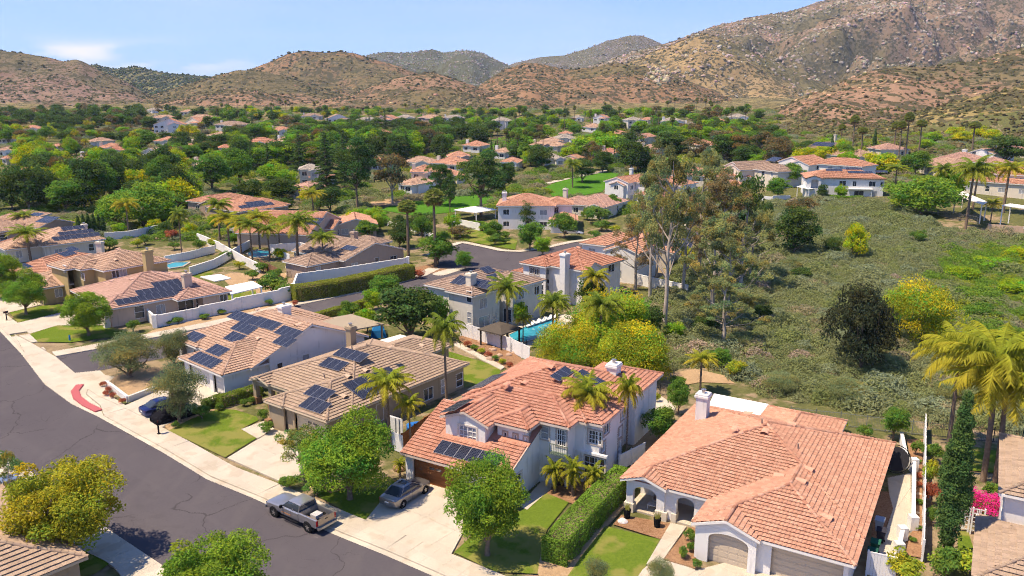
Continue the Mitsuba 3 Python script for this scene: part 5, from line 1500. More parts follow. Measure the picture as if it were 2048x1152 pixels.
def conifer(base, n, size, R, h, droop):
    def make(i):
        r = np.random.default_rng(80 + i)
        cent, rad, ms = [], [], [tube([(0, 0, -0.4), (0, 0, h * 0.5), (0, 0, h * 0.97)], [0.32, 0.2, 0.03], 7)]
        for k in range(60):
            z = h * (0.12 + 0.86 * (k / 59) ** 0.9)
            L = R * (1.05 - 0.95 * (z / h)) * r.uniform(0.65, 1.1)
            a = k * 2.39996 + r.uniform(-0.3, 0.3)
            tip = np.array([math.cos(a) * L, math.sin(a) * L, z - droop * L])
            for q in (0.45, 0.95):
                cent.append(np.array([0, 0, z]) * (1 - q) + tip * q); rad.append(max(0.3, 0.32 * L * (1.2 - q * 0.5)))
            if k % 2 == 0:
                ms.append(tube([(0, 0, z), tuple(tip)], [0.06, 0.02], 4, cap=False))
        m, col = clump_leaves(cent, rad, n, size, base, 90 + i, 0.3, 0.08, 0.55, 0.6, 0.4)
        return {"crown": mikit.ply(m, "m_leaf", color=col), "trunk": mikit.ply(cat(ms), "m_bark", smooth=True)}
    return make


species("conifer", 16.0, 8.0, 2, conifer((0.050, 0.082, 0.024), 6500, 0.50, 4.2, 16.0, 0.15))
species("pine", 13.0, 10.0, 3, broad((0.046, 0.082, 0.020), 6500, 0.50, nb=40, R=5.0, h=13.0, rmin=0.9, rmax=1.7, trunk=3.6, shape="round", aspect=0.4, tr=0.26, ntips=16, tone=0.35, hollow=0.3, flat=0.7))


def cypress(i):
    c, rad = blobs(150, 0.0, 9.2, 0.85, 5 + i, 0.34, 0.5, "column", 0.0)
    c[:, :2] *= np.clip(np.interp(c[:, 2], [0, 1.5, 4, 7.5, 9], [0.75, 1.0, 1.0, 0.62, 0.15]), 0, 1)[:, None]
    m, col = clump_leaves(c, rad * np.interp(c[:, 2], [0, 6, 9], [1, 0.9, 0.5]), 24000, 0.17, (0.058, 0.10, 0.028), 7 + i, 0.22, 0.08, 1.6, 0.6, 0.4)
    return {"crown": mikit.ply(m, "m_leaf", color=col), "trunk": mikit.ply(tube([(0, 0, -0.3), (0, 0, 4), (0, 0, 8)], [0.16, 0.12, 0.03], 7), "m_bark", smooth=True)}


species("cypress", 9.2, 1.75, 2, cypress)


def frond(az, e0, L, bend, pairs, ll, lw, col, r, hang=0.55, yel=0.0):
    """one feather palm leaf as leaflets on an arching rib"""
    u = np.linspace(0, 1, pairs + 1)
    el = e0 - bend * u ** 1.25
    st = L / pairs
    x = np.concatenate([[0], np.cumsum(np.cos(el[:-1]) * st)]); z = np.concatenate([[0], np.cumsum(np.sin(el[:-1]) * st)])
    ca, sa = math.cos(az), math.sin(az)
    P = np.stack([x * ca, x * sa, z], 1)
    F = np.stack([np.cos(el) * ca, np.cos(el) * sa, np.sin(el)], 1)
    S = np.array([-sa, ca, 0.0])
    V, Fc, C = [], [], []
    for i in range(2, pairs + 1):
        prof = math.sin(math.pi * min(1, 0.12 + 0.92 * u[i])) ** 0.6 if u[i] < 0.97 else 0.4
        for sg in (-1, 1):
            d = S * sg * r.uniform(0.5, 0.95) + F[i] * r.uniform(0.45, 0.75) + np.array([0, 0, -hang * r.uniform(0.5, 1.3)])
            d /= np.linalg.norm(d)
            w = F[i] * lw
            tip = P[i] + d * ll * prof
            k = len(V) * 3
            V.append([P[i] - w * 0.5, P[i] + w * 0.5, tip + np.array([0, 0, -0.10 * ll])])
            Fc.append([k, k + 1, k + 2])
            C.append(np.repeat([np.array(col) * r.uniform(0.75, 1.25) * (1 + yel * u[i] * np.array([0.7, 0.15, -0.2]))], 3, axis=0))
    rv, rf = tube(P, np.linspace(0.035, 0.008, len(P)), 3, cap=False)
    V, C = np.array(V).reshape(-1, 3), np.array(C).reshape(-1, 3)
    m = cat([(V, np.array(Fc)), (rv, rf)])
    return m, np.clip(np.vstack([C, np.tile(np.array(col) * 1.2, (len(rv), 1))]) * 1.6, 0.01, 0.9)


def palm_trunk(h, r0, r1, lean=0.0, ring=0.5):
    z = np.linspace(-0.3, h, 16)
    rr = np.interp(z, [-0.3, 0.3, h * 0.6, h], [r0 * 1.35, r0, (r0 + r1) / 2, r1]) * (1 + 0.05 * np.cos(np.arange(16) * 2.1))
    return tube(np.stack([lean * (z / h) ** 2, z * 0, z], 1), rr, 9)


def queen(col, yel, nf=24, parts=False, h=9.0, R=2.9, ll=0.85, pairs=34, hang=0.6):
    def make(i):
        r = np.random.default_rng(200 + i)
        th = h - 1.9
        out = {"trunk": mikit.ply(palm_trunk(th, 0.17, 0.12, 0.25 * (i - 0.5)), "m_bark", smooth=True)}
        top = np.array([0.25 * (i - 0.5), 0, th])
        shaft = tube([tuple(top), tuple(top + [0, 0, 0.5]), tuple(top + [0, 0, 1.0])], [0.14, 0.15, 0.06], 8)
        out["crown_shaft"] = mikit.ply(shaft, "m_leaf", color=np.tile((0.16, 0.20, 0.05), (len(shaft[0]), 1)), smooth=True)
        Vs = []
        for k in range(nf):
            q = k / (nf - 1)
            e0 = math.radians(82 - 95 * q + r.uniform(-8, 8))
            c = np.array(col) * (1 - yel * q) + np.array((0.32, 0.25, 0.03)) * yel * q
            m, cc = frond(k * 2.39996 + r.uniform(-0.3, 0.3), e0, R * r.uniform(0.9, 1.12), math.radians(75 + 25 * r.uniform()), pairs, ll, 0.14, c, r, hang, 0.25)
            m = (m[0] + top + [0, 0, 0.75], m[1])
            if parts:
                out["frond" if k == 0 else f"frond_{k:03d}"] = mikit.ply(m, "m_leaf", color=cc)
            else:
                Vs.append((m, cc))
        if Vs:
            out["crown"] = mikit.ply(cat([a for a, _ in Vs]), "m_leaf", color=np.vstack([b for _, b in Vs]))
        return out
    return make


species("queen", 9.0, 5.4, 2, queen((0.105, 0.165, 0.025), 0.35))
species("queenyellow", 9.0, 5.4, 2, queen((0.16, 0.20, 0.022), 0.85))
species("queennear", 9.0, 5.4, 2, queen((0.15, 0.20, 0.022), 0.75, 28, True))
species("queenbig", 10.5, 6.4, 2, queen((0.17, 0.21, 0.022), 0.55, 30, True, 10.5, 3.7, 1.15, 44, 0.8))
species("pygmy", 2.2, 2.6, 2, queen((0.14, 0.18, 0.02), 0.55, 26, False, 2.6, 1.3, 0.36, 18, 0.35))


def fan(i):
    r = np.random.default_rng(300 + i)
    th = 11.0
    V, F, C = [], [], []
    for k in range(46):
        a, e = k * 2.39996, math.radians(80 - 135 * (k / 45))
        d = np.array([math.cos(a) * math.cos(e), math.sin(a) * math.cos(e), math.sin(e)])
        s = np.cross(d, [0, 0, 1.0]); s /= np.linalg.norm(s) + 1e-9
        up = np.cross(s, d)
        b = np.array([0, 0, th]) + d * 0.85
        for q in range(11):
            t = math.radians(-80 + 16 * q)
            dd = d * math.cos(t) + s * math.sin(t)
            w = (-d * math.sin(t) + s * math.cos(t)) * 0.10
            tip = b + dd * r.uniform(0.75, 1.0) + np.array([0, 0, -0.22])
            kk = len(V)
            V += [b, b + dd * 0.55 + w + up * 0.03, tip, b + dd * 0.55 - w + up * 0.03]
            F += [[kk, kk + 1, kk + 2], [kk, kk + 2, kk + 3]]
            cc = np.array((0.165, 0.19, 0.045)) * r.uniform(0.75, 1.25) if k < 37 else np.array((0.17, 0.12, 0.06)) * r.uniform(0.7, 1.1)
            C += [cc] * 4
    return {"crown": mikit.ply((np.array(V), np.array(F)), "m_leaf", color=np.array(C) * 1.7), "trunk": mikit.ply(palm_trunk(th, 0.24, 0.15, 0.1 * i), "m_bark", smooth=True)}


species("fanpalm", 12.6, 4.0, 2, fan)
PLANTNAME = {"street": "tree", "streetyellow": "tree", "sparse": "tree", "olive": "olive_tree", "round": "tree", "dark": "tree", "bright": "tree", "yellow": "tree", "brown": "tree", "oak": "oak_tree", "palo": "tree", "pepper": "tree", "bush": "shrub",
             "bushyellow": "shrub", "redbush": "shrub", "box": "shrub", "eucalyptus": "eucalyptus_tree", "eucalyptusbrown": "eucalyptus_tree", "conifer": "conifer_tree", "pine": "pine_tree", "cypress": "cypress_tree", "queen": "palm_tree", "queenyellow": "palm_tree",
             "queennear": "palm_tree", "queenbig": "palm_tree", "pygmy": "palm_shrub", "fanpalm": "palm_tree"}
_cnt = {}


def plant_at(sp, P, h, w, label, group=None, yaw=None):
    h0, w0, ids = SPEC[sp]
    i = _cnt.get(sp, 0); _cnt[sp] = i + 1
    key = thing(PLANTNAME[sp], label, "shrub" if PLANTNAME[sp].endswith("shrub") else "palm tree" if "palm" in PLANTNAME[sp] else "tree", group)
    a = math.degrees(yaw) if yaw is not None else (i * 137.5) % 360
    scene[key] = {"type": "instance", "shapegroup": {"type": "ref", "id": ids[i % len(ids)]}, "to_world": T().translate([float(P[0]), float(P[1]), float(P[2])]).rotate([0, 0, 1], a).scale([w / w0, w / w0, h / h0])}
    return key


def plant(sp, x, ytop, ybase, w, label, group=None):
    """a plant whose foot stands at pixel (x, ybase), whose top is seen at ytop and whose crown is w pixels wide"""
    P = at(x, ybase)
    d = ray(x, ytop)
    h = max(CAM_H + d[2] / d[1] * P[1] - P[2], 0.5)
    depth = P[1] * CT + (CAM_H - P[2] - h * 0.6) * ST
    return plant_at(sp, P, h, max(w / F_PX * depth, 0.5), label, group)
PL = plant
ANCH = [(745, 505, "taupe gabled bungalow"), (655, 460, "pinkish solar bungalow"), (712, 462, "small pink bungalow"), (525, 425, "bungalow with dark solar rows"), (148, 485, "stepped solar house"), (110, 455, "taupe far-left solar house"), (430, 412, "taupe twin-gabled house"), (605, 540, "turquoise pool"), (518, 510, "small blue pool"),
        (350, 534, "kidney pool"), (300, 600, "pink corner house"), (215, 540, "ochre house"), (565, 465, "small grey bungalow"), (20, 495, "pink-roofed left-edge bungalow"), (5, 450, "pale left-edge bungalow"), (1690, 370, "hill house"), (1760, 300, "fan palm cluster"), (1943, 300, "lone fan palm"), (1842, 400, "lime tree"), (1885, 320, "coral hill bungalow"), (2000, 295, "pink right-edge house")]


def beside(kind, x, y):
    a = min(ANCH, key=lambda q: abs(q[0] - x) + 1.5 * abs(q[1] - y))
    dx, dy = x - a[0], y - a[1]
    far_ = "just" if abs(dx) + abs(dy) < 45 else "some way" if abs(dx) + abs(dy) < 90 else "well"
    rel = ("left of" if dx < 0 else "right of") if abs(dx) > 1.2 * abs(dy) else ("in front of" if dy > 0 else "behind")
    return f"{kind} {far_} {rel} the {a[2]}"


# street trees and front gardens
PL("streetyellow", 142, 930, 1122, 238, "big yellowish green street tree at the lower left with its shadow on the drive")
PL("sparse", 22, 905, 1022, 84, "thin pale tree with open branches at the left edge above the yellowish tree")
PL("street", 440, 1084, 1262, 225, "green tree crown cut off by the bottom edge, left of the pickup")
PL("street", 700, 826, 1000, 188, "dense green street tree between the tan house and the sedan")
PL("sparse", 606, 848, 958, 98, "thin yellowish tree leaning out left of the dense street tree")
PL("street", 975, 912, 1112, 172, "round green tree on the lawn right of the sedan")
PL("street", 178, 585, 672, 98, "round street tree on the corner lawn by the pink roofed house")
PL("street", 53, 540, 630, 84, "round tree on the small lawn at the far left")
PL("street", 8, 500, 596, 80, "dark green tree cut by the left edge")
PL("olive", 262, 668, 756, 128, "large grey-green olive tree on the soil at the street corner")
PL("olive", 348, 650, 730, 66, "smaller olive tree in front of the mottled roof")
PL("olive", 360, 730, 845, 112, "olive tree hanging over the two dark cars")
PL("bush", 405, 805, 838, 44, "dark low shrub beside the black covered car")
PL("bush", 352, 842, 858, 16, "low shrub behind the mailbox")
for x, y, w in [(418, 815, 22), (438, 822, 20), (505, 808, 18), (488, 812, 18), (527, 840, 26)]:
    PL("box", x, y - w * 0.85, y, w, f"clipped ball shrub {['left of the hedge by the tan house', 'on the lawn edge near the tan house', 'near the porch column of the tan house', 'between hedge and porch of the tan house', 'on the path corner before the cream garage'][[418, 438, 505, 488, 527].index(x)]}")
PL("bush", 534, 845, 868, 34, "square clipped shrub on the bed before the narrow cream garage door")
PL("bush", 580, 948, 978, 48, "dark green shrub beside the wide concrete driveway")
PL("bush", 566, 955, 972, 20, "small bright shrub at the foot of the wide driveway")
PL("bush", 632, 962, 990, 50, "leafy shrub under the thin yellowish tree")
for x, y in [(212, 793), (226, 797), (246, 808), (207, 775), (218, 785)]:
    PL("redbush", x, y - 12, y, 16, "small rust-red shrub by the white planter on the corner", "rust-red shrubs by the corner planter")
PL("bush", 266, 637, 664, 30, "dark ball shrub at the white wall's end post")
for x, y, w in [(338, 650, 18), (356, 648, 26), (408, 640, 24), (442, 630, 22)]:
    PL("bush", x, y - w * 0.55, y, w, "low round shrub below the white garden wall", "shrubs below the white garden wall")
PL("bush", 540, 598, 612, 20, "low shrub at the bend of the white garden wall")
PL("redbush", 590, 600, 614, 18, "brownish shrub near the end of the white garden wall")
# palms of the near gardens
PL("queen", 893, 636, 812, 92, "tall slender palm rising behind the tan house")
PL("queennear", 780, 748, 900, 118, "yellow-fringed palm in front of the tan side wall")
PL("queenyellow", 822, 795, 905, 66, "drooping yellow palm beside the stored white panels")
PL("queennear", 1174, 765, 934, 122, "yellow-green palm leaning on the corner of the two-storey house")
PL("queenyellow", 1150, 838, 940, 66, "lower yellow palm beneath the palm at the two-storey house")
PL("queennear", 1252, 758, 928, 62, "upright palm right of the two-storey house")
PL("queenyellow", 1400, 708, 785, 76, "bushy golden palm on the sandy clearing")
PL("pygmy", 1110, 920, 985, 60, "pygmy palm before the dark front door")
PL("pygmy", 1146, 922, 992, 64, "pygmy palm on the dark mulch, middle of three")
PL("pygmy", 1186, 930, 998, 62, "pygmy palm beside the clipped hedge")
PL("round", 1108, 915, 965, 36, "clipped round shrub tree above the pygmy palms")
PL("queenbig", 1966, 690, 962, 225, "great golden queen palm, front one behind the cypress")
PL("queenbig", 1990, 745, 966, 215, "great golden queen palm, right one at the right edge")
PL("queenbig", 1895, 680, 905, 160, "great golden queen palm, left one over the brush")
PL("cypress", 1890, 765, 1126, 66, "tall dark green columnar cypress by the white fence")
PL("pygmy", 800, 918, 955, 36, "spiky sago beside the wooden garage door")
# side gardens at the right
PL("round", 1786, 810, 878, 58, "yellow-green tree at the back fence corner")
PL("bush", 1730, 850, 878, 34, "bright shrub by the iron fence")
PL("bushyellow", 1676, 833, 862, 36, "olive shrub in front of the iron fence")
PL("bush", 1621, 825, 848, 20, "small green shrub near the roof end by the iron fence")
PL("bush", 1832, 880, 912, 26, "upright shrub in the long bark bed")
for x, y in [(1836, 928), (1837, 958), (1838, 1010), (1834, 1062), (1826, 1085), (1836, 975)]:
    PL("redbush" if y in (958, 975) else "bush", x, y - 12, y, 18, "small low plant in the long red bark bed", "small plants in the bark bed")
PL("bushyellow", 1858, 920, 975, 36, "bright lime shrub beside the cypress")
PL("bush", 1864, 888, 925, 44, "green shrub behind the cypress at the fence")
PL("redbush", 1862, 965, 1012, 36, "dark red-leaved shrub left of the cypress")
PL("bush", 1862, 1015, 1050, 26, "dark shrub at the foot of the cypress")
PL("bushyellow", 1812, 1105, 1165, 84, "yellow-green shrub at the bottom edge by the white gate")
PL("bushyellow", 1965, 1110, 1170, 130, "yellowish shrub along the bottom right corner")
PL("bushyellow", 2010, 1090, 1160, 70, "tall yellowish shrub at the lower right edge")
PL("bush", 1990, 960, 1010, 60, "green shrub behind the pink bougainvillea")
PL("bush", 1890, 1100, 1160, 80, "green shrub below the cypress")
PL("olive", 1190, 1108, 1170, 50, "grey-green sapling on the sunny lawn")
PL("olive", 1318, 1120, 1180, 64, "pale olive sapling at the path end by the bottom edge")
for x, y, w, t in [(1380, 1085, 26, "white flowered shrub beside the arched garage"), (1382, 1105, 24, "green shrub beside the arched garage"), (1366, 1118, 24, "yellowish shrub on the bark bed"), (1394, 1140, 22, "dark ball shrub at the driveway corner")]:
    PL("bush", x, y - w * 1.0, y, w, t)
PL("round", 1356, 757, 828, 50, "green fruit tree behind the coral roof")
PL("round", 1318, 812, 885, 76, "leafy fruit tree between the two houses")
PL("bushyellow", 1314, 785, 805, 16, "yellow-leaved shrub by the back iron fence")
PL("bushyellow", 1468, 718, 756, 48, "round yellow-green shrub on the clearing")
PL("bush", 1352, 752, 772, 40, "low green shrub on the sandy clearing")
# golden trees behind the two-storey house
for x, yt, yb, w, t in [(1185, 640, 745, 150, "golden green tree, front left of the clump behind the red roof"), (1262, 640, 758, 160, "golden green tree, front right of the clump behind the red roof"), (1215, 575, 700, 165, "golden green tree, rear of the clump by the pool"), (1120, 640, 738, 110, "golden green tree beside the long pool"), (1245, 590, 690, 100, "rusty green tree behind the golden clump"), (1300, 680, 765, 80, "golden green tree at the right end of the clump")]:
    PL("palo" if "rusty" not in t else "bright", x, yt, yb, w, t)
PL("dark", 1180, 545, 640, 60, "green tree against the white chimney house")
PL("dark", 1290, 610, 680, 80, "dark green shrubby tree under the tall eucalyptus")
PL("queen", 1015, 560, 688, 90, "palm by the dark gazebo at the long pool")
PL("queen", 1105, 590, 718, 80, "slender palm in front of the long pool")
PL("queen", 1112, 595, 680, 62, "palm at the pool's right end")
PL("queenyellow", 1046, 630, 690, 44, "small yellow palm at the edge of the long pool")
PL("queen", 1198, 592, 728, 105, "wide palm amid the golden trees")
PL("queenyellow", 1185, 540, 645, 70, "drooping palm beside the white chimney house")
PL("dark", 822, 568, 682, 150, "broad dark green tree beside the grey two-storey house")
PL("round", 768, 545, 602, 70, "bright round tree at the hedge end of the side street")
PL("round", 690, 628, 660, 40, "green garden tree behind the brown patio roof")
PL("round", 875, 464, 530, 84, "round street tree under the two tall fan palms")
PL("fanpalm", 817, 398, 512, 52, "left of the two tall fan palms before the turning circle")
PL("fanpalm", 871, 374, 532, 56, "right of the two tall fan palms before the turning circle")
PL("redbush", 838, 540, 556, 34, "dark red shrub under the two fan palms")
# gardens around the pools at the left
for i, (x, yt, yb, w, s) in enumerate([(597, 436, 541, 78, "queen"), (648, 470, 545, 52, "queen"), (483, 440, 512, 48, "queenyellow"), (520, 430, 500, 52, "queenyellow"), (460, 432, 505, 56, "queenyellow"), (505, 446, 520, 46, "queen"), (540, 455, 520, 46, "queen"), (62, 462, 524, 64, "queen"), (52, 430, 470, 46, "queen"), (364, 425, 512, 34, "queen"), (440, 405, 480, 50, "queen"), (560, 440, 500, 40, "queenyellow"), (628, 385, 440, 46, "queenyellow"), (258, 405, 470, 46, "queenyellow")]):
    PL(s, x, yt - 6, yb, w * 1.3, ["feathery palm beside the turquoise pool", "palm left of the taupe gabled bungalow", "yellowish palm, second in the row by the small pool", "yellowish palm near the small blue pool", "yellowish palm at the left of the pool garden", "green palm just left of the small pool", "green palm right of the small pool", "palm before the stepped solar house", "upper palm by the left bungalows", "thin palm at the curved white wall", "green palm above the pool garden", "yellow palm behind the pool terrace", "golden palm behind the pinkish roofs", "golden palm under the big pepper tree"][i])
PL("pepper", 288, 362, 450, 140, "big bright pepper tree in the left middle")
PL("pepper", 225, 385, 450, 70, "rounded tree left of the big pepper tree")
PL("bright", 330, 395, 450, 60, "green tree right of the big pepper tree")
PL("yellow", 85, 325, 410, 70, "mid green tree above the left bungalows")
for i, (x, yt, yb, w) in enumerate([(170, 425, 475, 12), (180, 423, 474, 12), (190, 424, 472, 12), (200, 426, 470, 12), (160, 428, 478, 12), (208, 430, 470, 12)]):
    PL("cypress", x, yt, yb, w, "dark cypress in the short row right of the solar house", "row of dark cypresses")
PL("bush", 220, 475, 500, 40, "dark shrub beside the row of cypresses")
for x, y, w, s in [(525, 545, 30, "bush"), (550, 560, 34, "bush"), (545, 590, 60, "bush"), (570, 598, 44, "bush"), (505, 560, 30, "bush"), (400, 500, 30, "bush"), (425, 495, 26, "bushyellow"), (450, 520, 26, "bush"), (480, 538, 26, "bushyellow"), (350, 500, 26, "bush"), (290, 490, 30, "bush"), (275, 495, 24, "bushyellow"), (410, 470, 30, "bush"), (345, 480, 30, "redbush"), (230, 495, 20, "bush"), (540, 575, 22, "bush")]:
    PL(s, x, y - w * 0.7, y, w, beside({"bush": "rounded green shrub", "bushyellow": "yellow-green shrub", "redbush": "reddish shrub"}[s], x, y), "garden shrubs on the pool slopes")
# around the white terrace house
PL("dark", 1055, 398, 458, 40, "pointed dark tree before the white terrace house")
PL("round", 1060, 440, 500, 58, "round green tree on the road bank")
PL("round", 1128, 424, 476, 62, "round green tree by the white car")
PL("bush", 1016, 430, 455, 26, "dark clipped shrub at the terrace house corner")
for x, y, w in [(985, 470, 40), (990, 490, 36), (1010, 478, 26), (1010, 488, 20), (965, 462, 20)]:
    PL("bush", x, y - w * 0.6, y, w, "shrub on the green road bank", "shrubs on the green road bank")
for x, y, w in [(1195, 448, 60), (1200, 462, 40), (1215, 462, 24), (1230, 466, 26), (1175, 440, 34), (1190, 478, 30)]:
    PL("bushyellow" if w < 30 else "bush", x, y - w * 0.6, y, w, "clipped shrub before the broad pink roofed bungalow", "shrubs before the pink bungalow")
PL("round", 1225, 388, 425, 34, "dark green tree right of the broad pink roof")
PL("round", 1555, 352, 398, 48, "green tree at the end of the white balustrade house")
for i, (x, yt, yb, w, sp) in enumerate([(800, 440, 495, 60, "dark"), (845, 430, 482, 50, "round"), (905, 425, 462, 40, "bright"), (735, 440, 478, 46, "round"), (930, 500, 540, 40, "round"), (1085, 470, 512, 40, "bright"), (985, 440, 482, 44, "round"), (1140, 500, 545, 44, "dark"), (700, 600, 650, 46, "round"), (735, 610, 665, 50, "bright"), (745, 575, 620, 44, "bright"), (880, 585, 660, 46, "round"), (1040, 600, 650, 34, "bright"), (1215, 520, 575, 46, "yellow")]):
    PL(sp, x, yt, yb, w, ["tree behind the taupe bungalow by the turning circle", "leafy tree between the fan palm trunks and the golf course", "bright tree by the white rail fence end", "garden tree left of the white rail fence", "small tree on the corner below the upper road", "bright tree where the upper road bends", "green tree on the green bank above the upper road", "dark tree left of the small white gable", "small green tree beside the brown patio roof", "leafy shrub tree behind the gabled white house", "bright tree beside the low trimmed hedge", "green tree at the left wall of the grey house", "bright tree at the pool terrace of the grey house", "yellow tree behind the white chimney house"][i])
# eucalyptus wood in the middle right
for i, (x, yt, yb, w, s, t) in enumerate([(1328, 300, 656, 120, "eucalyptus", "tallest eucalyptus with a bare pale trunk in the middle right"), (1300, 330, 600, 90, "eucalyptus", "thin eucalyptus left of the tallest one"), (1312, 312, 560, 66, "eucalyptusbrown", "rusty eucalyptus top above the white double gabled house"), (1396, 330, 560, 110, "eucalyptus", "grey-green eucalyptus with a white forked trunk"), (1440, 350, 575, 110, "eucalyptusbrown", "brownish eucalyptus in the middle of the wood"), (1480, 380, 580, 100, "eucalyptus", "eucalyptus at the right side of the wood"), (1425, 440, 620, 110, "eucalyptus", "lower eucalyptus beside the blue pool"), (1365, 400, 590, 90, "eucalyptusbrown", "reddish thin eucalyptus behind the tallest trunk"), (1500, 420, 560, 80, "eucalyptus", "short eucalyptus at the brush edge"), (1455, 480, 650, 110, "eucalyptus", "drooping eucalyptus above the brush hollow"), (1270, 440, 580, 80, "eucalyptusbrown", "thin brown eucalyptus before the white gable"), (1410, 300, 480, 70, "eucalyptus", "far eucalyptus above the cream hip roof"), (1490, 335, 480, 70, "dark", "green tree behind the eucalyptus wood"), (1445, 560, 690, 120, "eucalyptus", "grey low eucalyptus over the dead stump")]):
    PL(s, x, yt, yb, w, t)
PL("queenyellow", 1370, 500, 575, 40, "yellow palm by the blue pool behind the eucalyptus")
PL("bright", 1345, 395, 440, 50, "yellow-green tree in front of the cream hip roof")
# brush slope trees
PL("oak", 1722, 578, 742, 150, "big nearly black oak on the brush slope")
PL("palo", 1835, 558, 692, 158, "big yellow-green domed tree beside the black oak")
PL("dark", 1588, 412, 512, 92, "olive brown tree mass on the brush slope")
PL("brown", 1600, 395, 450, 70, "brownish tree behind the olive brown tree")
PL("dark", 1528, 402, 462, 36, "small round dark tree with a shadow below the hill house")
PL("yellow", 1706, 438, 518, 56, "bright yellow small tree alone on the brush slope")
PL("bush", 1835, 458, 488, 34, "single green shrub high on the brush slope")
PL("dark", 1665, 470, 512, 36, "twiggy small tree left of the bright yellow tree")
for i, (x, y, w, sp) in enumerate([(1925, 560, 70, "bright"), (1985, 540, 80, "bright"), (2030, 590, 80, "bright"), (1960, 640, 70, "round"), (2020, 690, 90, "round"), (2035, 520, 60, "yellow"), (1440, 735, 50, "round"), (1525, 640, 44, "dark"), (1600, 560, 50, "dark"), (1560, 780, 90, "olive"), (1690, 800, 110, "olive"), (1480, 700, 60, "olive"), (1410, 660, 60, "dark"), (1350, 680, 50, "bright"), (1580, 540, 50, "olive"), (1900, 800, 90, "olive")]):
    key = plant_at(sp, at(x, y) - [0, 0, 0.3], 2.6 if sp in ("olive", "dark") else 3.0, w / F_PX * at(x, y)[1], "big rounded " + {"bright": "bright green", "round": "leafy green", "yellow": "yellow-green", "dark": "dark green", "olive": "grey-olive"}[sp] + " bush on the brush slope, " + ["left in the right-edge thicket", "topmost in the right-edge thicket", "rightmost of the green thicket", "lower left of the green thicket", "lowest in the right-edge thicket", "upper corner at the right edge", "beside the sandy clearing", "left of the black oak", "high left of the black oak", "just behind the iron fence", "centre behind the iron fence", "above the sandy clearing", "below the eucalyptus wood", "by the golden tree clump", "below the olive brown tree", "left of the golden palms"][i])
    labels[key]["category"] = "bush"
PL("pepper", 1842, 350, 428, 140, "wide bright lime tree at the top of the brush slope")
PL("yellow", 1757, 300, 348, 80, "lime green tree behind the hill house roof")
PL("round", 1580, 325, 372, 60, "green tree left of the hill house")
PL("dark", 1645, 368, 400, 26, "small dark tree at the loggia")
PL("bright", 1680, 368, 398, 28, "green shrub tree at the pergola")
PL("dark", 2010, 270, 330, 90, "dark green tree at the right edge under the hill")
PL("round", 1830, 300, 350, 60, "green tree among the hill houses")
PL("bright", 1900, 330, 400, 70, "green tree behind the columned patio")
for x, y, s in [(1960, 275, "yellow"), (1985, 280, "yellow"), (1925, 285, "yellow"), (1865, 285, "bright"), (1850, 300, "bright"), (1910, 275, "yellow"), (1740, 345, "dark"), (1800, 345, "dark"), (1770, 350, "bright")]:
    PL(s, x, y - 24, y, 40, beside({"yellow": "lime yellow tree", "bright": "bright green tree", "dark": "dark green tree"}[s], x, y), "trees among the right hill houses")
for x, yt, yb, w in [(1680, 247, 305, 20), (1703, 229, 312, 26), (1721, 253, 314, 28), (1786, 242, 312, 26), (1797, 240, 318, 24), (1810, 222, 318, 26), (1837, 238, 308, 30), (1943, 241, 308, 32)]:
    PL("fanpalm", x, yt, yb, w, "tall fan palm rising among the right hill houses" if x != 1943 else "lone fan palm at the right in front of the gabled house", None if x == 1943 else "fan palms among the right hill houses")
PL("cypress", 1661, 264, 324, 9, "slim dark cypress left of the fan palms")
PL("cypress", 1747, 255, 305, 9, "slim dark cypress between the fan palms")
for i, (x, yt, yb, w) in enumerate([(1931, 322, 458, 92), (1945, 335, 420, 70), (2006, 326, 425, 86), (1980, 400, 450, 40), (1880, 330, 400, 60), (1790, 330, 375, 50)]):
    PL("queen" if i not in (2, 3) else "queenyellow", x, yt, yb, w, ["tall bare trunked palm before the columned patio", "palm behind the tall bare trunked one", "yellow feathered palm at the right edge", "small yellow palm at the white terrace", "palm over the lime tree", "palm behind the hill house"][i])
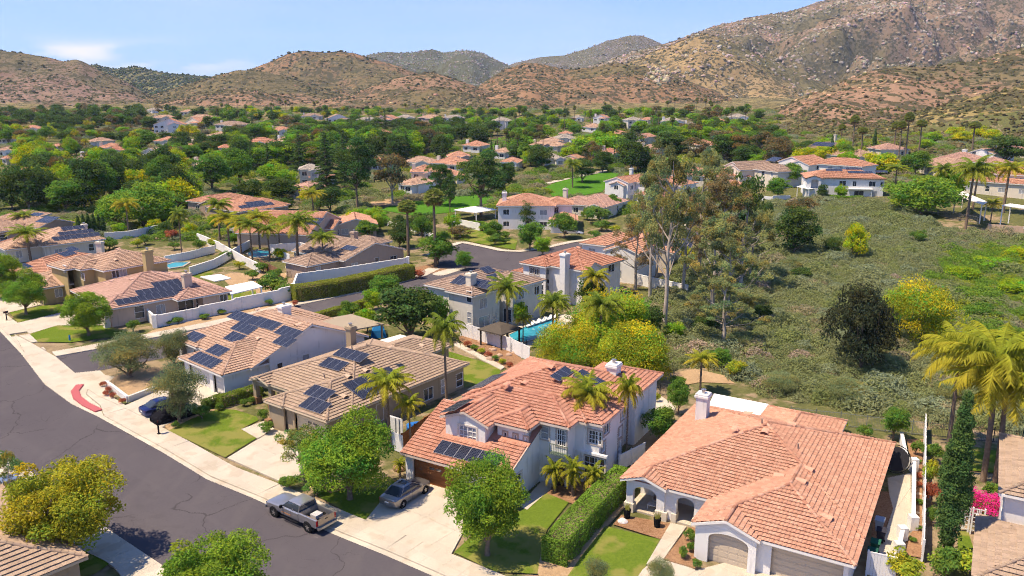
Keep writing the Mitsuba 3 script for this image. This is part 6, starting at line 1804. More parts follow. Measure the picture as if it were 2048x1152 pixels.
# big trees of the valley
for i, (x, yt, yb, w, s, t) in enumerate([
        (655, 262, 398, 74, "conifer", "tall dark conifer, left of the pair in the valley centre"), (715, 272, 414, 84, "pine", "tall dark pine, right of the pair in the valley centre"), (690, 258, 380, 50, "conifer", "conifer between the two big conifers"), (600, 262, 350, 46, "conifer", "smaller conifer left of the big pair"),
        (538, 285, 360, 50, "conifer", "conifer above the low wood at left centre"), (785, 298, 408, 84, "brown", "brown-leaved eucalyptus with a leaning trunk"), (880, 322, 412, 66, "pine", "umbrella pine left of the broad pine"), (900, 348, 430, 36, "pine", "thin pine with a bare trunk"), (962, 298, 432, 108, "pine", "broad dark pine beside the fairway"), (1005, 320, 398, 60, "pine", "dark pine right of the broad pine"),
        (1145, 320, 376, 46, "queen", "solitary palm on the fairway"), (1165, 315, 365, 60, "dark", "dark tree in front of the fairway"), (1262, 268, 345, 70, "dark", "big dark tree behind the white double gable"), (1185, 282, 340, 44, "brown", "dark reddish tree by the fairway"), (1205, 300, 345, 40, "dark", "grey-green tree right of the fairway"),
        (1200, 265, 325, 120, "bright", "broad bright lime tree mass above the fairway"), (1150, 285, 325, 70, "bright", "bright lime tree left of the lime mass"), (1450, 255, 312, 80, "brown", "wide dark brown tree at the foot of the right hill"), (1340, 262, 312, 70, "dark", "grey-green tree in the valley right of centre"), (1390, 275, 320, 60, "brown", "brownish tree below the right hill"),
        (60, 318, 422, 88, "dark", "dense dark tree at the far left"), (25, 340, 420, 60, "dark", "dark tree cut by the left edge in the valley"), (185, 312, 415, 84, "dark", "dark rounded tree in the left wood"), (225, 300, 400, 60, "dark", "tall dark tree in the middle of the left wood"), (125, 305, 395, 50, "brown", "grey-brown tree in the left wood"), (150, 330, 400, 50, "yellow", "olive-lime tree in the left wood"), (285, 315, 385, 70, "dark", "dark green tree above the big pepper tree"),
        (330, 290, 370, 60, "dark", "dark tree right in the left wood"), (362, 335, 378, 60, "bright", "bright maple-like tree in the left wood"), (425, 300, 385, 80, "round", "tall textured green tree in the left centre"), (480, 295, 375, 70, "round", "second tall textured green tree in the left centre"), (545, 320, 375, 60, "bright", "lime green tree left of the conifers"), (575, 335, 382, 46, "bright", "lime tree beside the grey house"),
        (500, 352, 405, 60, "dark", "grey-green olive-like tree above the pink gable"), (560, 355, 400, 80, "dark", "grey-green tree behind the solar roofs"), (660, 372, 425, 60, "dark", "grey-green tree before the big pine"), (700, 420, 460, 46, "yellow", "golden shrub tree behind the pink bungalow"), (745, 412, 450, 60, "bright", "lime green shrub tree behind the pink bungalow"), (760, 420, 462, 40, "bright", "green shrub tree by the white rail fence"), (845, 420, 470, 60, "dark", "grey-green tree between the fan palms"), (920, 452, 475, 60, "brown", "brown-green shrub mass by the road bank"), (60, 285, 345, 60, "yellow", "golden green tree at the far left"), (145, 270, 320, 30, "bright", "light green poplar-like tree at left"), (268, 268, 310, 36, "bright", "green tree beside the white gabled solar house")]):
    PL(s, x, yt, yb, w, t)

# the woods of the valley: single trees, alike enough to share a description by kind
WOOD = {"dark": "dark green tree", "round": "mid green tree", "bright": "bright green tree", "yellow": "golden green tree", "brown": "grey-brown tree", "conifer": "pointed conifer", "queenyellow": "yellowish palm", "fanpalm": "thin fan palm"}
hp = [(f[0], f[1], f[2]) for f in far]
wr = np.random.default_rng(21)


hl = {(f[0], f[1], f[2]): f[6] for f in far}
labels["valley_woods"] = {"label": "distant green wood of the valley between the far roofs and the hills", "category": "wood", "kind": "stuff"}


def wood(n, x0, x1, y0, y1, kinds, hr, wrange, size=1.0):
    done = 0
    for _ in range(n * 6):
        if done >= n:
            break
        x, y = wr.uniform(x0, x1), wr.uniform(y0, y1)
        if 1085 < x < 1245 and 335 < y < 398 or 760 < x < 1010 and 390 < y < 432 or 965 < x < 1020 and 272 < y < 306 or 1310 < x < 1395 and 312 < y < 345:
            continue
        sp = kinds[wr.integers(0, len(kinds))]
        P = at(x, y)
        grow = 1.0 + 0.5 * float(ss(252, 300, y))
        h = wr.uniform(*hr) * grow
        w = wr.uniform(*wrange) * (0.4 + 0.6 * grow) * 1.12
        hpx = h * F_PX / P[1]
        if any(abs(x - a) < w * 0.5 + 2 and -3 < y - b < max(12, hpx * 0.85) for a, b, w in hp):
            continue
        if sp in ("queenyellow",):
            h, w = wr.uniform(6, 9), 4.6
        if sp == "fanpalm":
            h, w = wr.uniform(9, 14), 3.6
        if sp == "conifer":
            h, w = wr.uniform(9, 14), 5.0
        if P[1] > 345 or sp in ("queenyellow", "fanpalm") and P[1] > 330:
            wood.k += 1
            h0, w0, ids = SPEC[sp]
            scene[f"valley_woods__{wood.k:04d}"] = {"type": "instance", "shapegroup": {"type": "ref", "id": ids[wood.k % len(ids)]}, "to_world": T().translate([float(q) for q in P]).rotate([0, 0, 1], wood.k * 137.5 % 360).scale([w / w0, w / w0, h / h0])}
        else:
            a, b, c = min(hp, key=lambda q: abs(q[0] - x) + 2.5 * abs(q[1] - y))
            ws = [t for t in hl[(a, b, c)].split()][:9]
            while ws[-1] in ("with", "a", "the", "in", "of", "and", "at", "near", "behind", "beside", "right", "left", "two", "above", "between", "to", "dark", "wide", "blue"):
                ws.pop()
            rel = ("left of the" if x < a - 12 else "right of the" if x > a + 12 else "before the" if y > b else "behind the")
            lab = f"{WOOD[sp]} {rel} {' '.join(ws)}"
            plant_at(sp, P, h, w, lab, "near " + " ".join(lab.split()[:14]))
        done += 1


wood.k = 0
D, G, B, Y, N, C, Q, FP = "dark", "round", "bright", "yellow", "brown", "conifer", "queenyellow", "fanpalm"
wood(140, -20, 480, 222, 262, [D, D, D, G, N, D], (6, 10), (7, 11))
wood(105, 420, 1000, 224, 246, [D, G, B, Y, Q, FP, D, G], (5, 8), (6, 9))
wood(108, 980, 1520, 226, 262, [D, G, B, B, D, G, FP, N], (5, 9), (6, 10))
wood(122, 420, 1000, 248, 300, [D, D, G, N, D, C, D, B], (5, 9), (7, 11))
wood(96, 1000, 1500, 258, 310, [D, G, B, N, G, FP, B], (5, 8), (6, 9))
wood(131, -10, 460, 262, 345, [D, G, B, G, D, Y, Q, N], (4, 7), (5, 8))
wood(73, 430, 900, 300, 345, [D, G, C, D, G, N, B], (5, 9), (6, 9))
wood(38, -10, 380, 345, 425, [D, G, B, D, Y], (6, 9), (6, 9))
wood(45, 1250, 1560, 280, 345, [D, N, G, N, D, B], (5, 8), (6, 9))
wood(24, 1000, 1250, 315, 345, [D, G, B], (4, 7), (5, 7))
wood(28, 1500, 1700, 300, 345, [G, B, D, Y], (3, 5), (4, 7))
for x, yt, yb in [(982, 258, 292), (995, 255, 298), (1012, 256, 310), (1025, 262, 315), (1035, 266, 318), (1050, 258, 300), (1062, 262, 300), (1072, 264, 305), (1080, 262, 300), (1086, 268, 306)]:
    PL("fanpalm", x, yt, yb, 15, "slender fan palm in the cluster left of the bright lime trees", "fan palm cluster in the valley")
for x, yt, yb in [(983, 278, 308), (991, 280, 310), (1004, 284, 312)]:
    PL("cypress", x, yt, yb, 5, "pencil cypress beside the distant fairway", "pencil cypresses by the distant fairway")
for i, (x, y) in enumerate([(80, 470), (240, 470), (330, 470), (310, 462), (470, 470), (430, 455), (575, 420), (610, 405), (640, 420), (720, 440), (800, 455), (560, 520), (470, 490), (705, 445), (350, 460), (380, 470), (490, 478), (30, 480), (10, 470), (660, 450)]):
    PL(("round", "bright", "dark", "yellow")[i % 4], x, y - 26, y, 32, beside(("mid green", "bright green", "dark green", "yellow-green")[i % 4] + " garden tree", x, y), "garden trees between the left bungalows")

# ---------------------------------------------------------------- brush: countless sage mounds on the open slope
def mound(base, n, size, seed, stalk=0.5):
    r = np.random.default_rng(seed)
    d = r.normal(size=(n, 3)); d /= np.linalg.norm(d, axis=1, keepdims=True); d[:, 2] = np.abs(d[:, 2])
    bump = 1 + 0.22 * np.sin(d[:, 0] * 5 + seed) * np.cos(d[:, 1] * 4 + seed * 2)
    C = d * (r.uniform(0.55, 1.05, (n, 1)) ** 0.5) * bump[:, None] * np.array([1.0, 1.0, 0.62])
    t = r.uniform(0.85, 1.15, (n, 1))
    hue = r.normal(size=(n, 1)) * 0.05
    col = np.array(base) * t * np.concatenate([1 + hue, 1 + hue * 0.3, 1 - hue], 1)
    return leafmesh(C, d * stalk + r.normal(size=(n, 3)) * 0.5 + [0, 0, 0.2], size * r.uniform(0.7, 1.3, n), col, 0.35, seed)


for i, c in enumerate([(0.138, 0.155, 0.066), (0.148, 0.162, 0.080), (0.130, 0.152, 0.056), (0.145, 0.168, 0.098), (0.185, 0.165, 0.10), (0.090, 0.150, 0.022), (0.155, 0.180, 0.022), (0.24, 0.195, 0.15)]):
    m, col = mound(c, 760, 0.17, 400 + i)
    scene[f"plantgroup_mound_{i}"] = {"type": "shapegroup", "mound": mikit.ply(m, "m_leaf", color=col)}
br = np.random.default_rng(33)
brush = Polygon([(1300, 740), (1345, 690), (1290, 640), (1330, 570), (1420, 470), (1500, 412), (1580, 402), (1700, 398), (1770, 412), (1850, 452), (1960, 470), (2080, 478), (2120, 880), (1900, 852), (1780, 838), (1560, 792), (1500, 770), (1470, 745), (1400, 730)])
wp = Polygon(atp(list(brush.exterior.coords)[:-1]))
green = Polygon(atp([(1900, 500), (2080, 480), (2100, 760), (1960, 700), (1900, 600), (1850, 560)])).buffer(0)
labels["brush_mounds"] = {"label": "grey-green sage brush mounds covering the open slope behind the fence", "category": "brush", "kind": "stuff"}
k = 0
x0, y0, x1, y1 = wp.bounds
from shapely import points as spts, contains as scont
gxx, gyy = np.meshgrid(np.arange(x0, x1, 1.9), np.arange(y0, y1, 1.9))
gxx = gxx.ravel() + br.uniform(-0.9, 0.9, gxx.size); gyy = gyy.ravel() + br.uniform(-0.9, 0.9, gyy.size)
ok = scont(wp, spts(np.column_stack([gxx, gyy])))
isg = scont(green, spts(np.column_stack([gxx, gyy])))
patch = noise2(gxx, gyy, 11, 77)
for x, y, g, pt in zip(gxx[ok], gyy[ok], isg[ok], patch[ok]):
    if pt < 0.29 and br.uniform() < 0.85:
        continue
    s = br.uniform(1.1, 1.9) * (1.6 if br.uniform() < 0.15 else 1.0) * (1.0 if y < 120 else 1.15)
    i = int(br.choice([5, 5, 6, 2])) if g and pt > 0.42 else int(br.choice([0, 0, 1, 1, 2, 3, 3, 4, 7], p=[.2, .2, .17, .15, .14, .05, .05, .03, .01]))
    k += 1
    scene[f"brush_mounds__{k:04d}"] = {"type": "instance", "shapegroup": {"type": "ref", "id": f"plantgroup_mound_{i}"}, "to_world": T().translate([float(x), float(y), float(base_z(x, y)) - 0.1]).rotate([0, 0, 1], float(br.uniform(0, 360))).scale([s, s * br.uniform(0.8, 1.2), s * br.uniform(0.85, 1.3)])}
# rough shrubs between the far roofs and on the bare ground of the valley
labels["undergrowth"] = {"label": "low green undergrowth filling the ground between the valley trees and roofs", "category": "undergrowth", "kind": "stuff"}
k = 0
keep_out = [Polygon(atp(p)).buffer(0.5) for p in ([(1086, 376), (1130, 358), (1209, 342), (1240, 346), (1215, 372), (1204, 384), (1160, 392), (1106, 393)], [(760, 420), (800, 405), (880, 398), (960, 385), (1000, 400), (905, 425), (830, 432)])]
for _ in range(3600):
    x, y = br.uniform(-30, 2080), 222 + 260 * br.uniform() ** 1.5
    if y > 430 and x > 650 or y > 480 or x > 1500 and y > 375 or x > 1560 and y < 270:
        continue
    P = at(x, y)
    if P[1] > 900 or any(q.contains(__import__("shapely").Point(P[0], P[1])) for q in keep_out):
        continue
    s = br.uniform(1.2, 3.0) * (1 + P[1] / 700)
    i = int(br.choice([0, 2, 5, 5, 6, 3, 4]))
    k += 1
    scene[f"undergrowth__{k:04d}"] = {"type": "instance", "shapegroup": {"type": "ref", "id": f"plantgroup_mound_{i}"}, "to_world": T().translate([float(P[0]), float(P[1]), float(P[2]) - 0.2]).rotate([0, 0, 1], float(br.uniform(0, 360))).scale([s, s, s * 0.9])}

# hill scrub and boulders
hr_ = np.random.default_rng(44)


def on_hills(n, az0, az1, r0, r1):
    a, r = hr_.uniform(az0, az1, n), r0 * (r1 / r0) ** hr_.uniform(0, 1, n)
    x, y = a * r, r
    z, i = height(x, y, True)
    return x, y, z, i


ico = trimesh.creation.icosphere(subdivisions=1, radius=1.0)
iv, if_ = np.array(ico.vertices), np.array(ico.faces)


def scatter(name, label, cat_, pos, sizes, flat, base, bsdf, seed, rough=0.25):
    r = np.random.default_rng(seed)
    n = len(pos)
    V = iv[None] * (1 + rough * r.normal(size=(n, len(iv), 1))) * sizes[:, None, None] * np.array([1, 1, flat]) * r.uniform(0.7, 1.3, (n, 1, 3)) + pos[:, None]
    col = np.repeat(np.array(base)[None] * r.uniform(0.65, 1.3, (n, 1)) * (1 + 0.08 * r.normal(size=(n, 3))), len(iv), axis=0)
    f = (if_[None] + (np.arange(n) * len(iv))[:, None, None]).reshape(-1, 3)
    single(name, label, cat_, (V.reshape(-1, 3), f), bsdf, kind="stuff", color=np.clip(col, 0.01, 0.8))


x, y, z, i = on_hills(52000, -0.78, 0.78, 500, 2600)
m = (i >= 0) & (hr_.uniform(size=len(x)) < 0.35 + 1.2 * ss(0.38, 0.62, noise2(x, y, 130, 95, 3)))
x, y, z = x[m], y[m], z[m]
scatter("hill_scrub", "dark round chaparral bushes dotted over the brown hills", "scrub", np.column_stack([x, y, z]), hr_.uniform(0.35, 1.0, len(x)) ** 1.6 * (0.9 + y / 750), 0.7, (0.085, 0.082, 0.042), "m_paint", 1)
x, y, z, i = on_hills(42000, -0.1, 0.80, 1250, 3000)
ang = x / y
m = (i == 9) | ((i == 8) & (hr_.uniform(size=len(x)) < 0.25))
m &= noise2(x, y, 90, 91, 3) > 0.45
x, y, z = x[m], y[m], z[m]
scatter("boulders", "pale granite boulders strewn over the big right mountain", "boulders", np.column_stack([x, y, z]), hr_.uniform(1.0, 2.5, len(x)) ** 1.5, 0.8, (0.40, 0.335, 0.27), "m_paint", 2, 0.18)
x, y, z, i = on_hills(14000, -0.3, 0.3, 2600, 4200)
m = np.isin(i, [5, 6]) & (noise2(x, y, 200, 92, 3) > 0.42)
x, y, z = x[m], y[m], z[m]
scatter("boulders", "pale boulders on the far blue peaks", "boulders", np.column_stack([x, y, z]), hr_.uniform(1.5, 4.2, len(x)), 0.8, (0.30, 0.265, 0.235), "m_paint", 3, 0.18)
x, y, z, i = on_hills(5000, -0.55, 0.75, 620, 1900)
m = np.isin(i, [2, 3, 4, 7, 8, 10]) & (noise2(x, y, 60, 93, 3) > 0.5)
x, y, z = x[m], y[m], z[m]
scatter("boulders", "ochre rocks breaking through the brown foothills", "boulders", np.column_stack([x, y, z]), hr_.uniform(0.8, 2.2, len(x)), 0.7, (0.40, 0.27, 0.16), "m_paint", 4, 0.2)
x, y, z, i = on_hills(6500, 0.26, 0.80, 290, 620)
m = (i >= 10) | (y > 330) & (x > 150)
x, y, z = x[m], y[m], z[m]
scatter("hill_scrub", "olive scrub covering the near slope at the right", "scrub", np.column_stack([x, y, z]), hr_.uniform(0.6, 1.7, len(x)), 0.7, (0.115, 0.105, 0.045), "m_paint", 7, 0.3)
rk = np.array([1320, 150]) + hr_.normal(size=(90, 2)) * [16, 10]
P = []
for q in rk:
    d = ray(*q); t = np.linspace(1000, 1700, 240)
    h_ = height(d[0] / d[1] * t, t, True)[0]
    s = np.nonzero(h_ > CAM_H + d[2] / d[1] * t)[0]
    if len(s):
        P.append((d[0] / d[1] * t[s[0]], t[s[0]], h_[s[0]]))
if P:
    P = np.array(P)
    scatter("rock_outcrop", "pale cream rock outcrop on the middle hill", "rock", P, hr_.uniform(1.6, 4.0, len(P)), 0.9, (0.40, 0.34, 0.24), "m_paint", 5, 0.2)
x, y, z, i = on_hills(5200, -0.56, -0.36, 2000, 2700)
m = (i == 1)
x, y, z = x[m], y[m], z[m]
scatter("orchard", "rows of dark green orchard trees on the far left hill", "orchard", np.column_stack([np.round(x / 16) * 16, np.round(y / 16) * 16, height(np.round(x / 16) * 16, np.round(y / 16) * 16, True)[0]]), hr_.uniform(2.5, 4.5, len(x)), 0.9, (0.055, 0.075, 0.030), "m_paint", 6)
# ---------------------------------------------------------------- hedges, walls, fences
def wpts(pts):
    return [np.array(p) for p in atp(pts)]


def hedge(label, pts, width, h, base=(0.10, 0.165, 0.022), n=420, size=0.15, name="hedge", lump=0.06):
    """clipped hedge: leaves over the skin of a rounded bar along the line, stems inside"""
    P = wpts(pts)
    r = np.random.default_rng(int(P[0][0] * 100) % 9999)
    C, N = [], []
    core, stems = [], []
    for a, b in zip(P[:-1], P[1:]):
        L = np.linalg.norm(b - a); t = (b - a) / L; nn = np.array([-t[1], t[0]])
        m = int(2.0 * n * L * (h * 2 + width) / 4)
        s = r.uniform(-width * 0.4, L + width * 0.4, m)
        q = r.uniform(0, 2 * h + width, m)
        off = np.where(q < h, -width / 2, np.where(q < h + width, q - h - width / 2, width / 2))
        z = np.where(q < h, q, np.where(q < h + width, h, q - h - width))
        rnd = np.clip((z - (h - 0.25)) / 0.25, 0, 1) * np.clip((np.abs(off) - (width / 2 - 0.25)) / 0.25, 0, 1)
        off, z = off * (1 - 0.12 * rnd), z - 0.1 * rnd
        k = lump * (meshkit.noise(np.stack([s * 0.9, off * 2, z * 1.5], -1), 5) - 0.5) * 4
        nv = np.where((q < h)[:, None], -np.append(nn, 0)[None], np.where((q < h + width)[:, None], np.array([0, 0, 1.0])[None], np.append(nn, 0)[None]))
        xy = a + t * s[:, None] + nn * off[:, None]
        p = np.column_stack([xy, z + base_z(xy[:, 0], xy[:, 1])]) + nv * (k - np.abs(r.normal(0, 0.09, m)) + 0.03)[:, None]
        C.append(p); N.append(nv + r.normal(size=(m, 3)) * 0.5)
        core.append(slab(LineString([a, b]).buffer(width / 2 - 0.34, cap_style=2), float(base_z(*a)) - 0.2, float(base_z(*a)) + h - 0.36))
        for q in np.arange(0.3, L, 0.8):
            c = a + t * q
            stems.append(tube([(c[0], c[1], float(base_z(*c)) - 0.2), (c[0], c[1], float(base_z(*c)) + h * 0.5)], [0.03, 0.02], 5))
    for e, o, sg in ((P[0], P[1], -1.0), (P[-1], P[-2], -1.0)):                     # the two ends
        t = (o - e) / np.linalg.norm(o - e); nn = np.array([-t[1], t[0]])
        m = int(n * h * width * 1.2)
        off, z = r.uniform(-width / 2, width / 2, m), r.uniform(0, h, m)
        xy = e - t * (width * 0.42 + r.uniform(-0.12, 0.06, m))[:, None] + nn * off[:, None]
        C.append(np.column_stack([xy, z + base_z(xy[:, 0], xy[:, 1])])); N.append(np.append(-t, 0.1)[None] + r.normal(size=(m, 3)) * 0.5)
    C, N = np.vstack(C), np.vstack(N)
    col = np.array(base) * r.uniform(0.55, 1.35, (len(C), 1)) * (0.8 + 0.5 * noise2(C[:, 0], C[:, 1], 0.9, 3))[:, None]
    m, cc = leafmesh(C, N, size * r.uniform(0.7, 1.3, len(C)), col, 0.55, 3)
    key = thing(name, label, "hedge")
    part(key, "foliage", m, "m_leaf", color=cc)
    v, f = cat(core)
    part(key, "inner_twigs", (v, f), "m_bark")
    v, f = cat(stems)
    part(key, "stem", (v, f), "m_bark", kind="stuff")
    return key


hedge("big clipped hedge between the two front lawns in the foreground", [(1118, 1118), (1180, 1045), (1240, 985)], 2.0, 2.0)
hedge("long clipped hedge under the white wall by the side street", [(600, 601), (660, 592), (735, 577), (812, 558)], 2.6, 2.6, (0.13, 0.145, 0.024), 300, 0.2)
hedge("low trimmed hedge along the lower edge of the side street", [(628, 643), (690, 626), (752, 608)], 1.0, 1.3, (0.14, 0.165, 0.022), 320, 0.18)
hedge("boxy dark hedge between the gabled house and the tan house", [(448, 812), (480, 802), (512, 792)], 1.3, 1.3, (0.10, 0.135, 0.02))
hedge("low dark hedge behind the covered car", [(415, 815), (440, 806)], 1.0, 1.0, (0.07, 0.10, 0.02))
hedge("green hedge on the white wall above the green bank", [(918, 452), (965, 454), (985, 462)], 1.0, 1.4, (0.09, 0.15, 0.02), 200, 0.25)
hedge("hedge along the pergola of the hill house", [(1645, 398), (1680, 402), (1722, 402)], 1.2, 1.4, (0.09, 0.16, 0.02), 200, 0.25)


def garden_wall(label, pts, h=1.8, th=0.22, bsdf="m_stucco_white", steps=0, posts=True, name="garden_wall", dz=None, hs=None):
    P = wpts(pts)
    key = thing(name, label, "wall")
    W_, caps = [], []
    for i, (a, b) in enumerate(zip(P[:-1], P[1:])):
        L = np.linalg.norm(b - a); t = (b - a) / L
        z = min(float(base_z(*a)), float(base_z(*b)))
        hh = (hs[i] if hs else h)
        n = np.array([-t[1], t[0]]) * th / 2
        e = 0.002 * (i + 1)
        W_.append(slab(Polygon([a + n, b + n, b - n, a - n]), z - 0.4, z + hh - e))
        n2 = n * 1.35
        part(key, "coping", slab(Polygon([a + n2, b + n2, b - n2, a - n2]), z + hh, z + hh + 0.07 + e), bsdf)
    v, f = cat(W_)
    part(key, "panel_wall", (v, f), bsdf)
    if posts:
        for p in (P[0], P[-1]):
            z = float(base_z(*p))
            part(key, "pier", slab(Polygon([p + [-0.3, -0.3], p + [0.3, -0.3], p + [0.3, 0.3], p + [-0.3, 0.3]]), z - 0.4, z + (hs[0] if hs else h) + 0.2), bsdf)
    return key


garden_wall("long white garden wall along the side street with a step in its top", [(312, 655), (400, 638), (470, 624), (560, 606), (588, 599)], hs=[1.7, 1.9, 2.1, 2.3])
garden_wall("short white wall returning from the corner house to the street wall", [(296, 640), (311, 654)], h=1.6)
garden_wall("white garden wall rising behind the long clipped hedge", [(588, 598), (596, 575), (700, 560), (816, 540)], h=2.4)
garden_wall("low white planter wall on the corner, left side", [(213, 771), (256, 804)], h=0.6, posts=False)
garden_wall("low grey planter wall on the corner, right side", [(257, 804), (312, 783)], h=0.6, posts=False, bsdf="m_stucco_grey")
garden_wall("low white wall beside the side path of the coral roofed house, rear part", [(1801, 882), (1812, 938)], h=0.9, posts=False)
garden_wall("low white wall with square piers beside the side path", [(1826, 942), (1824, 1060)], h=1.0)
garden_wall("low white wall near the gate by the bins", [(1803, 1080), (1796, 1112)], h=0.9)
for i, (pts, h) in enumerate([([(430, 505), (380, 518), (330, 528)], 1.5), ([(500, 495), (470, 512), (430, 535), (380, 552)], 1.6), ([(395, 480), (440, 500), (490, 530), (520, 545)], 1.6), ([(210, 480), (260, 476), (330, 460)], 1.6), ([(540, 505), (600, 500), (640, 508)], 1.6), ([(1240, 560), (1300, 575), (1375, 592)], 1.8), ([(1085, 590), (1150, 585), (1210, 575)], 1.8), ([(905, 450), (960, 462)], 1.8), ([(1400, 395), (1450, 400), (1500, 395)], 1.4), ([(1500, 400), (1545, 402), (1580, 398)], 1.4)]):
    garden_wall(["curved white wall by the pale kidney pool", "white retaining wall curving below the pool garden", "white wall stepping down under the queen palms", "white wall behind the row of cypresses", "white wall around the turquoise pool", "white garden wall behind the tall eucalyptus trunk", "white garden wall behind the golden trees", "short white wall above the green bank", "low wall behind the eucalyptus wood", "white balustrade wall left of the hill house"][i], pts, h, posts=False)


def board_fence(label, pts, h=1.8, bw=0.15, color=(0.76, 0.76, 0.75), bsdf="m_paint", gap=0.012, post=2.4, name="fence", boards=True):
    P = wpts(pts)
    key = thing(name, label, "fence")
    kw = {"color": color} if bsdf == "m_paint" else {}
    cnt = 0
    for a, b in zip(P[:-1], P[1:]):
        L = np.linalg.norm(b - a); t = (b - a) / L; n = np.array([-t[1], t[0]])
        yaw = math.atan2(t[1], t[0])
        proto = mikit.ply(box(0, -0.02, 0.06, bw - gap, 0.02, h), bsdf, color=np.tile(color, (8, 1)) if kw else None)
        for q in np.arange(0, L - bw * 0.5, bw):
            c = a + t * q
            key2 = unique(f"{key}__board"); del labels[key2]; part.used.add(key2)
            scene[key2] = {**proto, "to_world": T().translate([float(c[0]), float(c[1]), float(base_z(*c))]).rotate([0, 0, 1], math.degrees(yaw))}
            cnt += 1
        for q in np.arange(0, L + 0.1, post):
            c = a + t * min(q, L)
            part(key, "post", place(box(-0.06, -0.075, -0.2, 0.06, 0.075, h + 0.12), c, yaw, float(base_z(*c))), bsdf, **kw)
        part(key, "rail", place(box(0, -0.035, h - 0.06, L, 0.035, h + 0.03), a, yaw, float(base_z(*a))), bsdf, **kw)
    return key


board_fence("white vinyl board fence curving behind the rock garden", [(922, 672), (975, 688), (1024, 706), (1060, 724)], 1.9)
board_fence("wooden board fence between the tan house and the two-storey house", [(805, 905), (850, 870), (905, 830)], 1.8, 0.15, bsdf="m_wood")
board_fence("white fence panel beside the wooden garage door", [(780, 898), (806, 908)], 1.8)
board_fence("tall white board fence left of the cypress", [(1843, 1125), (1846, 1000), (1848, 860)], 1.7, 0.2)
board_fence("white gate by the bins at the bottom edge", [(1732, 1150), (1790, 1163)], 1.8, 0.2, name="gate")
board_fence("tan and white board fence at the right edge above the brush", [(1975, 462), (2020, 466), (2075, 470)], 1.6, 0.5, (0.55, 0.40, 0.28))
board_fence("brown board fence on the slope behind the turquoise pool", [(560, 556), (540, 545), (520, 535)], 1.6, 0.25, (0.22, 0.13, 0.08))
board_fence("white slat fence beside the small pool under the palms", [(545, 512), (580, 525)], 1.6, 0.3)
board_fence("white fence below the white chimney house", [(1040, 622), (1090, 618), (1140, 612)], 1.5, 0.3)
board_fence("white vinyl fence between porch and two-storey house", [(1238, 942), (1262, 930), (1290, 915)], 1.5, 0.15)


def iron_fence(label, pts, h=1.5, step=0.14, color=(0.05, 0.055, 0.055), name="iron_fence", pole=2.4):
    P = wpts(pts)
    key = thing(name, label, "fence")
    bars = []
    for a, b in zip(P[:-1], P[1:]):
        L = np.linalg.norm(b - a); t = (b - a) / L
        yaw = math.atan2(t[1], t[0])
        za, zb = float(base_z(*a)), float(base_z(*b))
        zf = lambda q: za + (zb - za) * q / L
        for q in np.arange(step, L, step):
            bars.append(place(box(q - 0.009, -0.009, 0.08, q + 0.009, 0.009, h), a, yaw, zf(q)))
        for q in np.arange(0, L + 0.1, pole):
            part(key, "post", place(box(min(q, L) - 0.035, -0.035, -0.2, min(q, L) + 0.035, 0.035, h + 0.1), a, yaw, zf(min(q, L))), "m_paint", color=color)
        for z in (0.15, h - 0.12):
            v, f = tube([(0, 0, z + za), (L, 0, z + zb)], 0.025, 4)
            part(key, "rail", place((v, f), a, yaw, 0), "m_paint", color=color)
    v, f = cat(bars)
    part(key, "bar", (v, f), "m_paint", color=color, kind="stuff")
    return key


iron_fence("grey iron rail fence along the back of the coral roofed house", [(1580, 842), (1680, 852), (1770, 864), (1850, 872)], color=(0.16, 0.18, 0.18))
iron_fence("dark iron fence behind the two-storey house", [(1262, 800), (1320, 790), (1365, 798)])
iron_fence("iron fence behind the golden palms at the right edge", [(1852, 872), (1930, 880), (2050, 892)])
iron_fence("dark rail fence around the long pool", [(1022, 706), (1088, 692), (1150, 655)], 1.2, color=(0.03, 0.03, 0.035))
iron_fence("wire fence at the top of the brush slope below the lime tree", [(1725, 402), (1790, 412), (1850, 424), (1900, 436), (1960, 448)], 1.6, 0.3, (0.2, 0.2, 0.2))
iron_fence("dark fence before the turquoise pool", [(575, 556), (640, 548)], 1.2, color=(0.05, 0.04, 0.04))

# rail fence along the golf course
key = thing("rail_fence", "white three-rail fence along the golf course behind the fan palms", "fence")
P = wpts([(775, 452), (810, 462), (860, 476), (880, 482)])
for a, b in zip(P[:-1], P[1:]):
    L = np.linalg.norm(b - a); t = (b - a) / L; yaw = math.atan2(t[1], t[0])
    for q in np.arange(0, L, 2.4):
        part(key, "post", place(box(q - 0.08, -0.08, -0.2, q + 0.08, 0.08, 1.35), a, yaw, float(base_z(*a))), "m_paint", color=(0.78, 0.78, 0.76))
    for z in (0.45, 0.8, 1.15):
        part(key, "rail", place(box(0, -0.03, z, L, 0.03, z + 0.14), a, yaw, float(base_z(*a))), "m_paint", color=(0.78, 0.78, 0.76))

# white lattice gate and bougainvillea
key = thing("lattice_gate", "white lattice gate with an arbour beside the pink bougainvillea", "gate")
a, b = wpts([(1912, 1062), (1965, 1072)])
L = np.linalg.norm(b - a); yaw = math.atan2(*(b - a)[::-1])
for x0, x1 in ((0, L * 0.46), (L * 0.5, L)):
    for x in (x0, x1 - 0.1):
        part(key, "post", place(box(x, -0.06, -0.1, x + 0.1, 0.06, 2.2), a, yaw), "m_paint", color=(0.78, 0.78, 0.77))
    for x in np.linspace(x0 + 0.3, x1 - 0.35, 3):
        part(key, "stile", place(box(x, -0.03, 0.3, x + 0.06, 0.03, 2.1), a, yaw), "m_paint", color=(0.78, 0.78, 0.77))
    for z in np.linspace(0.3, 2.05, 6):
        part(key, "bar", place(box(x0 + 0.1, -0.045, z, x1 - 0.1, -0.031, z + 0.07), a, yaw), "m_paint", color=(0.78, 0.78, 0.77))
r = np.random.default_rng(9)
P0 = at(1950, 1042)
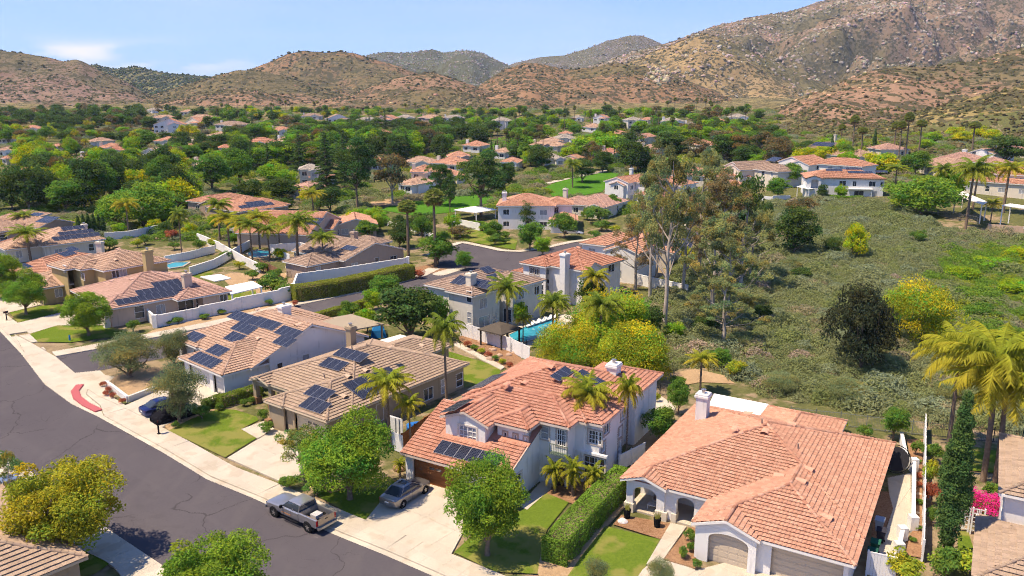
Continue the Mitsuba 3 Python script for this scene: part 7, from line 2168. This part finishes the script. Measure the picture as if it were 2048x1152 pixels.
c, rad = blobs(26, 0.4, 2.6, 1.9, 3, 0.45, 0.75, "round", 0.2)
key = thing("bougainvillea", "magenta bougainvillea spilling over the white lattice gate", "shrub")
m, cc = clump_leaves(c, rad, 3200, 0.15, (0.42, 0.025, 0.17), 5, 0.3, 0.05)
part(key, "blossom", (m[0] + P0, m[1]), "m_leaf", color=cc)
m, cc = clump_leaves(c * 0.9, rad * 0.95, 1500, 0.15, (0.09, 0.13, 0.02), 6)
part(key, "foliage", (m[0] + P0, m[1]), "m_leaf", color=cc)

# ---------------------------------------------------------------- vehicles
def loft(sections, cap=True):
    """closed skin through rings of equal length"""
    S = np.array(sections, float)
    n, m = S.shape[:2]
    i, j = np.meshgrid(np.arange(n - 1), np.arange(m), indexing="ij")
    q = np.stack([i * m + j, i * m + (j + 1) % m, (i + 1) * m + (j + 1) % m, (i + 1) * m + j], -1).reshape(-1, 4)
    v, f = S.reshape(-1, 3), tri(q)
    if cap:
        v = np.vstack([v, S[0].mean(0), S[-1].mean(0)])
        k = np.arange(m)
        f = np.vstack([f, np.stack([(k + 1) % m, k, np.full(m, n * m)], 1), np.stack([(n - 1) * m + k, (n - 1) * m + (k + 1) % m, np.full(m, n * m + 1)], 1)])
    return v, f


def ring(x, w, z0, z1, k=0.16, top=None):
    """rounded body section at x; half width w, from z0 to z1; top: half width at the top"""
    t = w if top is None else top
    return [(x, -w + k * 0.5, z0), (x, -w, z0 + k), (x, -w, z0 + (z1 - z0) * 0.55), (x, -(w * 0.35 + t * 0.65), z1 - k * 0.8), (x, -t + k, z1), (x, -t * 0.4, z1 + 0.02), (x, t * 0.4, z1 + 0.02), (x, t - k, z1), (x, w * 0.35 + t * 0.65, z1 - k * 0.8), (x, w, z0 + (z1 - z0) * 0.55), (x, w, z0 + k), (x, w - k * 0.5, z0)]


def wheel(key, P, yaw, x, y, r, w=0.22, rim=(0.45, 0.45, 0.46)):
    a = np.arange(24) * 2 * np.pi / 24
    prof = [(r * 0.62, -w / 2), (r * 0.93, -w / 2), (r, -w / 2 + 0.04), (r, w / 2 - 0.04), (r * 0.93, w / 2), (r * 0.62, w / 2)]
    S = [[(x + q * math.cos(t), y + b, r + q * math.sin(t)) for t in a] for q, b in prof]
    k = part(key, "wheel", place(loft(S, False), P, yaw), "m_rubber", smooth=40)
    sg = 1 if y > 0 else -1
    S = [[(x + q * math.cos(t), y + sg * b, r + q * math.sin(t)) for t in a] for q, b in [(r * 0.64, w / 2 - 0.02), (r * 0.58, w / 2 - 0.02), (r * 0.5, w / 2 - 0.06), (r * 0.16, w / 2 - 0.03), (0.01, w / 2 - 0.02)]]
    part(k, "rim", place(loft(S, False), P, yaw), "m_metal", color=rim)
    sp = cat([place(box(-0.03, 0, 0, 0.03, 0.03, r * 0.55), (0, 0)) for _ in range(1)])
    V = []
    for q in range(5):
        t = q * 2 * np.pi / 5
        v = sp[0].copy()
        V.append((np.column_stack([x + v[:, 0] * math.cos(t) - v[:, 2] * math.sin(t), y + sg * (w / 2 - 0.04) + v[:, 1] * sg, r + v[:, 0] * math.sin(t) + v[:, 2] * math.cos(t)]), sp[1]))
    part(k, "spoke", place(cat(V), P, yaw), "m_metal", color=rim, kind="stuff")


def bits(key, name, bs, P, yaw, bsdf, color=None, label=None):
    for b in bs:
        part(key, name, place(box(*b), P, yaw), bsdf, color=color, label=label)


def sedan(key, P, yaw, color, glass="m_glass", wheels=True, rim=(0.5, 0.5, 0.5), cover=False):
    """x forward, origin midway between the wheels on the ground"""
    b = [ring(-2.38, 0.70, 0.45, 0.86, 0.1), ring(-2.30, 0.84, 0.32, 0.98), ring(-1.95, 0.91, 0.24, 1.03), ring(-1.40, 0.925, 0.22, 1.0), ring(-0.6, 0.925, 0.21, 0.97), ring(0.4, 0.925, 0.21, 0.96), ring(1.0, 0.92, 0.22, 0.95), ring(1.6, 0.90, 0.24, 0.86), ring(2.1, 0.84, 0.28, 0.76), ring(2.36, 0.66, 0.36, 0.66, 0.1)]
    part(key, "body", place(loft(b), P, yaw), "m_carpaint", color=color, smooth=35)
    g = [ring(-1.85, 0.74, 0.98, 1.04, 0.03, 0.66), ring(-1.30, 0.80, 0.95, 1.33, 0.06, 0.60), ring(-0.85, 0.82, 0.95, 1.435, 0.06, 0.58), ring(-0.2, 0.82, 0.95, 1.455, 0.06, 0.58), ring(0.35, 0.82, 0.94, 1.38, 0.06, 0.60), ring(1.15, 0.76, 0.90, 0.955, 0.03, 0.68)]
    part(key, "cabin_glass", place(loft(g), P, yaw), "m_glass", smooth=35)
    rf = [ring(-1.02, 0.60, 1.395, 1.43, 0.02, 0.52), ring(-0.8, 0.60, 1.42, 1.47, 0.02, 0.53), ring(-0.2, 0.60, 1.43, 1.485, 0.02, 0.53), ring(0.22, 0.60, 1.40, 1.43, 0.02, 0.54)]
    part(key, "roof", place(loft(rf), P, yaw), "m_carpaint", color=color, smooth=35)
    part(key, "sunroof", place(box(-0.55, -0.36, 1.49, 0.0, 0.36, 1.512), P, yaw), "m_glass")
    for s in (-1, 1):
        for x0, z0, x1, z1 in ((-0.28, 0.95, -0.28, 1.44), (0.36, 0.95, 0.24, 1.41), (-1.62, 0.98, -1.02, 1.41), (1.12, 0.93, 0.24, 1.41)):
            part(key, "pillar", place(tube([(x0, s * 0.825, z0), (x1, s * 0.62, z1)], 0.035, 5), P, yaw), "m_carpaint", color=color)
        part(key, "tail_light", place(box(-2.36, s * 0.55 - 0.18, 0.70, -2.24, s * 0.55 + 0.22 * 1, 0.86), P, yaw), "m_paint", color=(0.45, 0.03, 0.03))
        part(key, "headlight", place(box(2.08, s * 0.55 - 0.2, 0.58, 2.28, s * 0.55 + 0.2, 0.70), P, yaw), "m_glass")
        part(key, "mirror", place(box(0.70, s * 0.98 - 0.11, 0.96, 0.88, s * 0.98 + 0.11, 1.10), P, yaw), "m_carpaint", color=color)
        part(key, "door_handle", place(box(-0.62, s * 0.93 - 0.02, 0.82, -0.42, s * 0.93 + 0.02, 0.86), P, yaw), "m_metal", color=(0.6, 0.6, 0.6))
        part(key, "door_seam", place(box(-0.30, s * 0.926 - 0.006, 0.30, -0.285, s * 0.926 + 0.006, 0.95), P, yaw), "m_rubber")
    part(key, "number_plate", place(box(-2.395, -0.2, 0.62, -2.375, 0.2, 0.73), P, yaw), "m_paint", color=(0.7, 0.7, 0.68))
    for x in (-1.42, 1.42):
        for y in (-0.82, 0.82):
            part(key, "wheel_arch", place(loft([[(x + 0.37 * math.cos(t), math.copysign(q, y), 0.33 + 0.37 * math.sin(t)) for t in np.linspace(0, 2 * np.pi, 20, endpoint=False)] for q in (0.75, 0.932)]), P, yaw), "m_rubber")
            wheel(key, P, yaw, x, math.copysign(0.84, y), 0.325, 0.21, rim)


k = thing("sedan", "grey four-door sedan parked on the driveway facing the wooden garage door", "car")
a, b = at(803, 1022), at(853, 985)       # right-hand wheels: rear, front
yaw = R(58)
mid = (a[:2] + b[:2]) / 2 + np.array([-math.sin(yaw), math.cos(yaw)]) * 0.85
sedan(k, np.array([*mid, 0.12]) if False else mid, yaw, (0.27, 0.26, 0.255))
for q in list(scene):
    if q.startswith(k + "__"):
        scene[q]["to_world"] = T().translate([0, 0, 0.12])

k = thing("pickup", "grey extended-cab pickup truck parked at the kerb with things in its open bed", "pickup truck")
a, b = at(553, 1034), at(614, 1062)       # street-side wheels: front, rear
d = (a - b)[:2]; yaw = math.atan2(d[1], d[0])
P = (a[:2] + b[:2]) / 2 + np.array([math.sin(yaw), -math.cos(yaw)]) * 0.86 * (1 if np.array([math.sin(yaw), -math.cos(yaw)])[1] > 0 else -1)
GREY = (0.34, 0.34, 0.36)
front = [ring(1.05, 0.95, 0.62, 1.22, 0.12), ring(1.6, 0.97, 0.58, 1.22, 0.14), ring(2.3, 0.97, 0.58, 1.19, 0.14), ring(2.75, 0.93, 0.58, 1.12, 0.14), ring(2.95, 0.85, 0.62, 1.02, 0.1)]
part(k, "hood", place(loft(front), P, yaw), "m_carpaint", color=GREY, smooth=35)
cab = [ring(-0.95, 0.97, 0.55, 1.24, 0.1), ring(1.08, 0.97, 0.55, 1.24, 0.1)]
part(k, "cab_body", place(loft(cab), P, yaw), "m_carpaint", color=GREY, smooth=35)
gl = [ring(-0.93, 0.88, 1.22, 1.76, 0.06, 0.68), ring(-0.5, 0.88, 1.22, 1.80, 0.06, 0.68), ring(0.35, 0.88, 1.22, 1.78, 0.06, 0.68), ring(1.12, 0.84, 1.20, 1.28, 0.03, 0.76)]
part(k, "cab_glass", place(loft(gl), P, yaw), "m_glass", smooth=35)
rf = [ring(-0.98, 0.74, 1.72, 1.80, 0.03, 0.66), ring(-0.5, 0.74, 1.76, 1.86, 0.03, 0.66), ring(0.30, 0.74, 1.75, 1.84, 0.03, 0.66), ring(0.42, 0.72, 1.70, 1.76, 0.03, 0.66)]
part(k, "cab_roof", place(loft(rf), P, yaw), "m_carpaint", color=(0.42, 0.42, 0.44), smooth=35)
for s in (-1, 1):
    for x0, x1 in ((-0.93, -0.93), (-0.25, -0.25), (1.08, 0.36)):
        part(k, "pillar", place(tube([(x0, s * 0.885, 1.22), (x1, s * 0.72, 1.76)], 0.06, 5), P, yaw), "m_carpaint", color=GREY)
    part(k, "bed_side", place(loft([[(x, s * 0.80, 0.60), (x, s * 0.80, 1.26), (x, s * 0.88, 1.28), (x, s * 0.965, 1.24), (x, s * 0.98, 0.9), (x, s * 0.95, 0.60)] for x in ((-1.0, -3.0) if s > 0 else (-3.0, -1.0))]), P, yaw), "m_carpaint", color=GREY)
    part(k, "stripe", place(box(-0.1, s * 0.976 - 0.004, 0.78, 0.95, s * 0.976 + 0.004, 0.84), P, yaw), "m_paint", color=(0.50, 0.20, 0.06))
    part(k, "step_bar", place(tube([(-0.9, s * 0.98, 0.42), (1.0, s * 0.98, 0.42)], 0.05, 6), P, yaw), "m_rubber")
    part(k, "tail_light", place(box(-3.04, s * 0.88 - 0.07, 0.78, -2.985, s * 0.88 + 0.07, 1.18), P, yaw), "m_paint", color=(0.42, 0.03, 0.03))
    part(k, "headlight", place(box(2.86, s * 0.66 - 0.2, 0.82, 2.96, s * 0.66 + 0.2, 1.0), P, yaw), "m_glass")
    part(k, "mirror", place(box(0.82, s * 1.08 - 0.1, 1.18, 0.95, s * 1.08 + 0.1, 1.40), P, yaw), "m_rubber")
    part(k, "door_seam", place(box(-0.16, s * 0.972 - 0.006, 0.62, -0.145, s * 0.972 + 0.006, 1.22), P, yaw), "m_rubber")
part(k, "bed_floor", place(box(-3.0, -0.80, 0.60, -1.0, 0.80, 0.70), P, yaw), "m_paint", color=(0.06, 0.06, 0.06))
part(k, "bed_front", place(box(-1.04, -0.80, 0.70, -0.985, 0.80, 1.26), P, yaw), "m_carpaint", color=GREY)
part(k, "tailgate", place(box(-3.06, -0.80, 0.64, -3.0, 0.80, 1.25), P, yaw), "m_carpaint", color=(0.30, 0.26, 0.22))
part(k, "tailgate_handle", place(box(-3.075, -0.12, 1.08, -3.06, 0.12, 1.15), P, yaw), "m_rubber")
part(k, "rear_bumper", place(box(-3.22, -0.92, 0.48, -3.06, 0.92, 0.66), P, yaw), "m_metal", color=(0.35, 0.35, 0.35))
part(k, "front_bumper", place(box(2.92, -0.92, 0.50, 3.08, 0.92, 0.72), P, yaw), "m_metal", color=(0.35, 0.35, 0.35))
part(k, "grille", place(box(2.93, -0.42, 0.76, 2.99, 0.42, 1.0), P, yaw), "m_rubber")
for x in (-2.0, 1.95):
    for y in (-0.8, 0.8):
        part(k, "wheel_arch", place(loft([[(x + 0.48 * math.cos(t), math.copysign(q, y), 0.44 + 0.48 * math.sin(t)) for t in np.linspace(0, 2 * np.pi, 20, endpoint=False)] for q in (0.7, 0.985)]), P, yaw), "m_rubber")
        wheel(k, P, yaw, x, math.copysign(0.87, y), 0.41, 0.27, (0.55, 0.53, 0.5))
for nm, lab, b, c in [("storage_box", "pale grey box lying in the pickup bed", (-2.1, -0.5, 0.71, -1.45, 0.2, 1.02), (0.45, 0.45, 0.46)), ("timber", "brown boards lying in the pickup bed", (-2.7, 0.3, 0.71, -1.2, 0.62, 0.86), (0.30, 0.19, 0.11)), ("tool_box", "dark tool box at the tailgate of the pickup bed", (-2.85, -0.6, 0.71, -2.4, 0.15, 0.98), (0.08, 0.07, 0.07))]:
    single(nm, lab, "box", place(box(*b), P, yaw), "m_paint", color=c)

k = thing("sedan", "blue car parked under the olive tree", "car")
sedan(k, at(330, 822)[:2], R(47), (0.02, 0.035, 0.16))
k = thing("covered_car", "car under a black cover beside the blue car", "car")
b = [ring(-2.3, 0.80, 0.05, 0.7, 0.2), ring(-1.8, 0.95, 0.03, 1.0, 0.2, 0.8), ring(-1.0, 0.97, 0.03, 1.38, 0.2, 0.68), ring(0.0, 0.97, 0.03, 1.42, 0.2, 0.66), ring(0.8, 0.97, 0.03, 1.15, 0.2, 0.74), ring(1.6, 0.95, 0.03, 0.9, 0.2, 0.82), ring(2.3, 0.75, 0.05, 0.62, 0.2)]
part(k, "cover_sheet", place(loft(b), at(352, 836)[:2], R(47)), "m_paint", color=(0.012, 0.012, 0.016), smooth=60)
part(k, "strap", place(loft([ring(-0.1, 0.98, 0.06, 1.44, 0.2, 0.67), ring(-0.04, 0.98, 0.06, 1.44, 0.2, 0.67)]), at(352, 836)[:2], R(47)), "m_rubber")
k = thing("sedan", "pale blue-grey car half hidden behind the thin tree at the left edge", "car")
sedan(k, at(18, 985)[:2], R(140), (0.32, 0.38, 0.42))
k = thing("sedan", "white car on the drive below the white terrace house", "car")
sedan(k, at(1147, 467)[:2], R(-15), (0.62, 0.62, 0.61))

# ---------------------------------------------------------------- small things
def mailbox(label, px, py, col):
    P = at(px, py)[:2]
    k = thing("mailbox", label, "mailbox")
    part(k, "post", place(box(-0.06, -0.06, 0, 0.06, 0.06, 1.1), P, R(-38), 0.12), "m_paint", color=col)
    part(k, "foot", place(box(-0.14, -0.14, 0, 0.14, 0.14, 0.06), P, R(-38), 0.12), "m_paint", color=col)
    a = np.linspace(0, np.pi, 9)
    S = [[(q * math.cos(t), y, 1.25 + q * math.sin(t)) for t in a] + [(-0.13, y, 1.1), (0.13, y, 1.1)] for y, q in ((-0.3, 0.13), (0.3, 0.13))]
    part(k, "box", place(loft(S), P, R(-38), 0.12), "m_paint", color=col)
    part(k, "flag", place(box(0.135, -0.1, 1.2, 0.15, -0.06, 1.45), P, R(-38), 0.12), "m_paint", color=(0.3, 0.03, 0.03))


mailbox("black mailbox on a post at the kerb by the striped lawn", 318, 870, (0.02, 0.02, 0.022))
mailbox("black mailbox on a post at the left edge by the small lawn", 14, 642, (0.03, 0.03, 0.03))


def bin_(label, px, py, col):
    P = at(px, py)[:2]
    k = thing("wheelie_bin", label, "bin")
    S = [[(-a, -a, z), (a, -a, z), (a, a, z), (-a, a, z)] for a, z in ((0.22, 0.1), (0.30, 1.0), (0.32, 1.02))]
    part(k, "body", place(loft(S), P, R(-31), 0.1), "m_paint", color=col)
    S = [[(-0.34, -0.34, z), (0.34, -0.34, z), (0.34, 0.36, z + e), (-0.34, 0.36, z + e)] for z, e in ((1.03, 0.0), (1.07, 0.06))]
    part(k, "lid", place(loft(S), P, R(-31), 0.1), "m_paint", color=np.array(col) * 1.3)
    for x in (-0.26, 0.26):
        part(k, "wheel", place(tube([(x - 0.03, 0.28, 0.1), (x + 0.03, 0.28, 0.1)], 0.1, 10), P, R(-31), 0.1), "m_rubber")


bin_("dark green wheelie bin beside the coral roofed house", 1748, 1112, (0.02, 0.09, 0.06))
bin_("second dark green wheelie bin nearest the white gate", 1742, 1130, (0.02, 0.075, 0.055))
bin_("blue-grey wheelie bin in the row below the roof edge", 1757, 1066, (0.22, 0.28, 0.36))
bin_("black wheelie bin between the blue-grey and the green ones", 1760, 1088, (0.03, 0.03, 0.04))
P = at(1788, 945)[:2]
k = thing("trampoline", "round trampoline hoop leaning at the rear corner of the coral roof", "trampoline")
a = np.linspace(0, 2 * np.pi, 25)
part(k, "hoop", place(tube(np.stack([1.2 * np.cos(a), 0.5 * np.sin(a), 1.3 + 1.1 * np.sin(a)], 1), 0.04, 6, False), P, R(-31)), "m_rubber")
part(k, "mat", place(loft([[(q * 1.1 * math.cos(t), q * 0.45 * math.sin(t) + e, 1.3 + q * 1.0 * math.sin(t)) for t in a[:-1]] for q, e in ((0.98, 0), (0.98, 0.02), (0.02, 0.03))]), P, R(-31)), "m_paint", color=(0.03, 0.03, 0.035))
for x in (-0.7, 0.7):
    part(k, "leg", place(tube([(x, 0, 0), (x, 0.1, 1.0)], 0.03, 6), P, R(-31)), "m_metal", color=(0.3, 0.3, 0.3))
# porch furniture
hw = lambda x, y, z=0.13: hA.world([[x, y, z]])[0]
k = thing("armchair", "grey cushioned seat inside the arched white porch", "chair")
O, yw = hw(-4.55, 6.2), R(-31)
for b, n, c in [((-0.45, -0.4, 0.25, 0.45, 0.4, 0.42), "seat", (0.4, 0.39, 0.38)), ((-0.45, 0.3, 0.42, 0.45, 0.45, 0.95), "backrest", (0.35, 0.34, 0.34)), ((-0.52, -0.4, 0.2, -0.46, 0.45, 0.65), "armrest", (0.5, 0.49, 0.47)), ((0.46, -0.4, 0.2, 0.52, 0.45, 0.65), "armrest", (0.5, 0.49, 0.47)), ((-0.2, 0.16, 0.44, 0.25, 0.3, 0.8), "cushion", (0.16, 0.12, 0.14))]:
    part(k, n, place(box(*b), O[:2], yw, O[2]), "m_paint", color=c)
for x in (-0.42, 0.42):
    for y in (-0.35, 0.4):
        part(k, "leg", place(box(x - 0.03, y - 0.03, 0, x + 0.03, y + 0.03, 0.25), O[:2], yw, O[2]), "m_paint", color=(0.5, 0.49, 0.47))
k = thing("footstool", "pale low table in front of the porch seat", "table")
O = hw(-4.7, 5.2)
part(k, "top", place(box(-0.45, -0.28, 0.36, 0.45, 0.28, 0.42), O[:2], yw, O[2]), "m_paint", color=(0.55, 0.54, 0.52))
for x in (-0.4, 0.4):
    for y in (-0.23, 0.23):
        part(k, "leg", place(box(x - 0.03, y - 0.03, 0, x + 0.03, y + 0.03, 0.36), O[:2], yw, O[2]), "m_paint", color=(0.55, 0.54, 0.52))
for lab, px, py in [("tall black planter with grasses left of the porch arch", 1254, 1038), ("tall black planter with grasses right of the porch arch", 1314, 1056)]:
    P = at(px, py)[:2]
    k = thing("planter", lab, "planter")
    S = [[(q * math.cos(t), q * math.sin(t), z) for t in np.arange(12) * np.pi / 6] for q, z in ((0.22, 0.1), (0.30, 0.85), (0.26, 0.86), (0.25, 0.8))]
    part(k, "pot", place(loft(S), P, 0, 0), "m_paint", color=(0.015, 0.015, 0.017))
    rr = np.random.default_rng(int(px))
    V, F = [], []
    for q in range(60):
        a_, e = rr.uniform(0, 6.28), rr.uniform(0.1, 0.35)
        b0 = np.array([rr.uniform(-.15, .15), rr.uniform(-.15, .15), 0.8])
        t_ = b0 + np.array([math.cos(a_) * e, math.sin(a_) * e, rr.uniform(0.35, 0.65)])
        V += [b0 + [0.02, 0, 0], b0 - [0.02, 0, 0], t_]; F.append([3 * q, 3 * q + 1, 3 * q + 2])
    part(k, "grass", place((np.array(V), np.array(F)), P), "m_leaf", color=(0.42, 0.42, 0.10), kind="stuff")
def rock(label, px, py, r, col, cat_="boulder", group=None, name="boulder"):
    rr = np.random.default_rng(int(px * 7 + py))
    s = trimesh.creation.icosphere(subdivisions=2, radius=1.0)
    v = np.array(s.vertices); v = v * (1 + 0.35 * (meshkit.fbm(v * 1.3 + px, 3, 2) - 0.5))[:, None] * [r, r * 0.8, r * 0.65]
    P = at(px, py)
    single(name, label, cat_, (v + P + [0, 0, r * 0.3], np.array(s.faces)), "m_paint", group=group, color=np.array(col) * (0.85 + 0.3 * rr.uniform(size=(len(v), 1))))


rock("white boulder on the pink terrace before the porch", 1245, 1046, 0.4, (0.68, 0.64, 0.60))
rock("tan boulder near the wooden garage door", 798, 940, 0.55, (0.34, 0.22, 0.15))
for i in range(16):
    rock("small rock lying in the rock garden under the white vinyl fence", 935 + rng.uniform(0, 95), 683 + rng.uniform(0, 40), rng.uniform(0.2, 0.45), (0.42, 0.30, 0.22), "rock", "rocks of the rock garden", "rock")
for i in range(7):
    PL(("redbush", "bush", "bushyellow")[i % 3], 935 + i * 14, 682 + i * 7, 694 + i * 7, 18, "small shrub among the rocks under the white vinyl fence", "shrubs of the rock garden")
for i, (x, y) in enumerate([(1834, 1028), (1832, 1040), (1835, 1052), (1838, 990)]):
    rock("pale stone in the long red bark bed", x, y, 0.22, (0.52, 0.42, 0.32), "stone", "stones in the bark bed", "stone")
# side yard of the tan house
k = thing("stored_doors", "stack of white doors stored against the tan house", "doors")
P = at(790, 872)[:2]
for i in range(3):
    part(k, "board", place(box(-0.9, -0.03 + 0.1 * i, 0, 0.1 + 0.4 * i, 0.03 + 0.1 * i, 1.9), P, R(-37)), "m_paint", color=(0.62, 0.62, 0.60))
single("tarpaulin", "blue tarpaulin over things beside the wooden fence", "tarpaulin", place(loft([[(x, y, z) for x, y, z in ((-.8 * q, -.5 * q, h), (.8 * q, -.6 * q, h), (.9 * q, .5 * q, h), (-.7 * q, .6 * q, h))] for q, h in ((1, 0.0), (1, 0.9), (0.6, 1.15), (0.05, 1.2))]), at(830, 868)[:2], R(20)), "m_paint", color=(0.03, 0.14, 0.42))
single("tarpaulin", "bright blue tent-like tarpaulin under the brown patio roof", "tarpaulin", place(loft([[(-1.1 * q, -1.1 * q, h), (1.1 * q, -1.0 * q, h), (1.0 * q, 1.1 * q, h), (-1.0 * q, 1.0 * q, h)] for q, h in ((1, 0), (0.8, 1.0), (0.25, 1.9), (0.02, 2.0))]), at(757, 672)[:2], R(10)), "m_paint", color=(0.03, 0.20, 0.52))
# gazebo and white pavilion
def pavilion(label, px, py, w, h, roofc, postc):
    P = at(px, py); k = thing("gazebo", label, "gazebo")
    for x in (-w / 2, w / 2):
        for y in (-w / 2, w / 2):
            part(k, "post", place(box(x - 0.09, y - 0.09, -0.1, x + 0.09, y + 0.09, h), P[:2], R(-40), P[2]), "m_paint", color=postc)
    o = w / 2 + 0.3
    S = [[(-a, -a, z), (a, -a, z), (a, a, z), (-a, a, z)] for a, z in ((o, h - 0.15), (o, h), (o * 0.3, h + 0.7), (0.02, h + 0.8))]
    part(k, "roof", place(loft(S), P[:2], R(-40), P[2]), "m_paint", color=roofc)


pavilion("dark brown gazebo beside the long pool", 1000, 690, 3.6, 2.3, (0.10, 0.085, 0.07), (0.05, 0.045, 0.04))
pavilion("white garden pavilion above the green road bank", 951, 437, 7.5, 2.4, (0.74, 0.74, 0.73), (0.74, 0.74, 0.73))
# barbecue island behind the two-storey house
k = thing("barbecue_island", "curved stone barbecue island with a dark grill behind the two-storey house", "barbecue")
P = at(1290, 850)[:2]
part(k, "counter", place(box(-1.6, -0.5, 0, 1.6, 0.5, 0.95), P, R(35)), "m_stucco_tan")
part(k, "worktop", place(box(-1.75, -0.6, 0.95, 1.75, 0.6, 1.05), P, R(35)), "m_paint", color=(0.13, 0.12, 0.11))
part(k, "grill", place(loft([[(x, -0.35, 1.05), (x, -0.35, 1.25), (x, 0, 1.42), (x, 0.35, 1.25), (x, 0.35, 1.05)] for x in (-0.5, 0.4)]), P, R(35)), "m_metal", color=(0.3, 0.3, 0.3))
for i, (x, y) in enumerate([(905, 497), (1150, 476)]):
    P = at(x, y); k = thing("street_lamp", ["street lamp at the turning circle of the side street", "street lamp by the upper road near the white car"][i], "street lamp")
    part(k, "pole", place(tube([(0, 0, 0), (0, 0, 5.6), (0.3, 0, 5.9), (1.0, 0, 6.0)], [0.09, 0.06, 0.05, 0.04], 7), P[:2], R(-60), P[2]), "m_paint", color=(0.10, 0.10, 0.10))
    part(k, "lantern", place(box(0.8, -0.12, 5.9, 1.4, 0.12, 6.05), P[:2], R(-60), P[2]), "m_paint", color=(0.25, 0.25, 0.25))
single("hydrant", "small blue utility post on the corner lawn", "post", place(tube([(0, 0, 0), (0, 0, 0.7), (0, 0, 0.75)], [0.12, 0.12, 0.03], 8), at(140, 682)[:2], 0, 0.1), "m_paint", color=(0.03, 0.18, 0.42))
for i in range(5):
    P = at(1060 + i * 12, 655 - i * 4)[:2]
    k = thing("lounger", "white sun lounger on the terrace of the long pool", "lounger", "loungers by the long pool")
    part(k, "seat", place(box(-0.9, -0.3, 0.25, 0.4, 0.3, 0.32), P, R(50), 0.1), "m_paint", color=(0.7, 0.7, 0.68))
    part(k, "backrest", place(loft([[(0.4, -0.3, 0.25), (0.4, 0.3, 0.25), (0.4, 0.3, 0.32), (0.4, -0.3, 0.32)], [(0.95, -0.3, 0.65), (0.95, 0.3, 0.65), (0.92, 0.3, 0.72), (0.92, -0.3, 0.72)]]), P, R(50), 0.1), "m_paint", color=(0.7, 0.7, 0.68))
    for x, y in ((-0.8, -0.25), (-0.8, 0.25), (0.35, -0.25), (0.35, 0.25)):
        part(k, "leg", place(box(x - 0.03, y - 0.03, 0, x + 0.03, y + 0.03, 0.25), P, R(50), 0.1), "m_paint", color=(0.6, 0.6, 0.6))

for e in [e for e in labels if not labels[e]]:
    del labels[e]

# ---------------------------------------------------------------- the light summer haze that pales the far hills
scene["air"] = {"type": "homogeneous", "albedo": {"type": "rgb", "value": [0.95, 0.95, 0.96]}, "sigma_t": {"type": "rgb", "value": [HAZE * 0.8, HAZE, HAZE * 1.35]}}
scene["haze"] = {"type": "cube", "to_world": T().translate([0, 3200, 330]).scale([6200, 3700, 345]), "bsdf": {"type": "null"}, "interior": {"type": "ref", "id": "air"}}
labels["haze"] = {"label": "thin pale summer haze lying over the valley and hills", "category": "haze", "kind": "stuff"}
scene["camera"]["medium"] = {"type": "ref", "id": "air"}
